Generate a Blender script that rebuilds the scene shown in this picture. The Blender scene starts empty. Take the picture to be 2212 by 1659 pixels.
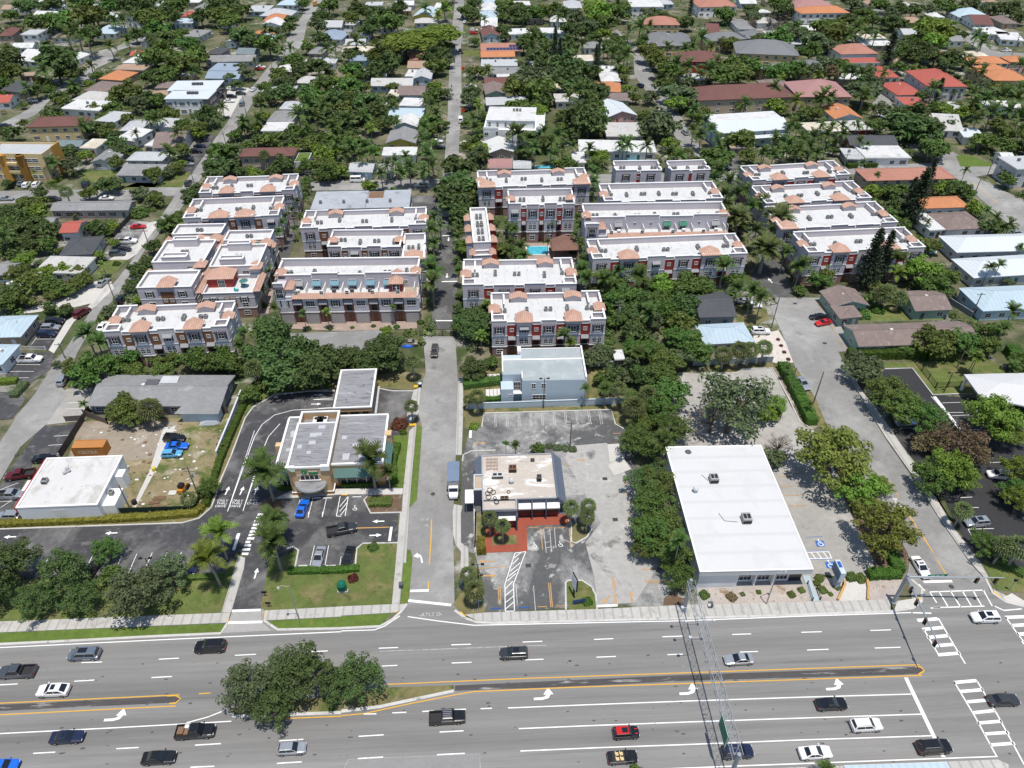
import bpy, math, random
from mathutils import Vector, Matrix
rad = math.radians
S = bpy.context.scene
COL = S.collection
# ---------------------------------------------------------------- camera, sky, sun
FPX, PITCH, YAW, CAMH = 1588.0, 38.7, 2.65, 110.0      # focal length in px of a 2212 px wide picture
cd = bpy.data.cameras.new('camera')
cam = bpy.data.objects.new('camera', cd); COL.objects.link(cam)
cd.sensor_width = 36.0; cd.lens = 36.0 * FPX / 2212.0
cd.clip_start = 1.0; cd.clip_end = 6000.0
cam.location = (0, 0, CAMH); cam.rotation_euler = (rad(90 - PITCH), 0, rad(-YAW))
S.camera = cam
SUN_EL, SUN_AZ = 79.0, 160.0       # azimuth clockwise from +Y
world = bpy.data.worlds.new('World'); S.world = world; world.use_nodes = True
wn = world.node_tree
sky = wn.nodes.new('ShaderNodeTexSky'); sky.sky_type = 'NISHITA'; sky.sun_disc = False
sky.sun_elevation = rad(SUN_EL); sky.sun_rotation = rad(SUN_AZ); sky.air_density = 1.0; sky.dust_density = 0.6
bg = wn.nodes['Background']; bg.inputs['Strength'].default_value = 0.115
wn.links.new(sky.outputs[0], bg.inputs['Color'])
sd = bpy.data.lights.new('sun', 'SUN'); sd.energy = 4.1; sd.angle = rad(0.5); sd.color = (1.0, 0.955, 0.885)
sun = bpy.data.objects.new('sun', sd); COL.objects.link(sun)
_el, _az = rad(SUN_EL), rad(SUN_AZ)
sun_dir = Vector((math.sin(_az) * math.cos(_el), math.cos(_az) * math.cos(_el), math.sin(_el)))
sun.rotation_euler = sun_dir.to_track_quat('Z', 'Y').to_euler(); sun.location = (60, -60, 300)
S.view_settings.view_transform = 'Standard'; S.view_settings.look = 'None'
S.view_settings.exposure = 0.10; S.view_settings.gamma = 1.0
S.cycles.max_bounces = 5; S.cycles.diffuse_bounces = 2; S.cycles.transparent_max_bounces = 4
# ---------------------------------------------------------------- photo px -> place on the ground
RW = cam.rotation_euler.to_matrix()
TILE = {'A': (0, 0), 'B': (1000, 0), 'C': (2000, 0), 'D': (0, 400), 'E': (1000, 400), 'F': (2000, 400),
        'G': (0, 900), 'H': (1000, 900), 'I': (2000, 900), 'J': (0, 1500), 'K': (1000, 1500), 'L': (2000, 1500)}
TZ = {'P': (780,1180,5.53), 'Q': (1370,1300,5.53), 'T': (2320,1600,5.53), 'U': (1900,1700,3.0175), 'V': (600,1400,5.53)}
def wpx(t, x, y):
    if t == 'W': return x, y
    if t in TZ: a = TZ[t]; return (a[0] + x/a[2])*.737333, (a[1] + y/a[2])*.737333
    o = TILE[t]
    return o[0] * .737333 + x / 3.0, o[1] * .737333 + y / 3.0
def at(t, x, y, z=0.0):
    X, Y = wpx(t, x, y)
    d = RW @ Vector(((X - 1106) / FPX, -(Y - 829.5) / FPX, -1.0))
    k = (z - CAMH) / d.z
    return Vector((d.x * k, d.y * k, z))
def depth(p):
    return -(RW.transposed() @ (Vector(p) - Vector((0, 0, CAMH)))).z
def topx(p):
    q = RW.transposed() @ (Vector(p) - Vector((0, 0, CAMH)))
    return 1106 - q.x / q.z * FPX, 829.5 + q.y / q.z * FPX
RND = random.Random(11)
# ---------------------------------------------------------------- mesh and object helpers
class MB:
    def __init__(s): s.v = []; s.f = []; s.m = []
    def add(s, vs, fs, mi=0):
        o = len(s.v); s.v += [tuple(v) for v in vs]
        for f in fs: s.f.append(tuple(i + o for i in f)); s.m.append(mi)
        return s
    def box(s, x0, x1, y0, y1, z0, z1, mi=0, top=None):
        vs = [(x0,y0,z0),(x1,y0,z0),(x1,y1,z0),(x0,y1,z0),(x0,y0,z1),(x1,y0,z1),(x1,y1,z1),(x0,y1,z1)]
        s.add(vs, [(0,1,5,4),(1,2,6,5),(2,3,7,6),(3,0,4,7),(3,2,1,0)], mi)
        s.add(vs[4:], [(0,1,2,3)], mi if top is None else top); return s
    def prism(s, poly, z0, z1, mi=0, top=None):
        n = len(poly)
        a = sum(poly[i][0]*poly[(i+1)%n][1]-poly[(i+1)%n][0]*poly[i][1] for i in range(n))
        if a < 0: poly = poly[::-1]
        s.add([(p[0],p[1],z0) for p in poly]+[(p[0],p[1],z1) for p in poly],
              [(i,(i+1)%n,n+(i+1)%n,n+i) for i in range(n)], mi)
        s.add([(p[0],p[1],z1) for p in poly], [tuple(range(n))], mi if top is None else top); return s
    def tube(s, p0, p1, r0, r1=None, n=6, mi=0, cap=True):
        r1 = r0 if r1 is None else r1
        p0, p1 = Vector(p0), Vector(p1); d = (p1-p0)
        if d.length < 1e-6: return s
        d.normalize(); a = d.orthogonal().normalized(); b = d.cross(a)
        vs = []
        for p, r in ((p0,r0),(p1,r1)):
            for i in range(n):
                t = 2*math.pi*i/n; vs.append(p + a*(r*math.cos(t)) + b*(r*math.sin(t)))
        fs = [(i,(i+1)%n,n+(i+1)%n,n+i) for i in range(n)]
        if cap: fs += [tuple(range(n,2*n)), tuple(range(n-1,-1,-1))]
        return s.add(vs, fs, mi)
    def lathe(s, c, prof, n=10, mi=0):
        vs = []
        for r, z in prof:
            for i in range(n):
                t = 2*math.pi*i/n; vs.append((c[0]+r*math.cos(t), c[1]+r*math.sin(t), c[2]+z))
        fs = []
        for k in range(len(prof)-1):
            for i in range(n):
                fs.append((k*n+i, k*n+(i+1)%n, (k+1)*n+(i+1)%n, (k+1)*n+i))
        fs.append(tuple((len(prof)-1)*n+i for i in range(n)))
        return s.add(vs, fs, mi)
    def mesh(s, name, mats, smooth=False):
        me = bpy.data.meshes.new(name); me.from_pydata(s.v, [], s.f)
        for m in (mats if isinstance(mats, (list, tuple)) else [mats]): me.materials.append(m)
        if any(s.m): me.polygons.foreach_set('material_index', s.m)
        if smooth: me.polygons.foreach_set('use_smooth', [True]*len(s.f))
        me.update(); return me
    def build(s, name, mats, parent=None, smooth=False):
        return place(name, s.mesh(name, mats, smooth), parent)
def place(name, me, parent=None, loc=None, rz=0.0, scale=None, mats=None):
    o = bpy.data.objects.new(name, me); COL.objects.link(o)
    if parent is not None: o.parent = parent
    if loc is not None: o.location = loc
    if rz: o.rotation_euler = (0, 0, rz)
    if scale is not None: o.scale = scale if hasattr(scale, '__len__') else (scale,)*3
    if mats:
        for i, m in enumerate(mats):
            if m is not None:
                o.material_slots[i].link = 'OBJECT'; o.material_slots[i].material = m
    return o
AUTO = []           # things whose label is completed at the end from their neighbours
MARKS = []          # (place, phrase): landmarks labels may refer to
def tag(o, label, cat, group=None):
    if label: o['label'] = label
    o['category'] = cat
    if group: o['group'] = group
    return o
def thing(name, label, cat, loc=(0,0,0), rz=0.0, group=None):
    o = bpy.data.objects.new(name, None); COL.objects.link(o)
    o.location = loc; o.rotation_euler = (0, 0, rz); o.empty_display_size = .5
    return tag(o, label, cat, group)
def auto(o, phrase, cat, pos, group=None):
    tag(o, phrase, cat, group); AUTO.append((o, phrase, Vector((pos[0], pos[1], 0)))); return o
def landmark(phrase, pos): MARKS.append((Vector((pos[0], pos[1], 0)), phrase))
def struct(name, mb, mats):
    o = mb.build(name, mats); o['kind'] = 'structure'; return o
# ---------------------------------------------------------------- materials
def _nt(name):
    m = bpy.data.materials.new(name); m.use_nodes = True
    return m, m.node_tree, m.node_tree.nodes['Principled BSDF']
def _coord(nt, kind):
    if kind == 'pos': return nt.nodes.new('ShaderNodeNewGeometry').outputs['Position']
    return nt.nodes.new('ShaderNodeTexCoord').outputs['Object']
def _noise(nt, vec, scale, detail=4.0, rough=.6, dist=0.0):
    n = nt.nodes.new('ShaderNodeTexNoise'); n.inputs['Scale'].default_value = scale
    n.inputs['Detail'].default_value = detail; n.inputs['Roughness'].default_value = rough
    n.inputs['Distortion'].default_value = dist
    nt.links.new(vec, n.inputs['Vector']); return n.outputs['Fac']
def _range(nt, fac, a, b, c, d):
    r = nt.nodes.new('ShaderNodeMapRange'); r.clamp = True
    for i, v in zip((1,2,3,4), (a,b,c,d)): r.inputs[i].default_value = v
    nt.links.new(fac, r.inputs[0]); return r.outputs[0]
def _mix(nt, fac, a, b, mode='MIX'):
    x = nt.nodes.new('ShaderNodeMix'); x.data_type = 'RGBA'; x.blend_type = mode
    if hasattr(fac, 'node'): nt.links.new(fac, x.inputs[0])
    else: x.inputs[0].default_value = fac
    for s, v in ((6, a), (7, b)):
        if hasattr(v, 'node'): nt.links.new(v, x.inputs[s])
        else: x.inputs[s].default_value = (v[0], v[1], v[2], 1)
    return x.outputs[2]
def mat(name, col, rough=.8, layers=(), blot=None, coord='pos', bump=None, metal=0.0, spec=.3, stretch=None, seam=None, crack=None):
    """layers: (scale, strength) brightness noise.  blot: list of (colour, scale, lo, hi) stains.  seam: (axis, period, dark)."""
    m, nt, b = _nt(name)
    vec = _coord(nt, coord)
    if stretch:
        mp = nt.nodes.new('ShaderNodeMapping'); mp.inputs['Scale'].default_value = stretch
        nt.links.new(vec, mp.inputs['Vector']); vs = mp.outputs[0]
    else: vs = vec
    c = None; cur = col
    for i, (bc, sc, lo, hi) in enumerate(blot or ()):
        f = _range(nt, _noise(nt, vs, sc, 6.0, .65, .4), lo, hi, 0, 1); cur = _mix(nt, f, cur, bc)
    for sc, st in layers:
        f = _range(nt, _noise(nt, vs, sc), .25, .75, 1-st, 1+st)
        vm = nt.nodes.new('ShaderNodeCombineColor')
        for k in range(3): nt.links.new(f, vm.inputs[k])
        cur = _mix(nt, 1.0, cur, vm.outputs[0], 'MULTIPLY')
    if seam:
        sp = nt.nodes.new('ShaderNodeSeparateXYZ'); nt.links.new(vec, sp.inputs[0])
        mo = nt.nodes.new('ShaderNodeMath'); mo.operation = 'PINGPONG'; mo.inputs[1].default_value = seam[1]/2
        nt.links.new(sp.outputs[seam[0]], mo.inputs[0])
        f = _range(nt, mo.outputs[0], 0, seam[1]*.16, 1, 0)
        cur = _mix(nt, f, cur, tuple(v*seam[2] for v in col))
    if crack:
        vo = nt.nodes.new('ShaderNodeTexVoronoi'); vo.feature = 'DISTANCE_TO_EDGE'; vo.inputs['Scale'].default_value = crack[0]
        wv = nt.nodes.new('ShaderNodeVectorMath'); wv.operation = 'ADD'
        nn = nt.nodes.new('ShaderNodeTexNoise'); nn.inputs['Scale'].default_value = crack[0]*3
        nt.links.new(vec, nn.inputs['Vector'])
        vsca = nt.nodes.new('ShaderNodeVectorMath'); vsca.operation = 'SCALE'; vsca.inputs['Scale'].default_value = .6/crack[0]
        nt.links.new(nn.outputs['Color'], vsca.inputs[0])
        nt.links.new(vec, wv.inputs[0]); nt.links.new(vsca.outputs[0], wv.inputs[1]); nt.links.new(wv.outputs[0], vo.inputs['Vector'])
        f = _range(nt, vo.outputs['Distance'], 0.0, crack[1], crack[2], 0); cur = _mix(nt, f, cur, tuple(v*.45 for v in col))
    if hasattr(cur, 'node'): nt.links.new(cur, b.inputs['Base Color'])
    else: b.inputs['Base Color'].default_value = (*cur, 1)
    b.inputs['Roughness'].default_value = rough; b.inputs['Metallic'].default_value = metal
    b.inputs['Specular IOR Level'].default_value = spec
    if bump:
        bp = nt.nodes.new('ShaderNodeBump'); bp.inputs['Strength'].default_value = bump[1]; bp.inputs['Distance'].default_value = .1
        nt.links.new(_noise(nt, vec, bump[0]), bp.inputs['Height']); nt.links.new(bp.outputs[0], b.inputs['Normal'])
    return m
def leafmat(name, col, vary=.3, trans=.36):
    m, nt, b = _nt(name)
    oi = nt.nodes.new('ShaderNodeObjectInfo'); ge = nt.nodes.new('ShaderNodeNewGeometry')
    hs = nt.nodes.new('ShaderNodeHueSaturation'); hs.inputs['Color'].default_value = (*col, 1)
    f1 = _range(nt, oi.outputs['Random'], 0, 1, .474, .52); nt.links.new(f1, hs.inputs['Hue'])
    fa = _range(nt, oi.outputs['Random'], 0, 1, .78, 1.25); fb = _range(nt, ge.outputs['Random Per Island'], 0, 1, 1-vary*1.3, 1+vary*1.6)
    mu = nt.nodes.new('ShaderNodeMath'); mu.operation = 'MULTIPLY'; nt.links.new(fa, mu.inputs[0]); nt.links.new(fb, mu.inputs[1])
    nt.links.new(mu.outputs[0], hs.inputs['Value'])
    nt.links.new(hs.outputs[0], b.inputs['Base Color']); b.inputs['Roughness'].default_value = .55
    b.inputs['Specular IOR Level'].default_value = .25
    tr = nt.nodes.new('ShaderNodeBsdfTranslucent'); nt.links.new(hs.outputs[0], tr.inputs['Color'])
    mx = nt.nodes.new('ShaderNodeMixShader'); mx.inputs[0].default_value = trans
    nt.links.new(b.outputs[0], mx.inputs[1]); nt.links.new(tr.outputs[0], mx.inputs[2])
    nt.links.new(mx.outputs[0], nt.nodes['Material Output'].inputs['Surface'])
    return m
MT = {}
def mc(name, *a, **k):
    if name not in MT: MT[name] = mat(name, *a, **k)
    return MT[name]
# plain paints are made on demand from a colour name
PAINT = {'white': (.82,.82,.80), 'offwhite': (.66,.65,.61), 'lavender': (.40,.38,.43), 'lilac': (.50,.46,.49), 'red': (.33,.045,.035), 'brown': (.22,.10,.05),
 'brickpink': (.30,.185,.165), 'cream': (.62,.48,.26), 'peach': (.62,.42,.23), 'tan': (.42,.34,.25), 'yellow': (.62,.48,.10), 'orange': (.55,.22,.03),
 'palegreen': (.30,.42,.33), 'paleblue': (.42,.55,.63), 'greyblue': (.17,.19,.24), 'pink': (.60,.36,.34), 'grey': (.33,.33,.34), 'darkgrey': (.10,.10,.11),
 'black': (.015,.015,.017), 'skyblue': (.50,.58,.64), 'lightgrey': (.52,.53,.54), 'salmon': (.60,.33,.27), 'wood': (.20,.12,.07), 'steel': (.36,.39,.44), 'teal': (.05,.17,.15), 'concrete': (.42,.40,.37)}
def paint(n, rough=.75):
    return mc('paint_' + n, PAINT[n], rough, layers=((.35, .10), (2.2, .06)), coord='obj')
GLASS = mc('window_glass', (.018,.022,.03), .08, spec=.6)
DARK = mc('dark_opening', (.02,.02,.022), .7)
# ---------------------------------------------------------------- ground, roads, lots, lawns, markings
OUTL = []
import re
def PTS(s, z=0.0):
    return [at(t, float(x), float(y), z) for t, x, y in re.findall(r'([A-LP-W])(-?[\d.]+),(-?[\d.]+)', s)]
LV = 0.02; _cnt = [0, 0]
GROUNDM = mat('mixed_yard_ground', (.085,.095,.042), .95, ((.02,.25),(.25,.25),(3,.2)), [((.19,.165,.115),.05,.46,.60),((.33,.315,.29),.045,.55,.62),((.05,.072,.022),.09,.50,.60)], 'pos')
HWY = mat('highway_asphalt', (.195,.190,.181), .85, ((.30,.25),(1.4,.07),(8,.08),(25,.08)), [((.255,.25,.24),.06,.50,.68),((.115,.114,.11),.33,.60,.78)], 'pos', stretch=(.03,1.05,1), crack=None)
STREET = mat('worn_street_asphalt', (.24,.233,.222), .88, ((.03,.12),(.5,.10),(6,.12),(25,.10)), [((.33,.325,.31),.08,.45,.65),((.17,.17,.165),.2,.58,.72)], 'pos', crack=(.16,.006,.35))
LANE = mat('private_lane_asphalt', (.085,.085,.085), .85, ((.1,.2),(1.2,.15),(12,.12)), [((.20,.20,.195),.12,.5,.68)], 'pos')
BANKA = mat('sealed_lot_asphalt', (.058,.058,.061), .8, ((.05,.2),(.7,.18),(8,.15)), [((.19,.185,.18),.075,.48,.68),((.15,.145,.14),.35,.54,.70)], 'pos')
DARKA = mat('new_lot_asphalt', (.035,.035,.037), .8, ((.08,.15),(1.5,.15),(12,.12)), [((.10,.095,.09),.1,.56,.72)], 'pos')
WORNA = mat('worn_lot_asphalt', (.10,.10,.10), .9, ((.05,.15),(1.2,.15),(9,.15)), [((.36,.355,.34),.055,.46,.60),((.42,.41,.39),.30,.57,.66)], 'pos', crack=(.25,.01,.6))
CONCL = mat('stained_concrete_lot', (.34,.325,.30), .9, ((.04,.12),(.7,.10),(8,.10)), [((.44,.42,.39),.09,.5,.68),((.20,.17,.14),.12,.6,.74)], 'pos', crack=(.18,.006,.6))
WALK = mat('sidewalk_concrete', (.44,.425,.395), .9, ((.2,.10),(2,.10),(14,.08)), [((.30,.285,.26),.5,.56,.70)], 'pos', seam=(0,1.6,.7))
KERB = mat('kerb_concrete', (.50,.485,.455), .9, ((.3,.12),(3,.10)), [((.26,.25,.23),.7,.58,.7)], 'pos')
PALE = mat('pale_apron_concrete', (.52,.50,.465), .9, ((.1,.10),(2,.08)), [((.36,.34,.31),.25,.55,.72)], 'pos')
LAWN = mat('lawn_grass', (.105,.135,.036), .95, ((.06,.2),(.5,.22),(6,.28),(22,.25)), [((.185,.16,.07),.22,.48,.66),((.06,.09,.02),.4,.56,.7)], 'pos')
DRYG = mat('dry_grass', (.17,.15,.065), .95, ((.08,.2),(.8,.2),(8,.28)), [((.085,.11,.028),.22,.52,.64),((.26,.22,.15),.3,.56,.7)], 'pos')
GREENG = mat('verge_grass', (.10,.15,.028), .95, ((.1,.15),(.8,.2),(8,.28)), [((.16,.15,.05),.5,.58,.7)], 'pos')
DIRT = mat('vacant_lot_soil', (.30,.255,.20), .95, ((.06,.15),(.7,.15),(7,.15)), [((.17,.13,.10),.07,.52,.64),((.42,.37,.31),.2,.55,.70)], 'pos')
SCRUB = mat('vacant_lot_scrub', (.25,.205,.115), .95, ((.08,.2),(.8,.2),(7,.25)), [((.09,.12,.03),.13,.50,.60),((.40,.35,.27),.2,.55,.68)], 'pos')
MULCH = mat('bark_mulch', (.13,.085,.055), .95, ((.3,.2),(4,.25)), [((.22,.17,.13),.8,.55,.7)], 'pos')
GRAVEL = mat('shell_gravel', (.40,.35,.31), .95, ((.3,.15),(5,.2)), [((.17,.15,.13),1.1,.60,.68),((.22,.12,.05),.25,.60,.70)], 'pos')
PAVER = mat('clay_paver', (.34,.26,.22), .9, ((.4,.12),(3,.15)), [((.45,.36,.31),.6,.55,.7)], 'pos', seam=(0,.5,.8))
REDP = mat('red_painted_paving', (.30,.075,.045), .85, ((.3,.10),(3,.08)), [((.24,.06,.04),.5,.55,.7)], 'pos')
WMARK = mat('white_road_paint', (.80,.80,.78), .7, ((.8,.05),(6,.10)), [((.50,.49,.47),1.8,.60,.70)], 'pos')
YMARK = mat('yellow_road_paint', (.66,.36,.045), .7, ((.8,.05),(6,.10)), [((.42,.30,.14),1.6,.58,.70)], 'pos')
FMARK = mat('faded_white_paint', (.50,.49,.47), .8, ((1,.10),(7,.15)), [((.28,.28,.27),1.2,.50,.62)], 'pos')
OMARK = mat('faded_orange_paint', (.50,.29,.11), .8, ((1,.10),(7,.15)), [((.32,.28,.22),1.2,.52,.66)], 'pos')
BMARK = mat('blue_road_paint', (.03,.13,.42), .7, ((2,.12),), None, 'pos')
DMARK = mat('dark_tar_stain', (.09,.088,.085), .9, ((2,.2),), None, 'pos')
def sheet(name, s, lev, m):
    mb = MB(); p = PTS(s) if isinstance(s, str) else s
    a = sum(p[i].x*p[(i+1)%len(p)].y-p[(i+1)%len(p)].x*p[i].y for i in range(len(p)))
    if a < 0: p = p[::-1]
    _cnt[0] += 1; z = lev*LV + _cnt[0]*.0004
    mb.add([(q.x, q.y, z) for q in p], [tuple(range(len(p)))]); OUTL.append([(q.x, q.y) for q in p])
    return struct(name, mb, m)
def slab(name, s, z, m, side=None):
    _cnt[1] += 1; z += _cnt[1]*.0006
    mb = MB(); OUTL.append([(q.x, q.y) for q in PTS(s)]); mb.prism([(q.x, q.y) for q in PTS(s)], -.05, z, 1, 0); return struct(name, mb, [m, side or KERB])
def ribbon_into(mb, p, w, z, h=None, mi=0):
    n = len(p); L, Rr = [], []
    for i in range(n):
        a = p[max(i-1,0)]; b = p[min(i+1,n-1)]
        d = Vector((b.x-a.x, b.y-a.y)); d.normalize(); nrm = Vector((-d.y, d.x)) * (w/2)
        L.append((p[i].x+nrm.x, p[i].y+nrm.y)); Rr.append((p[i].x-nrm.x, p[i].y-nrm.y))
    for i in range(n-1):
        q = [Rr[i], Rr[i+1], L[i+1], L[i]]
        if h is None: mb.add([(x,y,z) for x,y in q], [(0,1,2,3)], mi)
        else:
            mb.add([(x,y,z) for x,y in q]+[(x,y,z+h) for x,y in q], [(4,5,6,7),(0,1,5,4),(2,3,7,6),(1,2,6,5),(3,0,4,7)], mi)
    return mb
def lines(name, strs, w, lev, m):
    mb = MB()
    for i, s in enumerate(strs): ribbon_into(mb, PTS(s), w, lev*LV + i*.0003)
    return struct(name, mb, m)
def kerbs(name, strs, w=.32, h=.15, m=None):
    mb = MB()
    for i, s in enumerate(strs): ribbon_into(mb, PTS(s), w, 0.0, h + .025 + i*.002)
    return struct(name, mb, m or KERB)
def segs(t, pts):   # 'x0,y0,x1,y1 ...' in one tile -> list of ribbon strings
    out = []
    for q in pts.split():
        a = q.split(','); out.append('%s%s,%s %s%s,%s' % (t, a[0], a[1], t, a[2], a[3]))
    return out
g = MB(); g.add([(-3000,-900,-.06),(3000,-900,-.06),(3000,5000,-.06),(-3000,5000,-.06)], [(0,1,2,3)]); struct('ground', g, GROUNDM)
# roads
sheet('highway', 'J-900,905 J0,862 J500,836 J1000,808 J1700,772 J2212,757 K250,745 K330,705 K420,600 K735,600 K800,690 K880,717 K1000,722 K2212,692 L700,670 L1350,647 L1500,625 L1560,540 L2000,520 L2090,580 L2212,612 L3300,560 W3200,1860 W-900,1860', 4, HWY)
sheet('central_street', 'K425,640 K440,560 K462,300 K420,230 H442,1300 H490,1250 H525,780 H500,690 H512,540 H548,420 H530,190 H735,190 H745,300 H756,500 H742,960 H730,1250 K722,0 K735,640', 3, STREET)
sheet('central_street', 'E600,520 E625,400 E645,300 E665,215 B690,740 B705,300 B738,0 W998,-40 W1020,-40 B795,0 B790,200 B775,300 B780,640 B765,900 E755,215 E760,300 E760,520', 3, STREET)
sheet('right_street', 'L1500,640 L1455,420 I1470,1627 I1330,1400 I1200,1200 I1060,1000 I940,800 I740,420 I640,160 F560,1100 F600,1045 F900,1045 F1000,1180 F1110,1390 I1010,290 I1060,400 I1160,600 I1310,850 I1470,1080 I1660,1370 I1860,1659 L1960,440 L2010,560', 3, STREET)
sheet('private_lane', 'F600,1046 F440,920 F500,800 F430,640 F280,300 F180,60 F320,60 F440,330 F600,640 F645,790 F700,960 F705,1046', 2, LANE)
sheet('private_lane', 'E585,1252 E742,1252 E755,900 E745,700 E700,520 E600,520 E625,700 E600,960', 4, LANE)
sheet('private_lane', 'D1560,1160 D1650,1130 D1780,860 D1860,560 D1900,420 D1960,420 D1900,700 D1820,900 D1740,1160', 2, LANE)
sheet('private_lane', 'E1560,520 E1480,780 E1530,1000 E1640,1000 E1600,780 E1640,400', 2, LANE)
sheet('dark_parking_court', 'E440,385 E622,385 E625,520 E550,510 E440,455', 5, LANE)
sheet('cross_street', 'W-300,420 W0,413 W250,408 W400,398 W670,392 W940,387 W1000,384 W1560,370 W1810,360 W2062,350 W2062,372 W1810,378 W1560,392 W1000,408 W940,410 W670,412 W450,416 W280,432 W0,440 W-300,447', 2, STREET)
sheet('left_street', 'G-500,1450 G0,880 G120,690 G230,560 G330,400 G430,265 D600,1115 D780,900 D860,800 D950,640 D1050,510 D1170,330 D1250,230 D1370,60 A1400,890 A1470,800 A1560,640 A1640,560 A1750,420 A1810,370 A1860,250 A1960,100 A2030,0 W695,-40 W715,-40 A2090,0 A1990,150 A1960,300 A1835,390 A1800,430 A1720,560 A1640,660 A1570,790 A1490,890 D1420,100 D1310,260 D1230,390 D1120,540 D1050,610 D960,710 D860,860 D760,1040 D650,1140 G500,300 G470,380 G400,520 G440,560 G300,760 G130,910 G-60,1230 G-300,1480', 3, STREET)
sheet('far_left_street', 'W-60,300 A0,850 A60,830 A240,740 A350,620 A560,520 A630,440 A720,400 A760,330 A880,290 A1000,230 A960,215 A860,270 A760,300 A640,330 A540,470 A380,565 A320,605 A130,740 A0,800 W-60,270', 2, STREET)
sheet('upper_right_street', 'B1890,330 B1900,490 B1960,570 B2030,660 B2080,760 B2212,960 C20,1010 C110,1020 C150,990 C60,880 C20,820 B2212,770 B2130,650 B2050,540 B2000,430 B1950,330 B1960,275 B1840,262 B1800,200 B1770,215 B1810,285', 2, STREET)
sheet('far_right_street', 'F1690,205 F1780,280 F1880,360 F2000,470 F2212,660 F2500,900 F2700,780 F2212,415 F1960,292 F1900,262 F2150,215 F2150,165 F1870,185 F1790,120 C1690,960 C1600,960 F1650,130', 3, STREET)
sheet('close', 'C1215,690 C1290,600 C1340,640 C1375,720 C1290,772', 2, STREET)
sheet('close', 'C1740,205 C1860,200 C2000,330 C2212,345 C2212,380 C1980,370 C1890,300', 2, STREET)
# lots
sheet('bank_lot', 'J-700,110 G-700,1490 G0,1440 G1180,1400 G1290,1370 G1370,1300 G1400,1220 G1420,1150 G1500,960 G1590,720 G1640,650 G1780,570 G2000,545 H0,545 H250,530 H470,545 H415,740 H400,1200 H370,1340 K365,200 K140,205 K100,240 K90,360 J1910,375 J1900,240 J1740,350 J1690,645 J1500,645 J1580,370 J1590,270 J1540,260 J1450,400 J1210,415 J0,430 J-700,460', 2, BANKA)
sheet('restaurant_lot', 'H830,795 H910,780 H920,690 H1750,665 H1775,760 H1850,800 H1930,1100 H2030,1659 K2170,430 K2085,612 K1800,600 K930,655 K925,480 K865,270 K780,250 K775,0 H780,1000', 1, WORNA)
sheet('worn_concrete_apron', 'H1480,900 H1720,880 H1900,1180 H1980,1400 K1960,60 K2070,330 K1900,590 K1660,600 K1640,420 K1580,200 H1600,1500 H1680,1400 H1450,980', 2, mat('blotchy_concrete_lot', (.36,.35,.33), .9, ((.05,.12),(.9,.12),(8,.12)), [((.13,.128,.125),.10,.56,.64),((.46,.45,.43),.3,.57,.68)], 'pos'))
sheet('white_building_lot', 'I-180,900 I-30,420 I130,432 I380,402 I580,395 I700,640 I790,770 I850,800 I960,1000 I1120,1380 L1240,330 L1190,440 L860,400 L820,600 L100,610 I60,1500', 1, CONCL)
sheet('dark_lot', 'I1310,400 I1485,398 I1620,570 I1900,590 I2500,950 L2700,500 L2010,330 L1960,300 I1900,1640 I1780,1420 I1700,1250 I1560,1050 I1400,880 I1330,700 I1180,560', 1, DARKA)
sheet('vacant_lot', 'G545,740 G1180,720 G1520,690 G1590,600 G1500,820 G1420,990 G1290,1300 G640,1335 G780,1000 G440,975 G500,800', 1, SCRUB)
sheet('bare_soil', 'G550,745 G1150,745 G1160,790 G1060,960 G960,985 G790,1000 G450,970 G505,800', 2, DIRT)
sheet('garden_path', 'G1060,780 G1140,770 G1060,960 G960,1150 G880,1300 G860,1290 G970,1060', 3, PALE)
sheet('side_parking', 'G-150,1420 G60,1060 G270,770 G430,765 G545,730 G400,975 G220,990 G60,1340', 2, BANKA)
sheet('motel_parking', 'G430,530 G640,520 G590,640 G550,735 G285,765', 2, CONCL)
sheet('left_parking', 'G185,252 G310,278 G455,105 G430,55 G250,100', 2, BANKA)
sheet('left_parking', 'G20,490 G95,295 G350,295 G330,400 G200,490 G60,505', 2, BANKA)
sheet('left_parking', 'G-80,540 G130,560 G165,600 G80,725 G-80,735', 2, BANKA)
sheet('pale_apron', 'G315,280 G430,90 G560,10 D700,950 D720,940 D740,985 D620,1100 D480,1200 G350,300', 3, PALE)
sheet('gravel_yard', 'D140,1130 D420,1040 D640,930 D720,940 D600,1080 D470,1110 D150,1150', 2, PALE)
sheet('side_parking', 'D740,650 D840,540 D965,555 D900,690 D690,800 D660,790', 2, WORNA)
sheet('pale_apron', 'D960,560 D1050,540 D960,660 D890,760 D830,800 D700,800 D880,700', 3, PALE)
sheet('street_parking', 'A1330,870 A1400,880 A1250,1120 A1140,1110 A1240,990', 2, BANKA)
sheet('front_drive', 'A1480,560 A1610,570 A1640,600 A1500,760 A1440,750', 2, PALE)
sheet('gravel_drive', 'I440,190 I620,150 I745,360 I600,362 I460,330', 2, mat('white_shell_drive', (.56,.51,.46), .95, ((.4,.12),(4,.15)), [((.40,.36,.31),.4,.55,.7)], 'pos'))
sheet('sandy_verge', 'B760,990 B805,980 B805,1120 B755,1120', 2, DIRT)
sheet('loading_court', 'G1855,172 H245,148 H330,155 H330,190 H260,300 G2212,285 G1860,222', 2, mat('grey_court_asphalt', (.23,.23,.225), .9, ((.1,.12),(2,.1)), [((.30,.30,.29),.2,.55,.7)], 'pos'))
sheet('paver_apron', 'D1855,1190 E490,1200 E490,1245 E0,1262 D1860,1245', 3, PAVER)
sheet('paver_drive', 'D1660,1140 D1750,890 D1800,880 D1740,1150', 3, PAVER)
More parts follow.
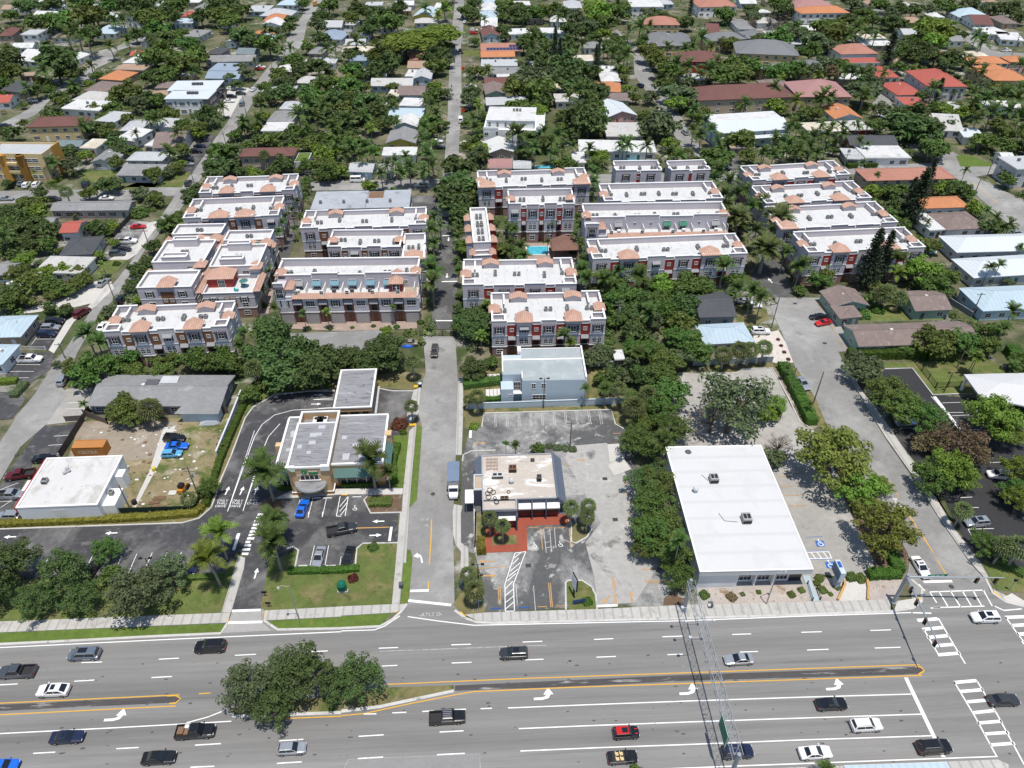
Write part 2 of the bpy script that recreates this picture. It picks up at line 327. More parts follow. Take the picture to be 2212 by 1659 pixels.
sheet('pool_deck', 'E1190,690 E1520,690 E1540,830 E1190,830', 3, PAVER)
# lawns and planting beds
slab('lawn', 'J-700,462 J1210,418 J1450,402 J1540,262 J1560,300 J1435,655 J0,715 J-700,750', .12, LAWN)
slab('lawn', 'J1740,352 J1870,270 J1935,250 J1912,372 J2212,362 K90,362 K100,240 K140,207 K365,203 K330,600 K0,615 J1720,640 J1690,620', .12, LAWN)
slab('verge', 'J-700,825 J0,785 J1472,724 J1430,785 J1000,806 J500,834 J0,856 J-700,895', .12, GREENG)
slab('verge', 'J1715,708 J2212,683 K0,677 K330,657 K250,742 K0,754 J2212,754 J1800,762', .12, GREENG)
slab('verge', 'K408,240 K450,250 K462,300 K440,560 K425,597 K382,597', .11, GREENG)
slab('verge', 'H492,760 H524,782 H488,1250 H442,1298', .11, GREENG)
slab('lawn', 'H340,832 H436,830 H402,1172 H330,1172', .11, GREENG)
slab('planting_bed', 'H145,1255 H180,1215 H395,1212 H385,1330 H190,1335', .12, MULCH)
slab('planting_bed', 'H350,750 H470,745 H490,680 H420,690', .11, MULCH)
slab('planting_bed', 'G1690,1290 G1760,1215 G1850,1215 G1800,1390 G1745,1350', .12, MULCH)
slab('lawn', 'H235,520 H470,540 H545,430 H400,420 H235,440', .10, DRYG)
slab('lawn', 'G1590,700 G1640,640 G1780,560 G2160,530 G2150,470 G1700,490 G1560,640', .10, LAWN)
slab('verge', 'G1500,960 G1590,710 G1560,650 G1430,990 G1290,1340 G0,1415 G0,1438 G1180,1398 G1290,1366 G1370,1296 G1418,1150', .10, DRYG)
slab('lawn', 'H795,660 H905,655 H905,775 H830,792 H790,780', .10, DRYG)
slab('lawn', 'H905,660 H1750,640 H1820,600 H1870,780 H1775,762 H1750,668 H920,690', .10, DRYG)
slab('lawn', 'H800,400 H1040,395 H1040,640 H810,660 H795,520', .06, DRYG)
slab('lawn', 'H1605,380 H1720,375 H1860,640 H1600,620', .06, DRYG)
slab('traffic_island', 'H1480,1400 H1610,1410 H1620,1440 H1590,1490 H1520,1530 H1490,1520', .12, DRYG)
slab('traffic_island', 'K1455,455 K1560,448 K1620,490 K1645,540 K1655,632 K1475,634', .12, LAWN)
slab('traffic_island', 'K2085,612 K2090,560 K2140,530 K2212,560 L30,560 L10,600', .12, MULCH)
slab('planting_bed', 'K865,10 K920,5 K940,150 K935,262 K868,262', .10, DRYG)
slab('planting_bed', 'K975,160 K1135,150 K1140,208 K975,218', .10, DRYG)
slab('planting_bed', 'K725,600 K770,530 K925,480 K930,655 K800,665 K760,640', .10, DRYG)
sheet('red_paving', 'K935,266 K1207,256 K1200,92 K1470,80 K1460,15 K1130,38 K1050,110 K925,90', 3, REDP)
slab('gravel_bed', 'L160,500 L800,470 L885,590 L200,605', .10, GRAVEL)
slab('gravel_bed', 'L850,420 L1040,440 L1000,580 L890,590 L840,480', .10, GRAVEL)
slab('gravel_bed', 'L1190,440 L1425,440 L1360,575 L1200,575', .10, GRAVEL)
slab('verge', 'I640,380 I740,400 I860,590 I945,790 I900,795 I780,640', .08, DRYG)
slab('verge', 'I590,395 I700,400 I880,770 I840,795 I690,600', .07, DIRT)
slab('verge', 'I135,425 I150,370 I580,360 I600,395 I385,400 I350,428', .08, DRYG)
slab('verge', 'I930,780 I1230,1180 I1340,1380 I1460,1600 L1430,420 L1290,380 I1210,1600 I1050,1250', .08, MULCH)
slab('verge', 'I1190,600 I1310,760 I1480,1000 I1640,1240 I1800,1480 I1960,1659 L2000,340 L1900,330 I1760,1460 I1600,1150 I1400,900 I1320,760', .08, MULCH)
slab('lawn', 'L1940,330 L2040,330 L2300,470 L2300,540 L2040,510', .10, LAWN)
slab('lawn', 'I1290,360 I1500,358 I1990,340 I2080,400 I2110,470 I1830,470 I1900,560 I1620,565 I1490,390 I1310,395', .08, LAWN)
slab('lawn', 'F1200,1090 F1700,1080 F1700,1190 F1160,1200', .06, LAWN)
slab('lawn', 'F350,1120 F540,1110 F560,1190 F440,1230 F350,1210', .06, DRYG)
slab('lawn', 'D620,890 D720,800 D830,800 D740,890', .06, LAWN)
slab('lawn', 'G40,400 G110,300 G60,415', .06, LAWN)
slab('lawn', 'D450,240 D760,215 D800,330 D1180,330 D1240,230 D1100,225 D1000,330 D760,350', .06, LAWN)
slab('lawn', 'B785,1040 B880,1035 B880,1075 B785,1080', .06, LAWN)
slab('lawn', 'B785,330 B905,325 B900,365 B785,370', .06, LAWN)
slab('lawn', 'C1770,1010 C1850,1000 C2000,1060 C2000,1080 C1800,1080', .06, GREENG)
# medians
slab('median', 'J-700,1310 J-700,1275 J0,1254 J1080,1200 J1140,1197 J1168,1213 J1138,1238 J0,1293', .15, mat('median_asphalt', (.075,.07,.068), .9, ((.5,.15),(4,.2)), [((.33,.32,.30),.6,.56,.66)], 'pos', stretch=(.25,2.2,1)))
slab('median', 'K736,1128 K2212,1060 L1500,1008 L1540,1012 L1558,1030 L1520,1054 L0,1098 K1500,1135 K736,1162', .15, bpy.data.materials['median_asphalt'])
slab('median', 'J1480,1295 J1510,1270 J2212,1190 K300,1140 K728,1126 K732,1158 K250,1262 K0,1292 J2212,1300 J1520,1325', .15, DRYG)
kerbs('kerb', ['J1480,1298 J1520,1328 J2212,1303 K0,1295 K250,1265 K730,1162'], .5, .17)
kerbs('kerb', ['J-700,898 J0,859 J500,835 J1000,808 J1430,789 J1475,722', 'J1712,706 J1800,765 J2212,757 K0,756 K250,744 K330,700 K385,650 K425,597',
  'K735,640 K770,665 K800,690 K880,717 K1000,722 K2212,692 L700,670 L1350,647 L1490,625 L1545,580 L1550,500 L1480,440', 'L1960,430 L2010,530 L2090,585 L2212,614'], .45, .14)
kerbs('kerb', ['G-700,1490 G0,1440 G1180,1400 G1290,1370 G1370,1300 G1400,1220 G1420,1150 G1500,960 G1590,720 G1640,650 G1780,570 G2000,545 H-40,545', 'H235,527 H330,545 H470,545', 'K90,362 K100,240 K140,206 K365,202',
  'J1910,375 J1935,250 J1900,228 J1860,240', 'H395,1212 H180,1217 H147,1252 H190,1337 H385,1332', 'H1490,1400 H1490,1522 H1520,1532 H1592,1492 H1622,1440 H1600,1405', 'K1455,636 K1453,460 K1470,446 K1560,446 K1622,488 K1648,540 K1657,634',
  'H785,1000 H790,960 H840,935 H1000,930', 'I133,430 I350,428 I385,402 I580,395 I690,600 I760,745 I845,797', 'I1310,402 I1487,397 I1620,570 I1790,563', 'H910,780 H922,690 H1750,666 H1775,760 H1830,790', 'K868,262 K870,0 H866,1560 H862,1310'], .3, .15)
mb = MB()
for s in ['J1085,1198 J1140,1195 J1168,1213 J1138,1240 J1100,1242', 'L1505,1006 L1545,1010 L1560,1030 L1525,1056']: ribbon_into(mb, PTS(s), .35, 0, .165)
struct('kerb', mb, YMARK)
# sidewalks
for s in ['J-700,750 J0,713 J1495,655 J1475,720 J0,783 J-700,822', 'J1722,641 J2212,616 K0,615 K330,601 K420,599 K395,640 K330,655 K0,675 J2212,681 J1710,706',
  'K382,0 K432,0 K408,240 K380,597 K328,601 K345,420', 'H440,805 H487,765 H440,1300 H420,1659 H378,1659 H400,1200', 'H470,540 H515,520 H500,690 H440,760 H415,740',
  'J1545,285 J1590,300 J1582,370 J1500,652 J1436,655 J1530,340', 'K725,150 K722,0 H730,1280 H785,1290 K775,10 K775,200 K823,240 K825,400 K770,480 K775,260 K740,215', 'H742,960 H756,480 H790,450 H790,690 H780,960',
  'K800,668 K930,655 K1660,632 K2085,612 L20,605 L200,602 L1345,570 L1345,640 L700,662 K2212,684 K1000,714 K880,708', 'I1040,390 I1070,385 I1170,560 I1250,650 I1420,900 I1500,1010 I1480,1080 I1310,840 I1160,590',
  'I1480,1075 I1505,1060 I1640,1240 I1760,1440 I1930,1659 L1980,430 L1955,430 I1850,1640 I1650,1350', 'L2000,500 L2212,600 L2300,640 L2300,612 L2212,612 L2090,580']:
    slab('sidewalk', s, .14, WALK)
slab('corner_ramp', 'L1390,580 L1520,560 L1540,585 L1480,622 L1370,635', .145, PALE)
slab('corner_ramp', 'L2070,560 L2130,530 L2212,580 L2212,608 L2100,585', .15, PALE)
slab('entrance_walk', 'G1780,1245 G1890,1190 G2212,1180 H400,1177 H397,1213 H0,1216 G1860,1242', .13, PALE)
slab('driveway_apron', 'J1505,645 J1692,640 J1700,715 J1760,772 J1430,790 J1478,725', .02, mat('driveway_concrete', (.34,.33,.315), .9, ((.3,.1),(3,.1)), [((.16,.16,.155),.4,.60,.75)], 'pos'))
slab('concrete_path', 'H205,520 H250,515 H230,690 H200,690', .12, PALE)
slab('stepping_pad', 'H1725,890 H1800,885 H1830,985 H1740,1005', .05, PALE)
slab('stepping_pad', 'H1720,1020 H1830,985 H1880,1050 H1770,1092', .06, PALE)
slab('driveway', 'L1050,450 L1188,450 L1193,576 L1008,578', .09, PALE); slab('sidewalk', 'L300,1675 L2040,1607 L2110,1640 L2090,1830 L300,1850', .14, WALK)
slab('ramp', 'L775,415 L820,415 L890,580 L835,582', .16, mat('blue_grey_ramp', (.38,.44,.47), .85, ((1,.08),), None, 'pos'))
slab('white_paver', 'H945,438 H1030,432 H1030,490 H945,492', .07, mat('white_slab_paver', (.62,.60,.58), .9, ((1,.08),), None, 'pos', seam=(0,.9,.35)))
slab('white_paver', 'H935,535 H1035,528 H1040,595 H940,600', .07, bpy.data.materials['white_slab_paver'])
# lane markings on the highway
Z = 5
lines('lane_marking', ['J-700,910 J0,881 J1000,832 J2212,778 K0,773 K215,766 K280,742 K380,675', 'K430,680 K640,710 K860,736 K1000,733 K2212,707 L700,680 L1480,654',
  'J-700,1468 J0,1438 J750,1400 J1500,1358', 'J1210,1368 J1350,1330 J1450,1290', 'K1080,1272 K1650,1249 K2212,1228 L750,1203 L1480,1182', 'K1150,1406 K1650,1385 K2212,1364 L750,1338 L1545,1312',
  'K1160,1551 K1700,1528 K2212,1510 L800,1478 L1610,1452', 'L-900,1700 L300,1650 L1100,1620 L2040,1586'], .17, Z, WMARK)
lines('lane_marking', ['J-700,1275 J0,1241 J1165,1187', 'J-700,1345 J0,1316 J1140,1259', 'K300,1119 K1200,1080 K2212,1045 L700,1020 L1535,991', 'J1740,1345 J2212,1325 K0,1322 K150,1308 K450,1243 K730,1188 K860,1166 K1500,1138 K2212,1114 L700,1090 L1550,1061', 'J1290,1180 J1365,1175'], .17, Z, YMARK)
D = segs('J', '528,978,663,974 1030,956,1160,949 1523,931,1660,924 2015,907,2125,902 -100,1128,117,1116 482,1099,613,1091 983,1075,1115,1068 217,1566,360,1558 755,1536,900,1528 1265,1513,1432,1503 1810,1485,1967,1475 1235,1656,1390,1650 1795,1631,1957,1621')
D += segs('K', '243,885,368,880 713,863,840,859 1175,845,1303,840 1637,828,1762,823 2080,811,2212,806 250,1001,363,996 715,981,845,976 1183,961,1310,956 1653,943,1780,938 2112,927,2212,923 112,1456,275,1446 637,1428,792,1420 108,1600,272,1590 620,1575,800,1566 145,1312,228,1310 330,1304,422,1300 525,1295,600,1290 735,1283,808,1280 903,1277,976,1274')
D += segs('L', '320,796,443,792 767,782,900,778 1215,770,1348,766 370,910,487,906 805,897,945,892 1243,884,1410,879')
lines('lane_dash', D, .17, Z, WMARK)
lines('stop_line', ['L1445,1075 L1690,1590'], .6, Z, WMARK)
lines('stop_line', ['K445,514 K567,510', 'K430,575 K712,605', 'L1560,455 L1745,450', 'J1515,250 J1550,140', 'K312,190 K325,98', 'J1505,643 J1690,637', 'J1478,720 J1702,714', 'E605,1195 E738,1195','E650,942 E750,940', 'E655,645 E720,640', 'K1660,612 K1790,606', 'H838,800 H836,850', 'G1545,1470 G1515,1570'], .5, Z, WMARK)
mb = MB()
for q in '1520,705,1652,694 1553,763,1688,750 1582,815,1722,803 1615,870,1752,860 1652,928,1798,916 1757,1107,1905,1094 1802,1165,1948,1153 1845,1232,1985,1220 1880,1303,2020,1288 1908,1370,2068,1357 1955,1440,2113,1430 1992,1512,2150,1500'.split():
    a = list(map(float, q.split(','))); h = 10
    P4 = [at('L', a[0]-6, a[1]-h), at('L', a[2]-6, a[3]-h), at('L', a[2]+6, a[3]+h), at('L', a[0]+6, a[1]+h)]
    mb.add([(p.x, p.y, Z*LV) for p in P4], [(3,2,1,0)])
for q in ['L1560,760 L1650,915', 'L1757,1100 L1900,1340 L2035,1590', 'L1655,690 L1760,870 L1830,985', 'L1905,1095 L2040,1320 L2212,1640', 'L2090,680 L2160,780 L2240,880']: ribbon_into(mb, PTS(q), .22, Z*LV)
for q in ['L2090,685 L2230,680', 'L2130,738 L2230,732', 'L2165,795 L2230,790', 'L2200,850 L2260,845', 'L2240,905 L2300,900']: ribbon_into(mb, PTS(q), .6, Z*LV)
for q in ['L1600,520 L1955,508', 'L1620,622 L1955,612', 'L1600,520 L1645,590', 'L1660,518 L1720,618', 'L1735,515 L1800,618', 'L1810,512 L1870,612', 'L1880,510 L1935,608', 'L1945,505 L2005,612', 'L2020,612 L2080,640 L2195,630', 'L1530,470 L1570,515', 'L1490,655 L1610,658', 'L1605,625 L1670,622']: ribbon_into(mb, PTS(q), .22, Z*LV)
struct('crosswalk', mb, WMARK)
lines('crosswalk', segs('G', '1670,1345,1707,1345 1660,1366,1700,1366 1648,1388,1694,1388 1640,1411,1686,1411 1630,1433,1668,1433 1620,1456,1662,1456 1612,1478,1655,1478 1602,1500,1648,1500 1592,1523,1622,1523 1582,1547,1628,1545 1572,1571,1622,1571 1566,1600,1610,1600'), .55, 4, WMARK)
lines('parking_line', segs('J', '315,300,262,390 408,295,360,380 505,290,455,380 600,285,545,400 790,285,745,390 888,272,833,400 987,266,933,388 1083,262,1030,385 1177,262,1130,385 1272,260,1222,385 2038,220,2010,348 2130,218,2107,348 2212,290,2202,348 1935,350,1992,348 2030,352,2085,350 2122,349,2180,346 1912,10,1916,40 2092,0,2088,35 2000,0,1998,38')
  + segs('G', '1945,1250,1912,1365 2027,1245,1997,1362 2115,1243,2090,1358 1800,760,1700,960 1700,960,1680,1040 1690,1040,1575,1320 1760,1160,1720,1180 1985,1235,1600,1235')[:3] + segs('G', '1650,800,1475,1325 1655,1090,1575,1322 350,838,460,830 315,897,432,890 370,952,395,948 480,575,578,570 440,622,560,617 420,662,550,657 430,712,520,706 92,372,262,374 65,418,222,418 50,462,188,458 205,243,240,195 228,208,360,208 235,150,300,148 5,1300,75,1255 0,1260,80,1258 -10,1190,120,1140')
  + segs('I', '1610,580,1850,850 1680,622,1830,617 1720,685,1850,683 1745,705,1860,700 1790,800,1930,795 1400,785,1520,785 1410,685,1480,680 1270,588,1390,588 1800,1236,1875,1232 1850,1300,1918,1300 1848,1440,2015,1436 1848,1440,1870,1480 2060,1130,2170,1130 1990,1010,2070,1005'), .11, 4, WMARK)
sheet('parking_divider', 'I1620,582 I1640,580 I1850,850 I1838,858', 4, WMARK)
lines('lane_guide', ['G2160,655 G1900,668 G1780,700 G1700,760 G1650,840 G1475,1325', 'G1815,757 G1740,840 G1690,960 G1575,1322', 'G2160,590 G2030,600', 'G2160,602 G2030,600', 'G2160,650 G2060,658', 'H0,655 H-40,656'], .15, 4, WMARK)
lines('faded_line', segs('H', '990,690,996,780 1000,690,1005,778 1066,688,1070,775 1078,688,1082,775 1143,686,1148,775 1155,686,1160,775 1222,684,1226,772 1232,684,1236,772 1295,682,1300,768 1305,682,1310,768 1372,680,1378,765 1382,680,1388,765 1446,678,1452,762 1456,678,1462,762 1518,675,1526,760 1528,675,1536,760 1596,672,1608,760 1606,672,1618,760 1666,670,1682,760 1678,668,1695,760 1450,1088,1565,1085 1450,1150,1530,1148 1460,1212,1585,1208 1460,1218,1585,1214 1565,1085,1560,1050 1560,1050,1500,1030 2170,0,2170,1')[:-1]
  + segs('K', '1310,108,1328,265 1350,108,1362,260 1335,145,1358,140 1322,200,1362,190 1328,235,1362,225 1380,100,1390,230 1133,485,1140,600 1245,478,1258,640'), .12, 3, FMARK)
lines('hatching', segs('K', '1125,268,1195,258 1195,258,1115,470 1115,470,1122,640 1125,268,1060,470 1060,470,1062,645 1062,645,1122,643 1118,300,1165,265 1110,340,1150,300 1095,385,1160,330 1085,420,1145,370 1075,450,1130,400 1062,500,1112,450 1062,545,1115,500 1062,590,1118,545 1065,630,1118,585')
  + segs('H', '-10,1295,42,1230 -10,1325,40,1265 -5,1350,35,1300 45,1230,25,1355'), .14, 4, WMARK)
lines('hatching', segs('G', '2205,1225,2180,1355 2180,1355,2212,1356'), .14, 4, WMARK)
lines('hatching', segs('L', '805,262,945,258 820,305,965,300 945,258,965,300 830,262,860,300 870,262,900,300 910,260,940,300'), .16, 3, WMARK)
lines('hatching', segs('L', '808,258,945,254 822,309,965,304 905,160,800,165 1,1,1,1')[:3], .10, 3, BMARK)
lines('faded_orange_line', segs('K', '888,368,1075,352 890,325,1000,320 885,405,990,420 1018,485,1022,600 1030,485,1034,600 1342,460,1358,618 1354,460,1368,618 1290,105,1305,245 1470,30,1487,225 1752,410,1775,600 1762,410,1785,600 1945,372,2040,370 1965,445,2130,452 1965,455,2130,462 1930,295,1965,292 1915,222,1950,220 1895,150,1920,148')
  + segs('H', '880,880,930,882 1430,1012,1500,1032 1760,820,1810,818 1825,1145,1870,1143 1830,1212,1875,1208 1850,1275,1880,1272 1860,1340,1890,1338 90,1435,310,1428 310,1428,90,1440')[:8]
  + segs('I', '620,1100,700,1098 640,1165,720,1160 660,1222,765,1220 690,1290,800,1285 1340,1130,1400,1240 1425,1290,1490,1380 1520,1440,1600,1560 1600,1560,1660,1659'), .16, 4, OMARK)
lines('centre_line', segs('K', '585,50,580,200 580,200,570,340 565,450,563,500 90,106,310,100') + segs('L', '1450,0,1530,120 1540,130,1620,260 1648,315,1720,425') + segs('F', '1880,300,2050,440'), .2, 4, YMARK)
# arrows
def arrow(name, t, x, y, ang, kind, m, lev=5, s=1.0):
    """a painted arrow, length about 3 m * s, pointing to ang degrees (0 = +X)"""
    st = [(-1.3,-.15),(.2,-.15),(.2,-.5),(1.3,0),(.2,.5),(.2,.15),(-1.3,.15)]
    lt = [(-1.5,-.22),(-.4,-.22),(.35,-.02),(.62,.45),(1.0,.45),(.38,1.35),(-.28,.45),(.12,.45),(-.1,.2),(-.5,.1),(-1.5,.1)]
    rt = [(a,-b) for a,b in lt][::-1]
    p = {'s': st, 'l': lt, 'r': rt}[kind]; c = at(t, x, y); a = rad(ang); mb = MB()
    q = [(c.x+s*(u*math.cos(a)-v*math.sin(a)), c.y+s*(u*math.sin(a)+v*math.cos(a)), lev*LV) for u,v in p]
    mb.add(q, [tuple(range(len(q)))]); return struct(name, mb, m)
for t,x,y in (('J',758,1352),('K',1325,1215),('L',55,1182),('L',1003,1152)): arrow('turn_arrow', t, x, y-8, 0, 'l', WMARK, 5, 1.25)
arrow('turn_arrow','K',515,290,100,'l',WMARK,5,1.0)
for t,x,y,a in (('J',65,163,180),('J',722,138,180),('G',1473,1190,84),('G',1568,1190,84),('G',1660,1190,84),('J',1660,398,88),('K',240,62,180),('K',222,152,0),('H',238,1387,180),('G',2068,570,0),('G',2050,629,0),('G',2035,692,0)): 
    if (t,x) in (('H',238),): continue
    arrow('lane_arrow', t, x, y, a, 's', WMARK, 4, .9)
for t,x,y,a in (('K',930,322,180),('K',960,415,0),('K',1715,570,225),('K',1880,550,90),('H',905,881,0),('H',1555,992,0)): arrow('faded_arrow', t, x, y, a, 's', OMARK, 4, .9)
arrow('lane_arrow','F',567,935,100,'s',WMARK,4,1.0); arrow('lane_arrow','E',695,668,270,'s',WMARK,6,1.0); arrow('lane_arrow','E',685,905,270,'s',WMARK,6,1.0); arrow('turn_arrow','I',1375,1265,125,'r',FMARK,4,1.0)
# painted words
def words(name, txt, t, x, y, ang, size, m, lev=5, sx=1.0):
    c = bpy.data.curves.new(name, 'FONT'); c.body = txt; c.size = size; c.align_x = 'CENTER'; c.align_y = 'CENTER'
    o = bpy.data.objects.new(name, c); COL.objects.link(o)
    me = bpy.data.meshes.new_from_object(o.evaluated_get(bpy.context.evaluated_depsgraph_get())); bpy.data.objects.remove(o)
    me.materials.clear(); me.materials.append(m); p = at(t, x, y, lev*LV)
    q = place(name, me, None, p, rad(ang)); q.scale = (sx, 1.0, 1); q['kind'] = 'structure'; return q
def textmesh(txt, size, m, ext=.01):
    c = bpy.data.curves.new('letters', 'FONT'); c.body = txt; c.size = size; c.align_x = 'CENTER'; c.align_y = 'CENTER'; c.extrude = ext
    o = bpy.data.objects.new('letters', c); COL.objects.link(o)
    me = bpy.data.meshes.new_from_object(o.evaluated_get(bpy.context.evaluated_depsgraph_get())); bpy.data.objects.remove(o)
    me.materials.clear(); me.materials.append(m); return me
for x, tx in ((1443,('ONLY','THRU','DRIVE')), (1540,('ONLY','THRU','DRIVE')), (1642,('ATM','ONLY'))):
    for i, w in enumerate(tx): words('road_lettering', w, 'G', x - i*7, 1254 + i*18 + 0, -4, .8, WMARK, 4)
words('road_lettering', '-ATLT D-', 'K', 580, 665, 0, 1.0, FMARK)
words('road_lettering', '31 R', 'K', 540, 48, 0, .9, FMARK); words('road_lettering', '18', 'K', 548, 88, 0, .9, FMARK)
# yellow tactile pads and blue accessible bays
for s in ['J1470,655 J1495,653 J1480,717 J1455,718', 'J1718,642 J1743,640 J1730,705 J1708,707', 'K342,600 K366,600 K362,655 K338,655', 'K757,655 K775,648 K810,680 K790,690', 'L1520,555 L1548,555 L1540,580 L1515,578', 'L2008,520 L2020,512 L2072,556 L2060,566', 'J1533,312 J1585,312 J1580,330 J1535,330', 'G1690,1300 G1712,1300 G1710,1312 G1690,1312', 'H0,1205 H45,1205 H40,1222 H0,1222', 'H445,757 H485,755 H485,770 H440,772', 'H470,508 H497,508 H495,523 H472,523']:
    mb = MB(); mb.add([(p.x,p.y,.165) for p in PTS(s)[::-1]], [(0,1,2,3)]); struct('tactile_pad', mb, mc('tactile_yellow', (.72,.42,.03), .8, ((3,.1),), None, 'pos'))
sheet('accessible_bay', 'L857,188 L910,186 L925,224 L870,226', 3, BMARK); sheet('accessible_bay', 'L920,325 L975,322 L990,362 L935,366', 3, BMARK)
def wheelchair(t, x, y, s, m, lev):
    mb = MB(); c = at(t, x, y); n = 14
    ring = [(c.x+s*.45*math.cos(a), c.y-s*.1+s*.45*math.sin(a), 0) for a in [math.pi*.75+i*math.pi*1.5/n for i in range(n+1)]]
    ribbon_into(mb, [Vector(p) for p in ring], s*.13, lev*LV)
    for q in ([(-.1,.75),(-.08,.1)], [(-.08,.12),(.38,.1)], [(.38,.1),(.55,-.5)], [(-.08,.42),(.3,.4)]): ribbon_into(mb, [Vector((c.x+s*u, c.y+s*v, 0)) for u,v in q], s*.14, (lev+.2)*LV)
    mb.lathe((c.x-s*.1, c.y+s*.95, lev*LV-.005), [(s*.15,0),(s*.15,.006)], 8); return struct('wheelchair_symbol', mb, m)
wheelchair('L', 892, 206, 1.0, WMARK, 4); wheelchair('L', 958, 345, 1.0, WMARK, 4); wheelchair('K', 1253, 222, .8, WMARK, 4); wheelchair('K', 1420, 214, .8, WMARK, 4); wheelchair('K', 1000, 488, .8, FMARK, 4); wheelchair('H', 88, 1307, .8, WMARK, 4)
# manholes and drains, reflectors
for t,x,y in (('H',594,1212),('G',110,958),('L',1740,485)):
    mb = MB(); p = at(t,x,y); mb.lathe((p.x,p.y,.03), [(.45,0),(.45,.02)], 14); o = mb.build('manhole_cover', mc('cast_iron', (.06,.058,.055), .6)); o.location.z = .05
    auto(o, 'dark round manhole cover set in the road', 'manhole cover', p)
for t,x,y in (('K',1212,348),('K',1775,50),('H',1708,1113),('I',920,235),('I',52,570),('F',728,1083),('J',1742,667-333)):
    if t == 'J': continue
    mb = MB(); p = at(t,x,y); mb.box(-.5,.5,-.4,.4,0,.03)
    for k in range(5): mb.box(-.45,.45,-.34+k*.15,-.27+k*.15,.03,.045)
    o = mb.build('drain_grate', mc('cast_iron', (.06,.058,.055), .6)); o.location = (p.x,p.y,.06); auto(o, 'dark square drain grate', 'drain grate', p)
mb = MB()
for k in range(190):
    t = RND.choice('JKL'); p = at(t, RND.uniform(0,2212), RND.choice([975,1080,1105,1240,1360,1420,1510,1570])+RND.uniform(-14,14)*(1 if RND.random()<.5 else 5)); r = RND.uniform(.08,.35)
    mb.add([(p.x+r*RND.uniform(.6,1.6)*math.cos(a), p.y+r*.5*RND.uniform(.5,1.2)*math.sin(a), 4.5*LV) for a in [i*1.047 for i in range(6)]], [tuple(range(6))])
struct('tar_spot', mb, DMARK)
lines('road_seam', ['K20,1665 K45,1605 K898,1570 K900,1665', 'K250,905 K1180,870 K1330,865', 'L0,1000 L10,1000'], .08, Z-.4, FMARK)

sheet('road_patch', 'K45,1605 K898,1570 K900,1800 K40,1800', 4.3, mat('patched_asphalt', (.245,.241,.233), .85, ((.3,.08),(2,.06),(20,.08)), None, 'pos'))
# ---------------------------------------------------------------- tree, palm and shrub patterns
LC = {'oak':(.088,.138,.042),'green':(0.098,0.168,0.038),'lime':(0.165,0.255,0.04),'gold':(.175,.220,.042),'olive':(.124,.170,.040),'grey':(0.118,0.158,0.072),'brown':(0.19,0.15,0.08),'twig':(0.24,0.19,0.15),'palm':(0.088,0.142,0.036),'ypalm':(.155,.225,.04),'fan':(0.135,0.17,0.06),'conifer':(0.05,0.075,0.04),'hedge':(0.075,0.145,0.022),'yhedge':(0.22,0.21,0.035),'redleaf':(0.14,0.045,0.03)}
LM = {k: leafmat('foliage_' + k, c) for k, c in LC.items()}
BARK = mat('grey_bark', (.16,.135,.11), .9, ((2,.2),(9,.2)), None, 'obj')
PBARK = mat('palm_bark', (.27,.245,.21), .9, ((3,.15),), None, 'obj')
def leaf(mb, c, nrm, l, w, r):
    nrm = nrm.normalized(); t = Vector((r.uniform(-1,1), r.uniform(-1,1), r.uniform(-1,1))); t -= nrm*t.dot(nrm)
    if t.length < .01: t = nrm.orthogonal()
    t.normalize(); b = nrm.cross(t); o = len(mb.v)
    for p in (c - t*l, c - b*w + nrm*l*.15, c + t*l, c + b*w + nrm*l*.15): mb.v.append((p.x,p.y,p.z))
    mb.f.append((o,o+1,o+2,o+3)); mb.m.append(0)
def crown_pts(r, K, zs, lo=-.45, qa=.42):
    out = []
    while len(out) < K:
        d = Vector((r.gauss(0,1), r.gauss(0,1), r.gauss(0,1)));
        if d.length < .1: continue
        d.normalize()
        if d.z < lo: continue
        q = r.uniform(qa,.96) * (1 + .22*math.sin(3*math.atan2(d.y,d.x)+r.random()*.6) * (1-abs(d.z)))
        out.append(Vector((d.x*q, d.y*q, d.z*q*zs)))
    return out
def broadleaf(seed, K, n, ls, R=4.0, zs=.72, base=2.2, sparse=1.0, spread=.36, lo=-.45):
    """crown of leaf clumps on limbs, radius R; returns crown mesh data and trunk mesh data"""
    r = random.Random(seed); cm, tm = MB(), MB(); hz = base + R*zs*.62
    tm.tube((0,0,-.2), (r.uniform(-.15,.15), r.uniform(-.15,.15), base), .30, .22, 7)
    pts = crown_pts(r, K, zs, lo)
    for i, p in enumerate(pts):
        c = p*R + Vector((0,0,hz)); rr = R*spread*r.uniform(.65,1.15)
        if i % 2 == 0:
            m = Vector((c.x*.45, c.y*.45, base + (c.z-base)*.45))
            tm.tube((0,0,base-.15), m, .13, .075, 5, cap=False); tm.tube(m, c, .075, .025, 4, cap=False)
        for j in range(int(n*sparse)):
            d = Vector((r.gauss(0,1), r.gauss(0,1), r.gauss(0,1)+.35)).normalized()
            q = c + Vector((d.x, d.y, d.z*.6))*rr*r.uniform(.55,1.08)
            leaf(cm, q, d + Vector((r.uniform(-.6,.6), r.uniform(-.6,.6), r.uniform(0,1.1))), ls*r.uniform(.7,1.3), ls*.55*r.uniform(.7,1.2), r)
    return cm, tm
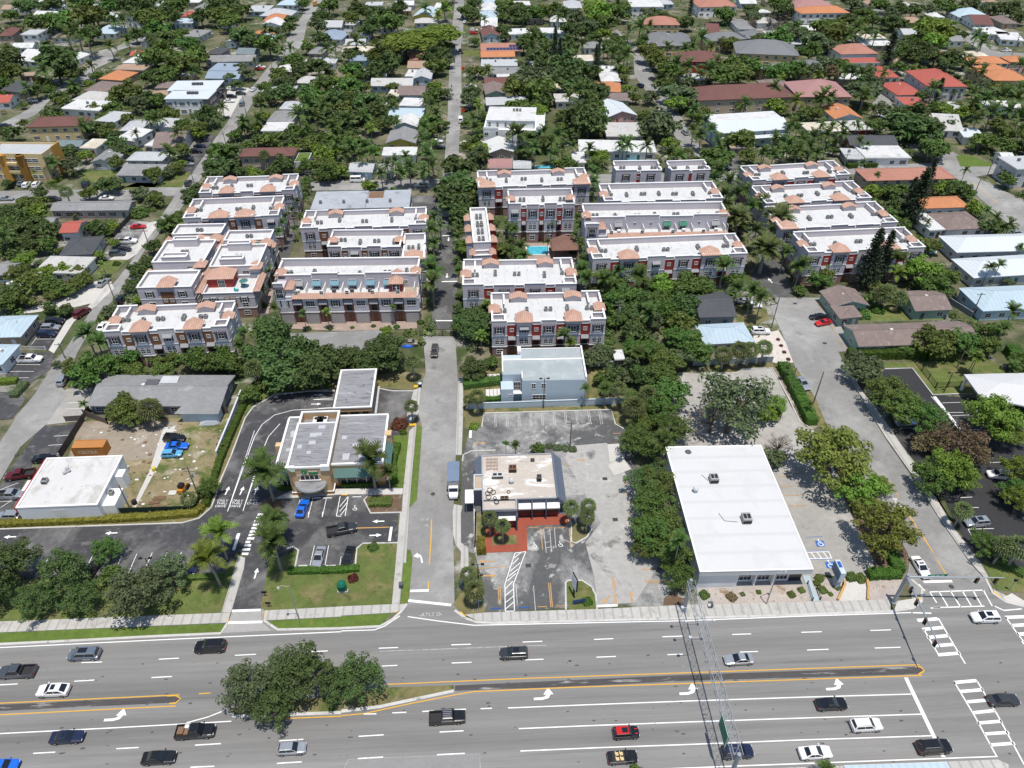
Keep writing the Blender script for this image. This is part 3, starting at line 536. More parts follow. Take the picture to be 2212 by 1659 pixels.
def twigs(seed, K, R=4.0, zs=.8, base=1.6, w=.05):
    r = random.Random(seed); cm, tm = MB(), MB(); hz = base + R*zs*.6
    tm.tube((0,0,-.2), (0,0,base), .24, .17, 6)
    for p in crown_pts(r, K, zs):
        c = p*R*1.1 + Vector((0,0,hz)); m = Vector((c.x*.4, c.y*.4, base+(c.z-base)*.5)); tm.tube((0,0,base-.1), m, .10, .06, 4, cap=False); cm.tube(m, c, w, w*.5, 3, cap=False)
        for k in range(9):
            a = m.lerp(c, r.uniform(.25,1)); e = a + Vector((r.uniform(-1,1), r.uniform(-1,1), r.uniform(-.2,1)))*R*.28; cm.tube(a, e, w*.55, w*.25, 3, cap=False)
            for q in range(3): f = a.lerp(e, r.uniform(.4,1)); cm.tube(f, f+Vector((r.uniform(-1,1), r.uniform(-1,1), r.uniform(-.3,.8)))*R*.12, w*.35, w*.2, 3, cap=False)
    return cm, tm
def feather_palm(seed, nf, L, H, up=.9, lw=.07, nl=11, tr=.16, droop=1.0, shaft=True):
    r = random.Random(seed); cm, tm = MB(), MB()
    lean = Vector((r.uniform(-.25,.25), r.uniform(-.25,.25), 0)); pr = [Vector((0,0,-.2)), lean*.3+Vector((0,0,H*.5)), lean+Vector((0,0,H))]
    tm.tube(pr[0], pr[1], tr*1.35, tr, 8, cap=False); tm.tube(pr[1], pr[2], tr, tr*.8, 8)
    hub = pr[2]
    if shaft: cm.tube(hub-Vector((0,0,.1)), hub+Vector((0,0,.9)), tr*.95, tr*.5, 7); hub = hub+Vector((0,0,.8))
    for i in range(nf):
        a = i*2.39996+r.uniform(-.25,.25); el = rad(r.uniform(-15,75) if i > 3 else 70)*up; d = Vector((math.cos(a)*math.cos(el), math.sin(a)*math.cos(el), math.sin(el)))
        l = L*r.uniform(.85,1.1); p = hub.copy(); side = Vector((-math.sin(a), math.cos(a), 0)); n = nl
        for k in range(n):
            t = k/n; d2 = (d + Vector((0,0,-droop*1.25*t*t))).normalized(); q = p + d2*(l/n)
            up_ = side.cross(d2); w = l*.25*math.sin(math.pi*min(1,.12+t*.92))**.7
            for s in (-1,1):
                tip = p + side*s*w + d2*l*.13 - up_*w*.38*droop + Vector((0,0,r.uniform(-.06,.06)))
                o = len(cm.v); b = q-p
                for vv in (p-b*.1, p+b*1.05, tip+b*.5, tip-b*.05): cm.v.append(tuple(vv))
                cm.f.append((o,o+1,o+2,o+3)); cm.m.append(0)
            p = q
    return cm, tm
def fan_palm(seed, nf, L, H, tr=.16):
    r = random.Random(seed); cm, tm = MB(), MB(); tm.tube((0,0,-.2), (r.uniform(-.1,.1),0,H-.45), tr*1.15, tr, 8); hub = Vector((0,0,H+.15))
    for i in range(nf):
        z = .93-1.48*(i+.5)/nf; a = i*2.39996+r.uniform(-.2,.2); s = math.sqrt(max(0,1-z*z)); d = Vector((math.cos(a)*s, math.sin(a)*s, z)); side = Vector((-math.sin(a), math.cos(a), 0)); up_ = side.cross(d)
        c = hub + d*L*r.uniform(.42,.55); m = 7; rr = L*.55
        for k in range(m):
            t0 = (k/m-.5)*2.9; w = .17; o = len(cm.v)
            for vv in (c, c+(d*math.cos(t0-w)+side*math.sin(t0-w))*rr*.6, c+(d*math.cos(t0)+side*math.sin(t0))*rr*r.uniform(.9,1.1)-Vector((0,0,rr*.32)), c+(d*math.cos(t0+w)+side*math.sin(t0+w))*rr*.6): cm.v.append(tuple(vv))
            cm.f.append((o,o+1,o+2,o+3)); cm.m.append(0)
    return cm, tm
def conifer(seed, H, Rr, n):
    r = random.Random(seed); cm, tm = MB(), MB(); tm.tube((0,0,-.2), (0,0,H*.97), .28, .04, 6)
    for i in range(n):
        t = (i/n)**.9; z = H*(.08+.9*t); l = Rr*(1-t)**.75*r.uniform(.7,1.15)+.25
        for k in range(7):
            a = r.uniform(0,6.283); e = Vector((math.cos(a)*l, math.sin(a)*l, z+l*.22))
            for q in range(7):
                f = r.uniform(.15,1); c = Vector((0,0,z)).lerp(e, f); leaf(cm, c+Vector((r.gauss(0,.16), r.gauss(0,.16), r.gauss(0,.12))), Vector((r.uniform(-.7,.7), r.uniform(-.7,.7), 1)), .34, .17, r)
    return cm, tm
def bush(seed, n, ls, R=1.0, zs=.85):
    r = random.Random(seed); cm = MB()
    for i in range(n):
        d = Vector((r.gauss(0,1), r.gauss(0,1), abs(r.gauss(0,1))+.05)).normalized(); k = R*r.uniform(.8,1.06)*(1+.12*math.sin(4*math.atan2(d.y,d.x)+seed))
        leaf(cm, Vector((d.x*k, d.y*k, d.z*k*zs+.05)), d+Vector((r.uniform(-.6,.6), r.uniform(-.6,.6), r.uniform(0,.7))), ls, ls*.6, r)
    return cm
PROTO = {}
def reg(k, pairs, mats): PROTO[k] = [(c.mesh('crown', LM[mats]), t.mesh('trunk', BARK if 'palm' not in k and k != 'fan' and k != 'date' else PBARK)) for c, t in pairs]
NEAR = [broadleaf(s, 66, 54, .21, spread=.23, zs=.66, lo=-.35) for s in (1,2,3)]; MIDT = [broadleaf(s, 42, 50, .36, spread=.31, zs=.68) for s in (4,5,6)]; FART = [broadleaf(s, 20, 34, .72, spread=.44) for s in (7,8,9)]
NM = [(c.mesh('crown', LM['oak']), t.mesh('trunk', BARK)) for c, t in NEAR]; MM = [(c.mesh('crown', LM['oak']), t.mesh('trunk', BARK)) for c, t in MIDT]; FM = [(c.mesh('crown', LM['oak']), t.mesh('trunk', BARK)) for c, t in FART]
SP = [(c.mesh('crown', LM['oak']), t.mesh('trunk', BARK)) for c, t in (broadleaf(21, 40, 40, .26, sparse=.85, spread=.33), broadleaf(22, 40, 40, .26, sparse=.8, spread=.33))]
FL = [(c.mesh('crown', LM['oak']), t.mesh('trunk', BARK)) for c, t in (broadleaf(31, 60, 80, .30, zs=.36, base=3.0, spread=.27, lo=-.2), broadleaf(32, 60, 80, .30, zs=.40, base=3.0, spread=.27, lo=-.2))]
reg('bare', [twigs(41, 26), twigs(42, 26)], 'twig')
reg('palm', [feather_palm(51, 15, 3.0, 6), feather_palm(52, 14, 2.8, 6), feather_palm(53, 17, 3.1, 6)], 'palm'); reg('ypalm', [feather_palm(54, 17, 2.9, 6), feather_palm(55, 15, 2.8, 6)], 'ypalm')
reg('farpalm', [feather_palm(56, 13, 2.9, 6, nl=6), feather_palm(57, 12, 2.7, 6, nl=6)], 'palm'); reg('date', [feather_palm(58, 52, 3.6, 6, nl=9, tr=.32, droop=.75, shaft=False), feather_palm(59, 48, 3.5, 6, nl=9, tr=.32, droop=.75, shaft=False)], 'fan')
reg('fan', [fan_palm(61, 46, 1.7, 4), fan_palm(62, 42, 1.6, 4)], 'fan'); reg('conifer', [conifer(71, 18, 3.6, 60), conifer(72, 18, 3.2, 60)], 'conifer')
BUSH = [bush(s, 420, .16).mesh('bush', LM['hedge']) for s in (81,82)]
KIND = {  # species -> (category, phrase, tree height for a 8 m crown)
 'oak': 'dark green oak-like tree', 'green': 'green leafy tree', 'lime': 'bright green tree', 'olive': 'olive green spreading tree', 'gold': 'yellow green spreading tree', 'grey': 'grey green tree', 'brown': 'brownish sparse tree', 'sparse': 'thin crowned tree', 'bare': 'bare branched tree',
 'palm': 'feather palm', 'ypalm': 'yellow green palm', 'fan': 'fan palm', 'date': 'stout date palm', 'conifer': 'dark conifer', 'canopy': 'wide flat crowned green tree'}
NTREE = [0]
QUEUE = []
def tree(kind, p, Dm, H=None, label=None, group=None, now=False):
    """kind, ground place, crown width in m, palm/conifer height in m; broadleaf trees wait in QUEUE for flush_trees"""
    if not now and kind not in ('palm','ypalm','fan','date','conifer','bare'): QUEUE.append((Dm/depth(p)+(9 if label else 0), kind, p, Dm, H, label)); return
    i = NTREE[0]; NTREE[0] += 1; r = random.Random(i*77+3); far = p.y; rz = r.uniform(0, 6.28)
    nm = {'palm':'palm_tree','ypalm':'palm_tree','fan':'fan_palm','date':'date_palm','conifer':'conifer_tree','bare':'bare_tree'}.get(kind, 'broadleaf_tree')
    t = thing(nm, None, 'palm' if 'palm' in nm else 'tree', (p.x, p.y, 0), rz, group)
    zs = None; lm = None
    if kind in ('palm','ypalm','fan','date','conifer','bare'):
        key = 'farpalm' if kind in ('palm','ypalm') and far > 190 else kind; cme, tme = PROTO[key][i % len(PROTO[key])]
        s = Dm/{'palm':5.4,'ypalm':5.4,'fan':3.1,'date':6.6,'conifer':7.0,'bare':8.0}[kind]
        if kind == 'ypalm': lm = LM['ypalm']
        base = {'palm':6,'ypalm':6,'fan':4,'date':6,'conifer':18,'bare':6}[kind]; zt = (H or base*s)/base
        if kind in ('palm','ypalm','fan','date'):
            tr = place('trunk', tme, t, scale=(s, s, zt)); c = place('crown', cme, t, loc=(0,0,(H or base*s)-base*s), scale=s, mats=[lm] if lm else None)
        else: place('trunk', tme, t, scale=(s,s,zt)); place('crown', cme, t, scale=(s,s,zt))
    else:
        pool = SP if kind in ('sparse','brown') else FL if kind == 'canopy' else NM if far < 125 else MM if far < 210 else FM
        cme, tme = pool[i % len(pool)]; s = Dm/(7.9 if far < 125 else 8.6); z = s*r.uniform(.85,1.1) if H is None else H/7.0
        lm = LM[{'sparse':'grey','canopy':'lime'}.get(kind, kind)]
        place('trunk', tme, t, scale=(s,s,z)); place('crown', cme, t, scale=(s,s,z), mats=[lm])
    ph = ('small ' if Dm < (3.2 if 'palm' in nm else 5) else 'large ' if Dm > (6.5 if 'palm' in nm else 9.5) else '') + KIND[kind]
    if label: t['label'] = label
    else: auto(t, ph, t['category'], p, group)
    return t
def tree_px(kind, t, x, y, dpx, H=None, label=None, group=None, cz=None):
    """from the crown centre in the photo and its width there"""
    z = 4.0
    for _ in range(3):
        p = at(t, x, y, z); Dm = dpx/3.0*depth(p)/FPX
        if kind in ('palm','ypalm','fan','date'): z = (H if H else {'palm':6,'ypalm':6,'fan':4,'date':6}[kind]*Dm/{'palm':5.4,'ypalm':5.4,'fan':3.1,'date':6.6}[kind]) + .4
        elif kind == 'conifer': z = (H or 18)*.5
        else: z = (2.2+4*.72*.62)*Dm/8.6
    return tree(kind, Vector((p.x, p.y, 0)), Dm, H, label, group)
def shrub(t, x, y, dpx, leafk='hedge', phrase='round clipped green bush', zs=1.0):
    p = at(t, x, y, .5); s = dpx/3.0*depth(p)/FPX/2
    o = place('bush', BUSH[int(x) % 2], None, (p.x, p.y, .05), RND.uniform(0,6), (s, s, s*zs), [LM[leafk]]); return tag(o, phrase, 'bush')
def hedge(s, w, h, leafk='hedge', label=None, phrase='clipped green hedge', dens=26, ls=.17):
    p = PTS(s); mb = MB(); r = random.Random(len(s)*7)
    ribbon_into(mb, p, w*.86, 0, h*.92)
    for i in range(len(p)-1):
        a, b = p[i], p[i+1]; d = b-a; L = d.length; d.normalize(); n = Vector((-d.y, d.x, 0))
        for k in range(int(L*(w+2*h)*dens)):
            u = r.uniform(0,L); q = r.uniform(0, w+2*h)
            if q < h: c = n*(-w/2)+Vector((0,0,q)); nn = -n
            elif q < h+w: c = n*(q-h-w/2)+Vector((0,0,h)); nn = Vector((0,0,1))
            else: c = n*(w/2)+Vector((0,0,q-h-w)); nn = n
            nz = .06*math.sin(u*2.1)+.05*math.sin(u*5.3)
            leaf(mb, a+d*u+c*(1+nz), nn+Vector((r.uniform(-.6,.6), r.uniform(-.6,.6), r.uniform(0,.8))), ls, ls*.6, r)
    o = mb.build('hedge', LM[leafk]); c = p[len(p)//2]
    if label: tag(o, label, 'hedge')
    else: auto(o, phrase, 'hedge', c)
    return o

NO = []            # outlines where nothing grows
def inside(x, y, P):
    c = False; j = len(P)-1
    for i in range(len(P)):
        (xi, yi), (xj, yj) = P[i], P[j]
        if (yi > y) != (yj > y) and x < (xj-xi)*(y-yi)/(yj-yi)+xi: c = not c
        j = i
    return c
def blocked(x, y): return any(b[0] < x < b[1] and b[2] < y < b[3] and inside(x, y, P) for b, P in NO)
def noplant(P): NO.append(((min(q[0] for q in P), max(q[0] for q in P), min(q[1] for q in P), max(q[1] for q in P)), P))
def noframe(o, W, D, m=.6):
    a = o.rotation_euler.z; ca, sa = math.cos(a), math.sin(a); noplant([(o.location.x+ca*u-sa*v, o.location.y+sa*u+ca*v) for u, v in ((-m,-m),(W+m,-m),(W+m,D+m),(-m,D+m))])
SK = ('oak','green','lime','olive','grey','brown')
def flush_trees(nmax, nfill, nshrub):
    QUEUE.sort(key=lambda a: -a[0])
    for q in QUEUE[:nmax]: tree(q[1], q[2], q[3], q[4], q[5], now=True)
    rest = [(q[1] if q[1] in SK else 'lime' if q[1] == 'canopy' else 'grey', q[2], q[3]) for q in QUEUE[nmax:]]; r = random.Random(5); n = k = 0
    def clear(x, y, h):
        d = math.hypot(x,y); L = h*d/(CAMH-h)*.9; ux, uy = x/d, y/d; return not any(blocked(x+ux*L*t, y+uy*L*t) for t in (0,.3,.6,.9))
    while n < nfill and k < 60000:
        k += 1; X, Y = r.uniform(-60,2270), r.uniform(-25,560) if r.random() < .85 else r.uniform(300,760)
        p = at('W',X,Y); Dm = r.choice((4,5,6,7,8)); 
        if r.random() > min(1, (p.y/300)**-1+.25): continue
        if not clear(p.x,p.y,Dm*.75): continue
        n += 1; rest.append((r.choice(('oak','oak','oak','green','green','olive','olive','grey','lime')), p, Dm))
    cv, cf, cm, tv, tf = [], [], [], [], []
    src = [(c, t) for c, t in FART]
    for i, (kd, p, Dm) in enumerate(rest):
        c, t = src[i % 3]; s = Dm/8.6; a = r.uniform(0,6.28); ca, sa = math.cos(a)*s, math.sin(a)*s; sz = s*r.uniform(.85,1.1)
        for S_, V, F in ((c,cv,cf),(t,tv,tf)):
            o = len(V); V.extend((p.x+x*ca-y*sa, p.y+x*sa+y*ca, z*sz) for x,y,z in S_.v); F.extend(tuple(j+o for j in f) for f in S_.f)
        cm.extend([SK.index(kd)]*len(c.f))
    me = bpy.data.meshes.new('distant_trees'); o = len(cv); me.from_pydata(cv+tv, [], cf+[tuple(j+o for j in f) for f in tf])
    for kd in SK: me.materials.append(LM[kd])
    me.materials.append(BARK); me.polygons.foreach_set('material_index', cm+[len(SK)]*len(tf)); q = place('distant_trees', me); tag(q, 'mass of smaller trees filling the yards between the distant houses', 'trees'); q['kind'] = 'stuff'
    mb = MB(); n = k = 0
    while n < nshrub and k < 60000:
        k += 1; X, Y = r.uniform(-60,2270), r.uniform(-25,760); p = at('W',X,Y); h = r.uniform(.7,2.2)
        if not clear(p.x,p.y,h): continue
        n += 1; mi = r.choice((0,1,1,2,3,3,4)); w = r.uniform(.8,2.2)
        for j in range(34 if Y > 250 else 20):
            d = Vector((r.gauss(0,1), r.gauss(0,1), abs(r.gauss(0,1)))).normalized(); leaf(mb, p+Vector((d.x*w, d.y*w, .1+d.z*h)), d+Vector((r.uniform(-.6,.6), r.uniform(-.6,.6), .5)), .38 if Y > 250 else .6, .3, r); mb.m[-1] = mi
    q = mb.build('undergrowth', [LM[k_] for k_ in SK]); tag(q, 'low shrubs and undergrowth scattered through the yards', 'shrubs'); q['kind'] = 'stuff'
# ---------------------------------------------------------------- vehicles
def carpaint(n, c, rough=.22, metal=0.0):
    if n in MT: return MT[n]
    m, nt, b = _nt(n); b.inputs['Base Color'].default_value = (*c, 1); b.inputs['Roughness'].default_value = rough; b.inputs['Metallic'].default_value = metal
    b.inputs['Coat Weight'].default_value = .6; b.inputs['Coat Roughness'].default_value = .06
    oi = nt.nodes.new('ShaderNodeTexCoord'); f = _range(nt, _noise(nt, oi.outputs['Object'], 1.3), .3, .7, rough*.8, rough*1.4); nt.links.new(f, b.inputs['Roughness'])
    MT[n] = m; return m
CP = {'black': (.008,.008,.009), 'navy': (.012,.018,.05), 'grey': (.11,.12,.13), 'silver': (.42,.44,.46), 'white': (.78,.78,.77), 'blue': (.012,.13,.62), 'lightblue': (.10,.36,.60), 'red': (.52,.015,.012), 'maroon': (.10,.008,.010),
      'darkgrey': (.035,.037,.04), 'bronze': (.10,.085,.065), 'steelblue': (.20,.24,.29), 'orange': (.6,.25,.02), 'sand': (.42,.37,.28)}
def cpaint(k): return carpaint('car_' + k, CP[k], .25, .5 if k in ('silver','grey','steelblue','bronze','sand') else .0)
CGLASS = carpaint('car_glass', (.012,.015,.02), .05); TYRE = mc('tyre_rubber', (.018,.018,.018), .85); RIM = mc('wheel_rim', (.38,.38,.39), .35, metal=.6)
HEADL = mc('lamp_lens', (.75,.76,.78), .15); TAILL = mc('tail_lens', (.30,.012,.010), .2); LINER = mc('bed_liner', (.03,.03,.032), .8); TRIM = mc('black_trim', (.014,.014,.015), .5)
_wb = MB(); n = 14
_wb.add([(.34*math.cos(i*6.2832/n), s*.12, .34*math.sin(i*6.2832/n)) for s in (-1,1) for i in range(n)], [(i,(i+1)%n,n+(i+1)%n,n+i) for i in range(n)]+[tuple(range(n))[::-1], tuple(range(n,2*n))]); WHEEL = _wb.mesh('wheel', TYRE)
_rb = MB(); _rb.add([(.21*math.cos(i*6.2832/10), s*.135, .21*math.sin(i*6.2832/10)) for s in (-1,1) for i in range(10)], [(i,(i+1)%10,10+(i+1)%10,10+i) for i in range(10)]+[tuple(range(10))[::-1], tuple(range(10,20))]); RIMM = _rb.mesh('rim', RIM)
def loft(secs):
    mb = MB(); n = 10
    for x, w, zb, zt in secs:
        zm = zb+(zt-zb)*.55
        for y, z in ((-.86*w,zb),(-.97*w,zb+.10),(-w,zm),(-.95*w,zt-.06),(-.80*w,zt),(.80*w,zt),(.95*w,zt-.06),(w,zm),(.97*w,zb+.10),(.86*w,zb)): mb.v.append((x,y,z))
    for k in range(len(secs)-1):
        for i in range(n): mb.f.append((k*n+i,k*n+(i+1)%n,(k+1)*n+(i+1)%n,(k+1)*n+i)); mb.m.append(0)
    mb.f += [tuple(range(n)), tuple(range((len(secs)-1)*n+n-1, (len(secs)-1)*n-1, -1))]; mb.m += [0,0]; return mb
SPEC = {  # L, W, H, hood, belt, x of rear glass foot, roof rear, roof front, windscreen foot (fractions of length from the tail)
 'sedan': (4.8,1.84,1.44,.82,.93,.15,.31,.51,.70), 'coupe': (4.6,1.86,1.34,.80,.90,.08,.30,.48,.68), 'suv': (4.65,1.88,1.70,1.02,1.10,.03,.09,.57,.73), 'bigsuv': (5.05,2.0,1.82,1.08,1.16,.03,.08,.58,.73), 'hatch': (4.2,1.78,1.50,.90,.96,.04,.13,.55,.73),
 'minivan': (5.1,1.98,1.76,.98,1.08,.03,.08,.66,.83), 'coupesuv': (4.85,1.95,1.62,1.0,1.08,.04,.24,.56,.73), 'pickup': (5.7,2.0,1.88,1.12,1.18,.37,.40,.62,.735), 'jeep': (5.5,1.9,1.88,1.12,1.20,.36,.375,.66,.70), 'mini': (3.95,1.76,1.45,.90,.98,.04,.10,.60,.70), 'van': (5.4,2.0,2.2,1.15,1.3,.02,.04,.74,.88), 'convertible': (4.4,1.84,1.30,.86,.90,.10,.3,.48,.68)}
CARS = {}
def car_meshes(k):
    if k in CARS: return CARS[k]
    L, W, H, hd, bl, g0, r0, r1, g1 = SPEC[k]; w = W/2; open_bed = k in ('pickup','jeep'); D = {}
    box = k in ('jeep','van')
    def X(f): return (f-.5)*L
    if open_bed: secs = [(X(g0)-.05,w,.34,bl)]
    else: secs = [(X(0),.80*w,.42,bl*.80),(X(.012),.93*w,.32,bl*.95),(X(.06),.985*w,.24,bl)]
    secs += [(X(.30 if not open_bed else .45),w,.22,bl),(X(.55),w,.22,bl),(X(g1),w,.22,bl-.01)]
    secs += [(X(.86),.985*w,.24,hd),(X(.95),.93*w,.28,hd*.93),(X(.988),.84*w,.34,hd*.80),(X(1),.70*w,.40,hd*.66)] if not box else [(X(.90),.97*w,.30,hd),(X(.985),.93*w,.36,hd*.97),(X(1),.88*w,.42,hd*.8)]
    b = loft(secs)
    bw, tw = .90*w, (.74 if not box else .84)*w; zb = bl-.03
    lo = [(X(g0),-bw,zb),(X(g1),-bw,zb),(X(g1),bw,zb),(X(g0),bw,zb)]; hi = [(X(r0),-tw,H-.05),(X(r1),-tw,H-.05),(X(r1),tw,H-.05),(X(r0),tw,H-.05)]; dm = [(X(r0)+.12,-tw*.82,H),(X(r1)-.14,-tw*.82,H),(X(r1)-.14,tw*.82,H),(X(r0)+.12,tw*.82,H)]
    if k != 'convertible': b.add(lo+hi+dm, [(0,1,5,4),(1,2,6,5),(2,3,7,6),(3,0,4,7),(4,5,9,8),(5,6,10,9),(6,7,11,10),(7,4,8,11),(8,9,10,11)])
    if open_bed:
        x0, x1 = X(0), X(g0)-.05
        for q in ((x0,x1,-w,-w+.10),(x0,x1,w-.10,w)): b.box(q[0],q[1],q[2],q[3],.42,bl)
        b.box(x0,x0+.09,-w+.10,w-.10,.42,bl-.02)
        q = MB(); q.box(x0+.09,x1,-w+.10,w-.10,.45,.66); q.box(x1-.04,x1-.01,-w+.10,w-.10,.66,bl-.03); q.box(x0+.09,x1,-w+.10,-w+.13,.66,bl-.02); q.box(x0+.09,x1,w-.13,w-.10,.66,bl-.02); D['bed'] = q.mesh('bed', LINER)
    D['body'] = b.mesh('body', cpaint('black'), smooth=False)
    P = [Vector(p) for p in lo+hi]
    def pane(a, bq, c, d, u0, u1, v0, v1):
        m = MB(); f = lambda u, v: (a.lerp(bq,u)).lerp(d.lerp(c,u), v); n = (bq-a).cross(d-a).normalized()*.014
        m.add([f(u0,v0)+n, f(u1,v0)+n, f(u1,v1)+n, f(u0,v1)+n], [(0,1,2,3)]); return m
    if k != 'convertible':
        D['windshield'] = pane(P[1],P[2],P[6],P[5],.06,.94,.06,.95).mesh('windshield', CGLASS); D['rear_window'] = pane(P[3],P[0],P[4],P[7],.10,.90,.15,.92).mesh('rear_window', CGLASS)
        s = pane(P[0],P[1],P[5],P[4],.06,.48,.14,.90); s2 = pane(P[0],P[1],P[5],P[4],.51,.93,.14,.90); s.add(s2.v, s2.f); D['side_window'] = s.mesh('side_window', CGLASS)
        s = pane(P[2],P[3],P[7],P[6],.07,.49,.14,.90); s2 = pane(P[2],P[3],P[7],P[6],.52,.94,.14,.90); s.add(s2.v, s2.f); D['side_window2'] = s.mesh('side_window', CGLASS)
        m = MB(); m.box(X(r0)+(X(r1)-X(r0))*.45, X(r1)-.2, -tw*.6, tw*.6, H+.002, H+.012); D['sunroof'] = m.mesh('sunroof', CGLASS)
        m = MB()
        for s in (-1,1): m.box(X(r0)+.15, X(r1)-.15, s*tw*.86-.03, s*tw*.86+.03, H-.02, H+.05)
        D['roof_rail'] = m.mesh('roof_rail', RIM)
    else:
        m = MB(); m.box(X(.16),X(.62),-w*.72,w*.72,bl-.02,bl+.012); D['cabin'] = m.mesh('cabin', LINER)
        m = MB()
        for sx in (.27,.42):
            for sy in (-1,1): m.box(X(sx),X(sx)+.45,sy*.36-.24,sy*.36+.24,bl-.1,bl+.05); m.box(X(sx)-.10,X(sx)+.02,sy*.36-.24,sy*.36+.24,bl-.1,bl+.38)
        D['seat'] = m.mesh('seat', paint('cream'))
        a = [Vector((X(.70),-bw*.95,bl)),Vector((X(.70),bw*.95,bl)),Vector((X(.585),bw*.85,H)),Vector((X(.585),-bw*.85,H))]; m = MB(); m.add(a, [(0,1,2,3)]); D['windshield'] = m.mesh('windshield', CGLASS)
    m = MB(); m.box(X(.955),X(.992),w*.48,w*.80,hd*.66,hd*.82); D['hl'] = m.mesh('headlight', HEADL); m = MB(); m.box(X(.955),X(.992),-w*.80,-w*.48,hd*.66,hd*.82); D['hr'] = m.mesh('headlight', HEADL)
    for nm, sy in (('tl',1),('tr',-1)):
        m = MB(); m.box(X(0)-.015,X(.02),min(sy*w*.50,sy*w*.86),max(sy*w*.50,sy*w*.86),bl*.72,bl*.86); D[nm] = m.mesh('taillight', TAILL)
        m = MB(); m.box(X(g1)-.28,X(g1)-.12,min(sy*w*.95,sy*(w+.17)),max(sy*w*.95,sy*(w+.17)),bl-.02,bl+.12); D['m'+nm] = m.mesh('mirror', TRIM)
    m = MB(); m.box(X(1)-.10,X(1)+.01,-w*.45,w*.45,.42,hd*.62); D['grille'] = m.mesh('grille', TRIM)
    CARS[k] = D; return D
GZ = .085
def car(k, t, x, y, ang, col, label, group=None, roof=None, hood=None, rails=False, sunroof=False, cat='car', gz=GZ):
    p = at(t, x, y, .75); D = car_meshes(k); L, W, H, hd, bl = SPEC[k][:5]
    o = thing({'pickup':'pickup_truck','jeep':'pickup_truck','van':'parked_van','minivan':'minivan'}.get(k,'car'), label, cat if k not in ('pickup','jeep') else 'pickup truck', (p.x,p.y,gz), rad(ang), group); pm = cpaint(col)
    place('body', D['body'], o, mats=[pm])
    for nm in ('windshield','rear_window','side_window','side_window2','hl','hr','tl','tr','grille','bed','cabin','seat'):
        if nm in D: place(D[nm].name.split('.')[0], D[nm], o)
    if sunroof: place('sunroof', D['sunroof'], o)
    if rails: place('roof_rail', D['roof_rail'], o)
    for nm in ('mtl','mtr'): place('mirror', D[nm], o, mats=[pm])
    for fx in (.18,.81):
        for sy in (-1,1):
            w = place('wheel', WHEEL, o, ((fx-.5)*L, sy*(W/2-.10), .34)); place('rim', RIMM, w)
    if roof:
        tw = SPEC[k][1]/2*.74; m = MB(); m.box((SPEC[k][6]-.5)*L+.05,(SPEC[k][7]-.5)*L-.05,-tw*.94,tw*.94,H-.045,H+.008); m.build('roof', cpaint(roof), o)
    if hood: 
        for sy in (-1,1): m = MB(); m.box(.24*L,.43*L,sy*.35-.07,sy*.35+.07,hd-.03,hd+.015); m.build('hood_stripe', cpaint(hood), o)
    return o
# ---------------------------------------------------------------- building helpers
ROOFW = mat('white_roof_membrane', (.575,.575,.57), .7, ((.25,.05),(3,.04)), [((.44,.43,.41),.30,.54,.74),((.40,.39,.37),1.5,.64,.74)], 'pos', seam=(0,3.0,.93))
TILE_ = mat('terracotta_tile', (.49,.30,.225), .85, ((.6,.10),(5,.14)), [((.55,.37,.29),1.2,.5,.7)], 'obj', seam=(0,.5,.62))
STUC = mat('lavender_stucco', (.54,.51,.55), .85, ((.3,.07),(2.5,.05)), [((.47,.45,.49),.25,.55,.75)], 'obj')
STIN = mat('lilac_parapet', (.53,.485,.50), .85, ((.3,.06),(2.5,.05)), None, 'obj')
WHT = mc('white_trim', (.80,.79,.77), .7, ((.4,.06),(3,.04)), None, 'obj')
TREL = mc('trellis_wood', (.035,.025,.05), .7)
GARD = mat('garage_door_panel', (.40,.385,.37), .7, ((1,.08),), None, 'obj', seam=(2,.55,.75))
AWN = {'green': mat('green_awning', (.05,.20,.13), .7, ((2,.15),), None, 'obj', seam=(0,.5,.75)), 'grey': mat('grey_awning', (.30,.30,.31), .7, ((2,.12),), None, 'obj', seam=(0,.4,.8)), 'blue': mat('blue_awning', (.17,.30,.36), .7, ((2,.12),), None, 'obj', seam=(0,.5,.7))}
def local_frame(A, B, C, h, name, label, cat, group=None):
    """building frame from two front corners and one back point, all at height h: x along the front, y to the back"""
    d = Vector((B.x-A.x, B.y-A.y, 0)); W = d.length; d.normalize(); n = Vector((-d.y, d.x, 0)); D = abs((C-A).dot(n))
    o = thing(name, label, cat, (A.x, A.y, 0), math.atan2(d.y, d.x), group); noframe(o, W, D, 1.2 if h > 5 else .6); return o, W, D
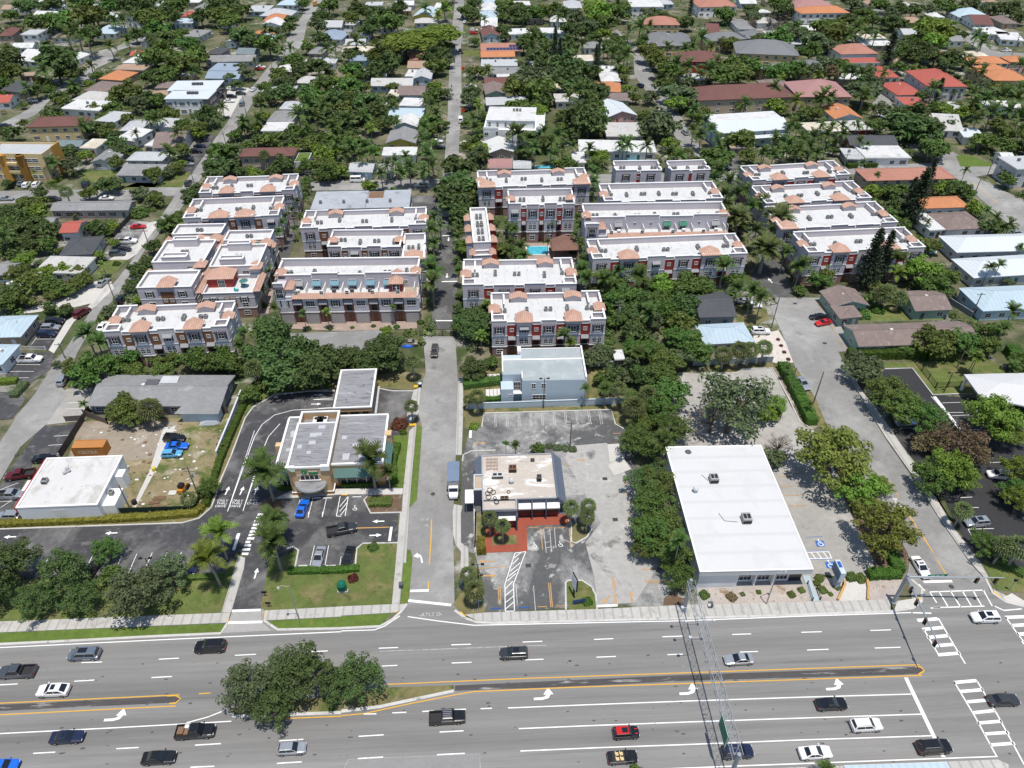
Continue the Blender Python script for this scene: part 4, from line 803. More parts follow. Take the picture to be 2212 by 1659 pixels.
def window_meshes(w, h, style):
    f, p = MB(), MB(); t = .09
    f.box(-w/2-t, w/2+t, -.07, 0, -t-.04, 0); f.box(-w/2-t, w/2+t, -.07, 0, h, h+t)
    for x in (-w/2-t, w/2): f.box(x, x+t, -.07, 0, 0, h)
    f.box(-.03,.03,-.06,-.01,0,h); f.box(-w/2,w/2,-.055,-.012,h*.5-.025,h*.5+.025)
    if style == 'quad':
        for x in (-w/4, w/4): f.box(x-.02,x+.02,-.05,-.014,0,h)
    p.add([(-w/2,-.02,0),(w/2,-.02,0),(w/2,-.02,h),(-w/2,-.02,h)], [(0,1,2,3)])
    s = None
    if style == 'shut':
        s = MB(); s.box(-.205,.205,-.06,0,-.02,h+.02); sx = w/2+t+.225
    if style == 'arch':
        r = w/2; n = 8; vs = [(r*math.cos(math.pi*i/n), -.022, h+.09+r*.8*math.sin(math.pi*i/n)) for i in range(n+1)]; p.add(vs, [tuple(range(n+1))[::-1]])
        for i in range(n):
            a, b = math.pi*i/n, math.pi*(i+1)/n
            f.add([(k*r*math.cos(q), y, h+.09+k*r*.8*math.sin(q)) for y in (-.07,) for q in (a,b) for k in (1,1.2)], [(0,1,3,2)])
    return f.mesh('window', WHT), p.mesh('pane', GLASS), ((s.mesh('shutter', mc('dark_shutter', (.06,.06,.065), .6)), sx) if s else None)
WIN = {'shut': window_meshes(1.3,1.5,'shut'), 'arch': window_meshes(.85,1.25,'arch'), 'plain': window_meshes(1.5,1.2,'plain'), 'small': window_meshes(.8,.8,'plain'), 'wide': window_meshes(2.3,1.3,'quad'), 'french': window_meshes(1.7,2.1,'quad'), 'tall': window_meshes(.8,1.7,'plain')}
def window(par, k, x, y, z, rz=0.0, sc=None):
    f, p, s = WIN[k]; w = place('window', f, par, (x,y,z), rz, sc); place('pane', p, w)
    if s:
        for q in (-1,1): place('shutter', s[0], w, (q*s[1],0,0))
    return w
def door(par, x, y, z, w, h, m, rz=0.0, name='door'):
    b = MB(); b.box(-w/2,w/2,-.05,0,0,h); o = b.build(name, m, par); o.location = (x,y,z); o.rotation_euler = (0,0,rz)
    if name == 'door': k = MB(); k.box(w*.28,w*.36,-.09,-.05,h*.45,h*.52); k.build('handle', RIM, o)
    return o
_ac = MB(); _ac.box(-.42,.42,-.42,.42,.12,.95); _ac.box(-.46,.46,-.46,.46,.95,1.0,1); _ac.lathe((0,0,1.0), [(.36,0),(.36,.015)], 12, 2); _ac.lathe((0,0,1.02),[(.10,0),(.10,.05)],8,1)
for x in (-.35,.35): _ac.box(x-.05,x+.05,-.45,.45,0,.12,1)
for k in range(7):
    z = .2+k*.105
    for s in (-1,1): _ac.box(-.40,.40,min(s*.42,s*.435),max(s*.42,s*.435),z,z+.05,1); _ac.box(min(s*.42,s*.435),max(s*.42,s*.435),-.40,.40,z,z+.05,1)
ACM = _ac.mesh('air_conditioner', [mc('ac_dark', (.10,.10,.10), .7), mc('ac_casing', (.36,.36,.35), .6), mc('ac_fan', (.02,.02,.02), .7)])
def ac_pair(par, x, y, z, two=True, along=0):
    for k in range(2 if two else 1): place('air_conditioner', ACM, par, (x+(0 if along else (k-.5)*1.15), y+((k-.5)*1.2 if along else 0), z), RND.choice((0,.03,-.04)))
def hip_tile(par, x0, x1, y0, y1, z, rise, name='tile_roof', m=None, back=True):
    b = MB(); mx = (x0+x1)/2; ax = min((x1-x0)/2*.92, (y1-y0)*.62); p = [(x0,y0,z),(x1,y0,z),(x1,y1,z),(x0,y1,z),(mx,y0+ax,z+rise),(mx,y1-.05,z+rise)]
    b.add(p, [(0,1,4),(1,2,5,4),(3,0,4,5),(2,3,5)]); b.box(x0,x1,y0,y1,z-.14,z-.004,0)
    return b.build(name, m or TILE_, par)
def gable_tile(par, x0, x1, y0, y1, z, rise, base, wall, m=None):
    b = MB(); mx = (x0+x1)/2; o = .35
    b.add([(x0-o,y0-o,z-.12),(mx,y0-o,z+rise),(mx,y1+o,z+rise),(x0-o,y1+o,z-.12)], [(0,1,2,3)]); b.add([(x1+o,y0-o,z-.12),(x1+o,y1+o,z-.12),(mx,y1+o,z+rise),(mx,y0-o,z+rise)], [(0,1,2,3)])
    b.add([(x0-o,y0-o,z-.24),(mx,y0-o,z+rise-.12),(mx,y0-o,z+rise),(x0-o,y0-o,z-.12)], [(0,1,2,3)]); b.add([(x1+o,y0-o,z-.24),(x1+o,y0-o,z-.12),(mx,y0-o,z+rise),(mx,y0-o,z+rise-.12)], [(0,1,2,3)])
    b.build('tile_roof', m or TILE_, par); w = MB(); w.add([(x0,y0,base),(x1,y0,base),(x1,y0,z),(mx,y0,z+rise-.13),(x0,y0,z)], [(0,1,2,3,4)]); w.add([(x0,y0,base),(x0,y0,z),(x0,y1,z),(x0,y1,base)], [(0,1,2,3)]); w.add([(x1,y0,base),(x1,y1,base),(x1,y1,z),(x1,y0,z)], [(0,1,2,3)])
    w.build('gable_wall', wall, par)
def awning(par, x0, x1, y, z, dep, drop, m):
    b = MB(); b.add([(x0,y,z),(x1,y,z),(x1,y-dep,z-drop),(x0,y-dep,z-drop)], [(3,2,1,0)]); b.add([(x0,y,z),(x0,y-dep,z-drop),(x0,y,z-drop)], [(0,1,2)]); b.add([(x1,y,z),(x1,y,z-drop),(x1,y-dep,z-drop)], [(0,1,2)]); b.add([(x0,y-dep,z-drop),(x1,y-dep,z-drop),(x1,y-dep,z-drop-.18),(x0,y-dep,z-drop-.18)], [(0,1,2,3)]); return b.build('awning', m, par)
def trellis(par, x, z, w):
    b = MB()
    for s in (-1,1): b.box(x+s*w/2-.05,x+s*w/2+.05,-.1,0,z-2.6,z); b.box(x+s*w/2-.05,x+s*w/2+.05,-.75,0,z,z+.12)
    b.box(x-w/2-.25,x+w/2+.25,-.66,-.54,z+.12,z+.24)
    for k in range(6): q = x-w/2+w*k/5; b.box(q-.05,q+.05,-.95,0,z+.245,z+.35)
    return b.build('trellis', TREL, par)
def parapet(b, x0, x1, y0, y1, z0, z1, wall=0, cap=1):
    b.box(x0,x1,y0,y1,z0,z1,wall); b.box(x0-.09,x1+.09,y0-.09,y1+.09,z1+.003,z1+.16,cap)
# ---------------------------------------------------------------- townhouse blocks
TG = 'white roofed townhouse blocks'
BN = ['the brown recessed townhouse block','the front red recessed block','the garage fronted block','the second red recessed block','the block behind the twin pines','the second right hand block','the third right hand block','the rearmost right hand block','the block above the leafy plot','the green awning block','the block behind the green awnings','the small red tower block','the rearmost small block','the block beside the big oak','the tall poolside facade','the block below the grey hall','the french door block','the pink parapet house','the second rearmost left block','the rearmost left block','the left courtyard wing','the right courtyard wing','the narrow pool wing']
def block(t, A, B, C, label, accent='red', n=5, style='front', hips=(1,3), gables=2, h=10.3, acs=4, towers=True, seed=0, sided=None, awn='green', hA=None):
    """three storey terrace: bays alternate with recessed coloured strips"""
    hA = h if hA is None else hA; o, W, D = local_frame(at(t,*A,hA), at(t,*B,hA), at(t,*C,h), h, 'townhouse_block', label, 'townhouse block', TG); o.scale = (1,1,h/10.35); h = 10.35; landmark(BN.pop(0), o.location + Vector((W/2*math.cos(o.rotation_euler.z), D/2, 0)))
    r = random.Random(seed+5); hd = h-1.15; acc = paint(accent); wr = min(2.7, W*.085); pw = (W-(n-1)*wr)/n
    wall, rec, base, trim, par, deck = MB(), MB(), MB(), MB(), MB(), MB()
    set3 = 4.2 if style == 'terrace' else 0.0; top2 = 6.9
    if style == 'terrace':
        wall.box(0,W,set3,D,3.0,hd); wall.box(0,W,1.0,set3-.003,3.0,top2); deck.box(.1,W-.1,.3,set3-.01,top2+.003,top2+.03)
    else: wall.box(0,W,1.0,D,3.0,hd)
    base.box(.04,W-.04,1.02,D-.02,0,2.996)
    deck.box(.32,W-.32,max(set3,.3)+.02,D-.32,hd+.004,hd+.03)
    xs = []
    for i in range(n):
        x0 = i*(pw+wr); x1 = x0+pw; xm = (x0+x1)/2; xs.append((x0,x1,xm)); fz = hd if style != 'terrace' else top2
        wall.box(x0,x1,0,.998,3.0,fz); base.box(x0+.05,x1-.05,.04,1.0,0,2.996)
        for q in ((.07,-.09,2.93,3.16),(.05,-.07,6.15,6.33)): trim = MB(); trim.box(x0-q[0],x1+q[0],q[1],.99,q[2],q[3]); trim.build('cornice', WHT, o)
        if style != 'terrace':
            parapet(par, x0+.02,x1-.02,.02,.30,fz+.002,h+(.28 if i%2 == 0 else 0)); 
            if x1-x0 > 2.6:
                window(o,'shut',xm,0,7.15); 
                if (i+seed)%4 != 3: trellis(o,xm,9.0,2.6)
                else: awning(o,xm-1.1,xm+1.1,0,9.1,.75,.6,AWN['grey'])
                for s in (-.62,.62): window(o,'arch',xm+s,0,3.75)
                window(o,'plain',xm,.04,.9)
        else:
            if style == 'terrace':
                window(o,'wide' if i%2 else 'shut',xm,0,4.9-.35); 
                b = MB(); b.box(xm-pw*.42,xm+pw*.42,-.02,.035,.05,2.5); b.build('garage_door', GARD, o)
                for s in (-1,1): 
                    if pw > 5: window(o,'small',xm+s*pw*.36,0,3.9)
    for i in range(n-1):
        x0 = xs[i][1]; x1 = x0+wr; fz = hd if style != 'terrace' else top2
        rec.box(x0+.003,x1-.003,.4,.997,3.0,fz); trim = MB(); trim.box(x0+.08,x1-.08,.34,.99,2.95,3.12); trim.build('cornice', WHT, o)
        if style != 'terrace': parapet(par, x0+.12,x1-.12,.42,.70,fz+.002,h-.35)
        if wr > 1.2:
            window(o,'small',(x0+x1)/2,.4,7.3); awning(o,x0+.25,x1-.25,.4,5.9,.7,.7,AWN['grey']); door(o,(x0+x1)/2,.4,3.15,min(1.3,wr*.6),2.0,DARK)
            door(o,(x0+x1)/2,1.02,.02,min(1.2,wr*.6),2.2,paint('brown'))
    rec.build('recess', acc, o)
    if style == 'terrace':
        b = MB(); x0, x1 = (xs[0][1]+.2 if n > 2 else .3), W-.4
        b.add([(x0,-.45,top2-.25),(x1,-.45,top2-.25),(x1,.75,top2+.55),(x0,.75,top2+.55)], [(0,1,2,3)]); b.box(x0,x1,.75,1.0,top2+.035,top2+.5); b.build('pent_roof', TILE_, o)
        m = int((W-3)/4.6); 
        for k in range(m):
            x = 3.0+(k+.5)*(W-4)/m
            if r.random() < .62: window(o,'french',x,set3,top2+.05); awning(o,x-1.2,x+1.2,set3,hd-.35,1.0,.75,AWN[awn if r.random()<.75 else 'grey'])
            else: window(o,'small',x,set3,top2+1.0)
            w = MB(); w.box(x+(W-4)/m/2-.08,x+(W-4)/m/2+.08,1.1,set3-.01,top2+.035,top2+1.5); w.build('terrace_divider', WHT, o)
            if r.random() < .6: f = MB(); f.box(x-.5,x+.5,1.8,2.6,top2+.45,top2+.75); f.box(x-.45,x-.3,1.9,2.5,top2+.03,top2+.45); f.box(x+.3,x+.45,1.9,2.5,top2+.03,top2+.45); f.build('terrace_table', paint(r.choice(('white','darkgrey','offwhite'))), o)
        if seed == 3:
            q = MB(); q.box(W*.80,W*.885,set3-2.2,set3-.01,top2+.04,hd-.3); q.build('red_tower', paint('red'), o); hip_tile(o,W*.79,W*.895,set3-2.7,set3+3.4,hd-.1,1.0); window(o,'french',W*.842,set3-2.2,top2+.1); q = MB(); q.box(W*.90,W-.5,.9,set3-.02,top2+.036,top2+.06); q.build('terrace_floor', paint('tan'), o)
        e = MB(); e.box(-.05,xs[0][1]*.62,-.05,set3-.01,3.0,hd-.2); e.build('end_tower', STUC, o); window(o,'french',xs[0][1]*.3,-.05,6.8); trellis(o,xs[0][1]*.3,9.1,2.4); parapet(par,-.03,xs[0][1]*.60,-.03,.25,hd-.197,h-.1)
        hip_tile(o, xs[0][1]*.64, xs[0][1]*.64+2.2, .4, set3-.05, hd-.6, .7); e = MB(); e.box(xs[0][1]*.64+.1,xs[0][1]*.64+2.1,.6,set3-.02,top2+.04,hd-.75); e.build('stair_tower', STUC, o)
        for i in range(max(1,n-1)):
            x0, x1 = 2+i*(W-2)/max(1,n-1), 2+(i+1)*(W-2)/max(1,n-1); parapet(par,x0+.1,x1-.1,set3+.02,set3+.3,hd+.002,h+(.25 if i%2 else -.1))
    else:
        for i in hips:
            if i < n: hip_tile(o, xs[i][0]-.35, xs[i][1]+.35, -.55, 3.3, h+.17, 1.15)
    # side and back parapets with raised corners and gables
    ym = set3 if style == 'terrace' else 0
    for s in (0,1):
        xa = .02 if s == 0 else W-.30; parapet(par,xa,xa+.28,ym+.45,D*.36,hd+.002,h+.25); parapet(par,xa,xa+.28,D*.62,D-.45,hd+.002,h+.25)
        parapet(par,xa,xa+.28,D*.37,D*.61,hd+.002,h-.35)
    if sided is None or sided:
        hip_tile(o,-.7,2.3,D*.36,D*.62,h-.12,.75); hip_tile(o,W-2.3,W+.7,D*.36,D*.62,h-.12,.75)
    gx = [W*(k+.5+.0)/max(1,gables) for k in range(gables)]
    edges = sorted([0.0]+[q for g_ in gx for q in (g_-2.2,g_+2.2)]+[W]); zz = 0
    for a, b_ in zip(edges[::2], edges[1::2]):
        if b_-a > .8: parapet(par,a+.12,b_-.12,D-.30,D-.02,hd+.002,h+(.62 if zz%2 == 0 else .25)); zz += 1
    for g_ in gx: gable_tile(o,g_-1.95,g_+1.95,D-1.9,D+.15,h+.15,.62,hd,STIN)
    if towers and style != 'terrace':
        for s in (0,1):
            x0, x1 = (.0,3.4) if s == 0 else (W-3.4,W); parapet(par,x0+.31,x1-.31,3.0,3.2,hd+.03,h+.1); xc = 3.1 if s == 0 else W-3.35; parapet(par,xc,xc+.25,D*.62,D-.34,hd+.032,h+.24); parapet(par,xc,xc+.25,.35,2.98,hd+.032,h+.08)
    wall.build('wall', STUC, o); base.build('ground_floor', paint('brickpink'), o); par.build('parapet', [STIN, WHT], o); deck.build('roof_deck', ROOFW, o)
    acs += 1
    for k in range(acs):
        x = W*(k+.55)/acs+r.uniform(-.8,.8); ac_pair(o, x, max(ym+1.5,D*.52)+r.uniform(-.7,.9), hd+.03, True, k%2)
    for k in range(int(W/4)): v = MB(); v.tube((0,0,0),(0,0,.35),.07,n=6); q = v.build('roof_vent', RIM, o); q.location = (r.uniform(1,W-1), r.uniform(max(ym,1)+1,D-1.5), hd+.03)
    for s, xx, rz in ((0,0,-math.pi/2),(1,W,math.pi/2)):
        for y in (D*.25,D*.72):
            for z, k in ((7.1,'plain'),(4.0,'plain'),(1.0,'small')): window(o,k,xx+(-.0 if s == 0 else .0),y,z,rz)
    return o, W, D
block('D',(668,1272),(1470,1235),(1545,1078),'white roofed townhouse block with brown recesses behind the grey motel roof','brown',5,gables=2,acs=5,seed=1)
block('E',(975,1205),(1715,1188),(1690,1012),'townhouse block with red recesses directly behind the pale blue grey house','red',5,gables=2,acs=4,seed=2,hips=(1,3))
block('D',(1829,1218),(2726,1205),(2550,800),'garage fronted townhouse block with blue awnings, left of the gated lane','brown',6,'terrace',gables=0,acs=5,seed=3,awn='blue',h=12.6,hA=0.0)
block('E',(785,968),(1525,955),(1420,800),'townhouse block just behind the red recessed block, right of the lane','red',4,gables=2,acs=4,seed=4,hips=())
block('F',(815,757),(1572,722),(1465,598),'nearest townhouse block of the right hand group, behind the twin pines','red',5,gables=0,acs=4,seed=5,hips=(1,3))
block('F',(640,600),(1395,560),(1290,430),'second townhouse block of the right hand group','red',5,gables=2,acs=4,seed=6,hips=(0,))
block('F',(540,440),(1225,402),(1130,297),'third townhouse block of the right hand group','red',5,gables=2,acs=5,seed=7,hips=(1,3))
block('F',(455,290),(1085,250),(1000,165),'rearmost townhouse block of the right hand group','red',5,gables=2,acs=3,seed=8,hips=(1,3))
block('E',(1630,800),(2632,757),(2555,640),'townhouse block with one tiled hip above the leafy plot','red',6,gables=0,acs=4,seed=9,hips=(1,4))
block('E',(1580,655),(2512,640),(2500,438),'townhouse block with green awnings over a long tiled pent roof','red',5,'terrace',gables=0,acs=6,seed=10,h=12.6,hA=8.1)
block('E',(1705,425),(2475,405),(2460,300),'townhouse block with red recesses behind the green awning block','red',5,gables=0,acs=6,seed=11,hips=())
block('E',(1780,225),(2078,220),(2040,165),'small townhouse block with red stair tower by the turquoise pool','red',2,gables=0,acs=2,seed=12,hips=(),towers=False,sided=False)
block('E',(2140,225),(2392,215),(2385,160),'rearmost small townhouse block left of the palm filled lane','red',2,gables=0,acs=2,seed=13,hips=(),towers=False,sided=False)
block('E',(890,330),(1612,305),(1590,212),'rear townhouse block beside the big dark oak','red',5,gables=2,acs=5,seed=14,hips=(0,4))
block('E',(1085,692),(1500,684),(1500,352),'townhouse block whose tall facade overlooks the turquoise pool','red',4,gables=0,acs=2,seed=15,hips=(),towers=False,h=12.9,hA=0.0)
block('D',(1945,600),(2760,575),(2745,470),'townhouse block below the flat grey roof, left of the lane','brown',5,gables=2,acs=4,seed=17,hips=())
block('D',(2120,720),(2595,715),(2590,615),'townhouse block with french doors behind the garage fronted block','brown',4,gables=0,acs=3,seed=18,hips=(),towers=False)
block('E',(395,795),(540,790),(530,640),'pink parapet end house beside the palm lined lane','red',1,gables=0,acs=1,seed=19,hips=(0,),towers=False,sided=False)
block('D',(1185,535),(1805,510),(1790,398),'second rearmost townhouse block of the left group','brown',4,gables=0,acs=4,seed=20,hips=(1,2))
block('D',(1288,372),(1905,350),(1908,255),'rearmost townhouse block of the left group beside the left street','red',5,gables=2,acs=4,seed=21,hips=(1,3))
# courtyard pairs and the pool wing run away from the camera
def wing(t, A, B, C, label, h=10.3, acs=4, seed=0, hip_side=True, accent='red', steps=True):
    o, W, D = local_frame(at(t,*A,h), at(t,*B,h), at(t,*C,h), h, 'townhouse_wing', label, 'townhouse block', TG); landmark(BN.pop(0), o.location+Vector((W/2,D/2,0)))
    hd = h-.8; wall, base, trim, par, deck = MB(), MB(), MB(), MB(), MB(); r = random.Random(seed)
    if steps:
        secs = [(0,.24,hd-.6),(.245,.34,6.9),(.345,.70,hd),(.705,.82,hd-1.7),(.825,1,hd-.3)] if seed == 2 else [(0,.30,6.7),(.305,.70,hd),(.705,.80,hd-1.7),(.805,1,hd-.3)]
        hip_tile(o,W*.34,W*.84,D*.71,D*.80,h-.9,1.0)
        if seed == 3:
            q = MB(); q.box(.4,W*.52,D*.15,D*.298,6.74,9.3); q.build('red_tower', paint('red'), o); hip_tile(o,.0,W*.56,D*.14,D*.31,9.45,1.1); window(o,'french',W*.3,D*.15,6.8)
            for fx, fy in ((.62,.08),(.72,.16)): q = MB(); q.box(W*fx-.5,W*fx+.5,D*fy-.4,D*fy+.4,7.0,7.3); q.box(W*fx-.5,W*fx-.35,D*fy-.4,D*fy+.4,7.3,7.7); q.build('terrace_seat', mc('teal_cushion', (.03,.35,.36), .7), o)
    else: secs = [(0,.12,6.9),(.125,1,hd)]
    for a,b_,z in secs:
        y0,y1 = a*D,b_*D-.004; wall.box(0,W,y0,y1,3.0,z); base.box(.04,W-.04,y0+.03,y1,0,2.995); deck.box(.32,W-.32,y0+.32,y1-.02,z+.004,z+.03); hh = .85 if z > 8 else 1.0
        for q in ((.02,W-.02,y0+.02,y0+.28),(.02,.28,y0+.31,y1-.32),(W-.28,W-.02,y0+.31,y1-.32),(.02,W-.02,y1-.30,y1-.02)): parapet(par,q[0],q[1],q[2],q[3],z+.002,z+hh)
        if z < 8: 
            for s in (-1,1): hip_tile(o,W*.5+s*W*.56-1.0,W*.5+s*W*.56+1.0,y0+.2,y1-.2,z+1.2,.8)
            if steps: window(o,'french',W*.72,b_*D,6.95); u = MB(); u.lathe((W*.75,(y0+y1)/2,z+.03),[(.05,0),(.05,1.9)],6); u.lathe((W*.75,(y0+y1)/2,z+1.9),[(1.2,0),(.05,.5)],8); u.build('parasol', paint('teal' if seed%2 else 'offwhite'), o)
        elif acs: ac_pair(o,W*.5,(y0+y1)/2,z+.03,True,0)
    if steps:
        for y0,y1 in ((.35,.42),(.63,.69)):
            q = MB(); q.box(W*.2,W*.68,D*y0,D*y1,hd+.035,hd+1.7); q.build('penthouse', STIN, o); q = MB(); q.box(W*.2+.2,W*.68-.2,D*y0+.2,D*y1-.2,hd+1.703,hd+1.75); q.build('roof_deck', ROOFW, o)
            for u in ((W*.2,W*.68,D*y0,D*y0+.2),(W*.2,W*.68,D*y1-.2,D*y1),(W*.2,W*.2+.2,D*y0+.203,D*y1-.203),(W*.68-.2,W*.68,D*y0+.203,D*y1-.203)): parapet(par,u[0],u[1],u[2],u[3],hd+1.705,hd+2.2)
        for y in (.33,.75): hip_tile(o,W-2.6,W+.8,D*y-1.8,D*y+1.8,h-.5,.9)
    if not steps:
        for k in range(acs): ac_pair(o,W*.48,D*(.2+.75*k/acs),hd+.03,True,0); ac_pair(o,W*.48,D*(.2+.75*k/acs)+1.3,hd+.03,True,0)
        for k in range(3):
            y = D*(.25+.28*k)
            for s in (-1,1): hip_tile(o,W/2+s*(W/2+.8)-1.3,W/2+s*(W/2+.8)+1.3,y,y+3.2,8.6,.9); q = MB(); q.box(W/2+s*(W/2+.8)-1.1,W/2+s*(W/2+.8)+1.1,y+.2,y+3.0,0,8.45); q.build('side_bay', STUC if s < 0 else paint(accent), o)
    elif seed == 2: hip_tile(o,W*.36,W*.68,-.5,4.0,h-.3,1.1)
    trim.box(-.07,W+.07,-.08,D+.05,2.93,3.15); trim.box(-.05,W+.05,-.06,.2*D,6.15,6.33)
    wall.build('wall', STUC, o); base.build('ground_floor', paint('brickpink'), o); trim.build('cornice', WHT, o); par.build('parapet', [STIN, WHT], o); deck.build('roof_deck', ROOFW, o)
    q = MB(); q.box(W*.40,W*.64,-.04,.5,3.16,h-1.9 if seed == 2 else 6.6); q.build('recess', paint('brown'), o)
    for x in (W*.2,W*.8): window(o,'shut',x,0,6.9 if seed == 2 else 4.9); window(o,'plain',x,0,4.0 if seed == 2 else 3.4); window(o,'plain',x,0,1.0)
    window(o,'small',W*.46,-.04,5.4); window(o,'small',W*.58,-.04,5.4)
    for s, xx, rz in ((0,0,-math.pi/2),(1,W,math.pi/2)):
        for k in range(int(D/5)):
            for z in (7.0,4.0,1.0): window(o,'plain',xx,2.5+k*5,z,rz)
    return o
wing('D',(878,970),(1235,962),(1440,560),'stepped townhouse wing with pink parapets, left of the courtyard pair',seed=2)
wing('D',(1292,965),(1625,955),(1720,600),'stepped townhouse wing with red tower and teal parasol, right of the courtyard pair',seed=3)
wing('E',(858,725),(975,720),(960,460),'narrow townhouse wing with paired roof fans left of the pool',seed=4,steps=False,acs=4)
# grey flat roofed hall behind the left centre blocks
o, W, D = local_frame(at('D',2015,470,7.5), at('E',437,455,7.5), at('E',432,345,7.5), 7.5, 'flat_roof_hall', 'low hall with a wide blue grey flat roof beside the dark court', 'hall'); landmark('the wide blue grey flat roof', o.location+Vector((W/2,D/2,0)))
b = MB(); b.box(0,W,0,D,0,7.2); b.build('wall', paint('grey'), o); b = MB(); b.box(-.2,W*.55,-.2,D+.1,7.203,7.5); b.box(W*.553,W+.2,-.2,D*.55,7.203,7.5); b.box(W*.72,W+.2,D*.553,D+.1,7.203,7.5); b.build('roof', mat('blue_grey_roof', (.36,.38,.41), .8, ((.2,.12),(2,.10)), [((.22,.23,.25),.25,.55,.7)], 'pos'), o)
for k in range(4): ac_pair(o, W*(.1+.24*k), D*.3, 7.5, False)
b = MB(); b.box(W*.56,W*.715,D*.56,D*.98,7.21,7.24); b.build('terrace_floor', paint('wood'), o)
for k in range(5): window(o,'plain',W+.0,D*(.15+.17*k),2.0,math.pi/2)
# swimming pools
def pool(s, label, m=None):
    p = PTS(s); c = sum(p, Vector())/len(p); b = MB(); b.prism([(q.x,q.y) for q in p], -.02, .13, 0, 0); o = b.build('pool_rim', WHT); 
    t = thing('swimming_pool', label, 'swimming pool', (c.x,c.y,0)); o.parent = t; o.matrix_parent_inverse = Matrix.Translation((-c.x,-c.y,0)); landmark('the ' + label.split(',')[0], c)
    w = MB(); w.add([(c.x+(q.x-c.x)*.93, c.y+(q.y-c.y)*.93, .137) for q in p], [tuple(range(len(p)))])
    if sum(p[i].x*p[(i+1)%len(p)].y-p[(i+1)%len(p)].x*p[i].y for i in range(len(p))) < 0: w.f = [f[::-1] for f in w.f]
    o = w.build('pool_water', mc('pool_water', (.05,.40,.52), .08, ((1.2,.15),), [((.20,.58,.68),1.4,.5,.66)], 'pos', spec=.6)); o.parent = t; o.matrix_parent_inverse = Matrix.Translation((-c.x,-c.y,0)); return t
pool('E1195,712 E1345,712 E1345,768 E1205,768', 'turquoise swimming pool, below the tall townhouse facade')
pool('E1760,148 E1920,146 E1925,168 E1765,172', 'long narrow swimming pool, before the white flat roof')
pool('F1570,715 F1640,712 F1645,755 F1580,760', 'small kidney pool, beside the white metal roof'); pool('A1170,230 A1250,228 A1255,255 A1170,258', 'far bright blue pool, among upper left trees'); pool('E1240,192 E1390,188 E1392,204 E1245,208', 'narrow hidden pool, behind the rear townhouses')
# pool pavilion
p = at('E',1445,700,3.2); o = thing('pool_pavilion', 'brown tiled hip roofed pavilion beside the turquoise pool', 'pavilion', (p.x,p.y,0), .02)
hip_tile(o,-4.2,4.2,-3.6,3.6,3.2,1.5,'roof',mat('brown_tile', (.20,.11,.085), .85, ((.6,.15),(5,.15)), None, 'obj', seam=(0,.5,.7)))
for sx in (-1,1):
    for sy in (-1,1): b = MB(); b.box(sx*3.6-.18,sx*3.6+.18,sy*3-.18,sy*3+.18,0,3.05); b.build('post', paint('brown'), o)
# ---------------------------------------------------------------- houses
def roofm(n, c, v=.10, seam=None, blot=None, rough=.85): return mat('roof_' + n, c, rough, ((.15,v*.8),(1.2,v),(7,v)), blot, 'obj', seam=seam)
RM = {'white': roofm('white', (.58,.58,.57), .06, None, [((.40,.39,.37),.25,.52,.72)]), 'offwhite': roofm('offwhite', (.47,.46,.44), .08, None, [((.40,.38,.35),.35,.52,.66)]), 'lightgrey': roofm('light_grey', (.44,.45,.46), .08, (0,1.2,.88)), 'grey': roofm('grey_shingle', (.235,.235,.235), .10, None, [((.33,.33,.325),.5,.56,.7)]),
 'darkgrey': roofm('dark_grey_shingle', (.075,.078,.085), .12), 'brown': roofm('brown_shingle', (.20,.155,.14), .10, None, [((.27,.22,.20),.6,.55,.7)]), 'orange': roofm('orange_tile', (.50,.21,.10), .10, (1,.6,.72)), 'red': roofm('red_tile', (.40,.105,.08), .08, (1,.6,.75)), 'maroon': roofm('maroon_tile', (.16,.075,.065), .12, (1,.6,.75)),
 'pink': roofm('pink_tile', (.37,.20,.19), .08, (1,.6,.8)), 'salmon': roofm('salmon_tile', (.40,.19,.14), .10, (1,.6,.75)), 'blue': roofm('pale_blue_metal', (.42,.52,.58), .05, (0,1.1,.85)), 'bluegrey': roofm('blue_grey_metal', (.26,.32,.40), .07, (0,1.1,.85)), 'metal': roofm('white_metal', (.58,.62,.64), .04, (0,.9,.82), None, .5),
 'beige': roofm('beige_flat', (.52,.46,.37), .08, None, [((.66,.62,.55),.4,.5,.66)]), 'tan': roofm('tan_shingle', (.36,.25,.18), .1), 'slate': roofm('slate_tile', (.185,.19,.195), .10, (1,.6,.8)), 'greenblue': roofm('teal_grey_shingle', (.17,.21,.22), .1)}
RN = {'white': 'white', 'offwhite': 'weathered white', 'lightgrey': 'light grey', 'grey': 'grey', 'darkgrey': 'charcoal', 'brown': 'brown', 'orange': 'orange tiled', 'red': 'red tiled', 'maroon': 'maroon tiled', 'pink': 'pink tiled', 'salmon': 'salmon tiled', 'blue': 'pale blue', 'bluegrey': 'blue grey', 'metal': 'white metal', 'beige': 'beige', 'tan': 'tan', 'slate': 'slate grey tiled', 'greenblue': 'teal grey'}
FN = {'flat': 'flat', 'gx': 'gabled', 'gy': 'front gabled', 'hip': 'hipped', 'shed': 'sloping'}
HNUM = [0]
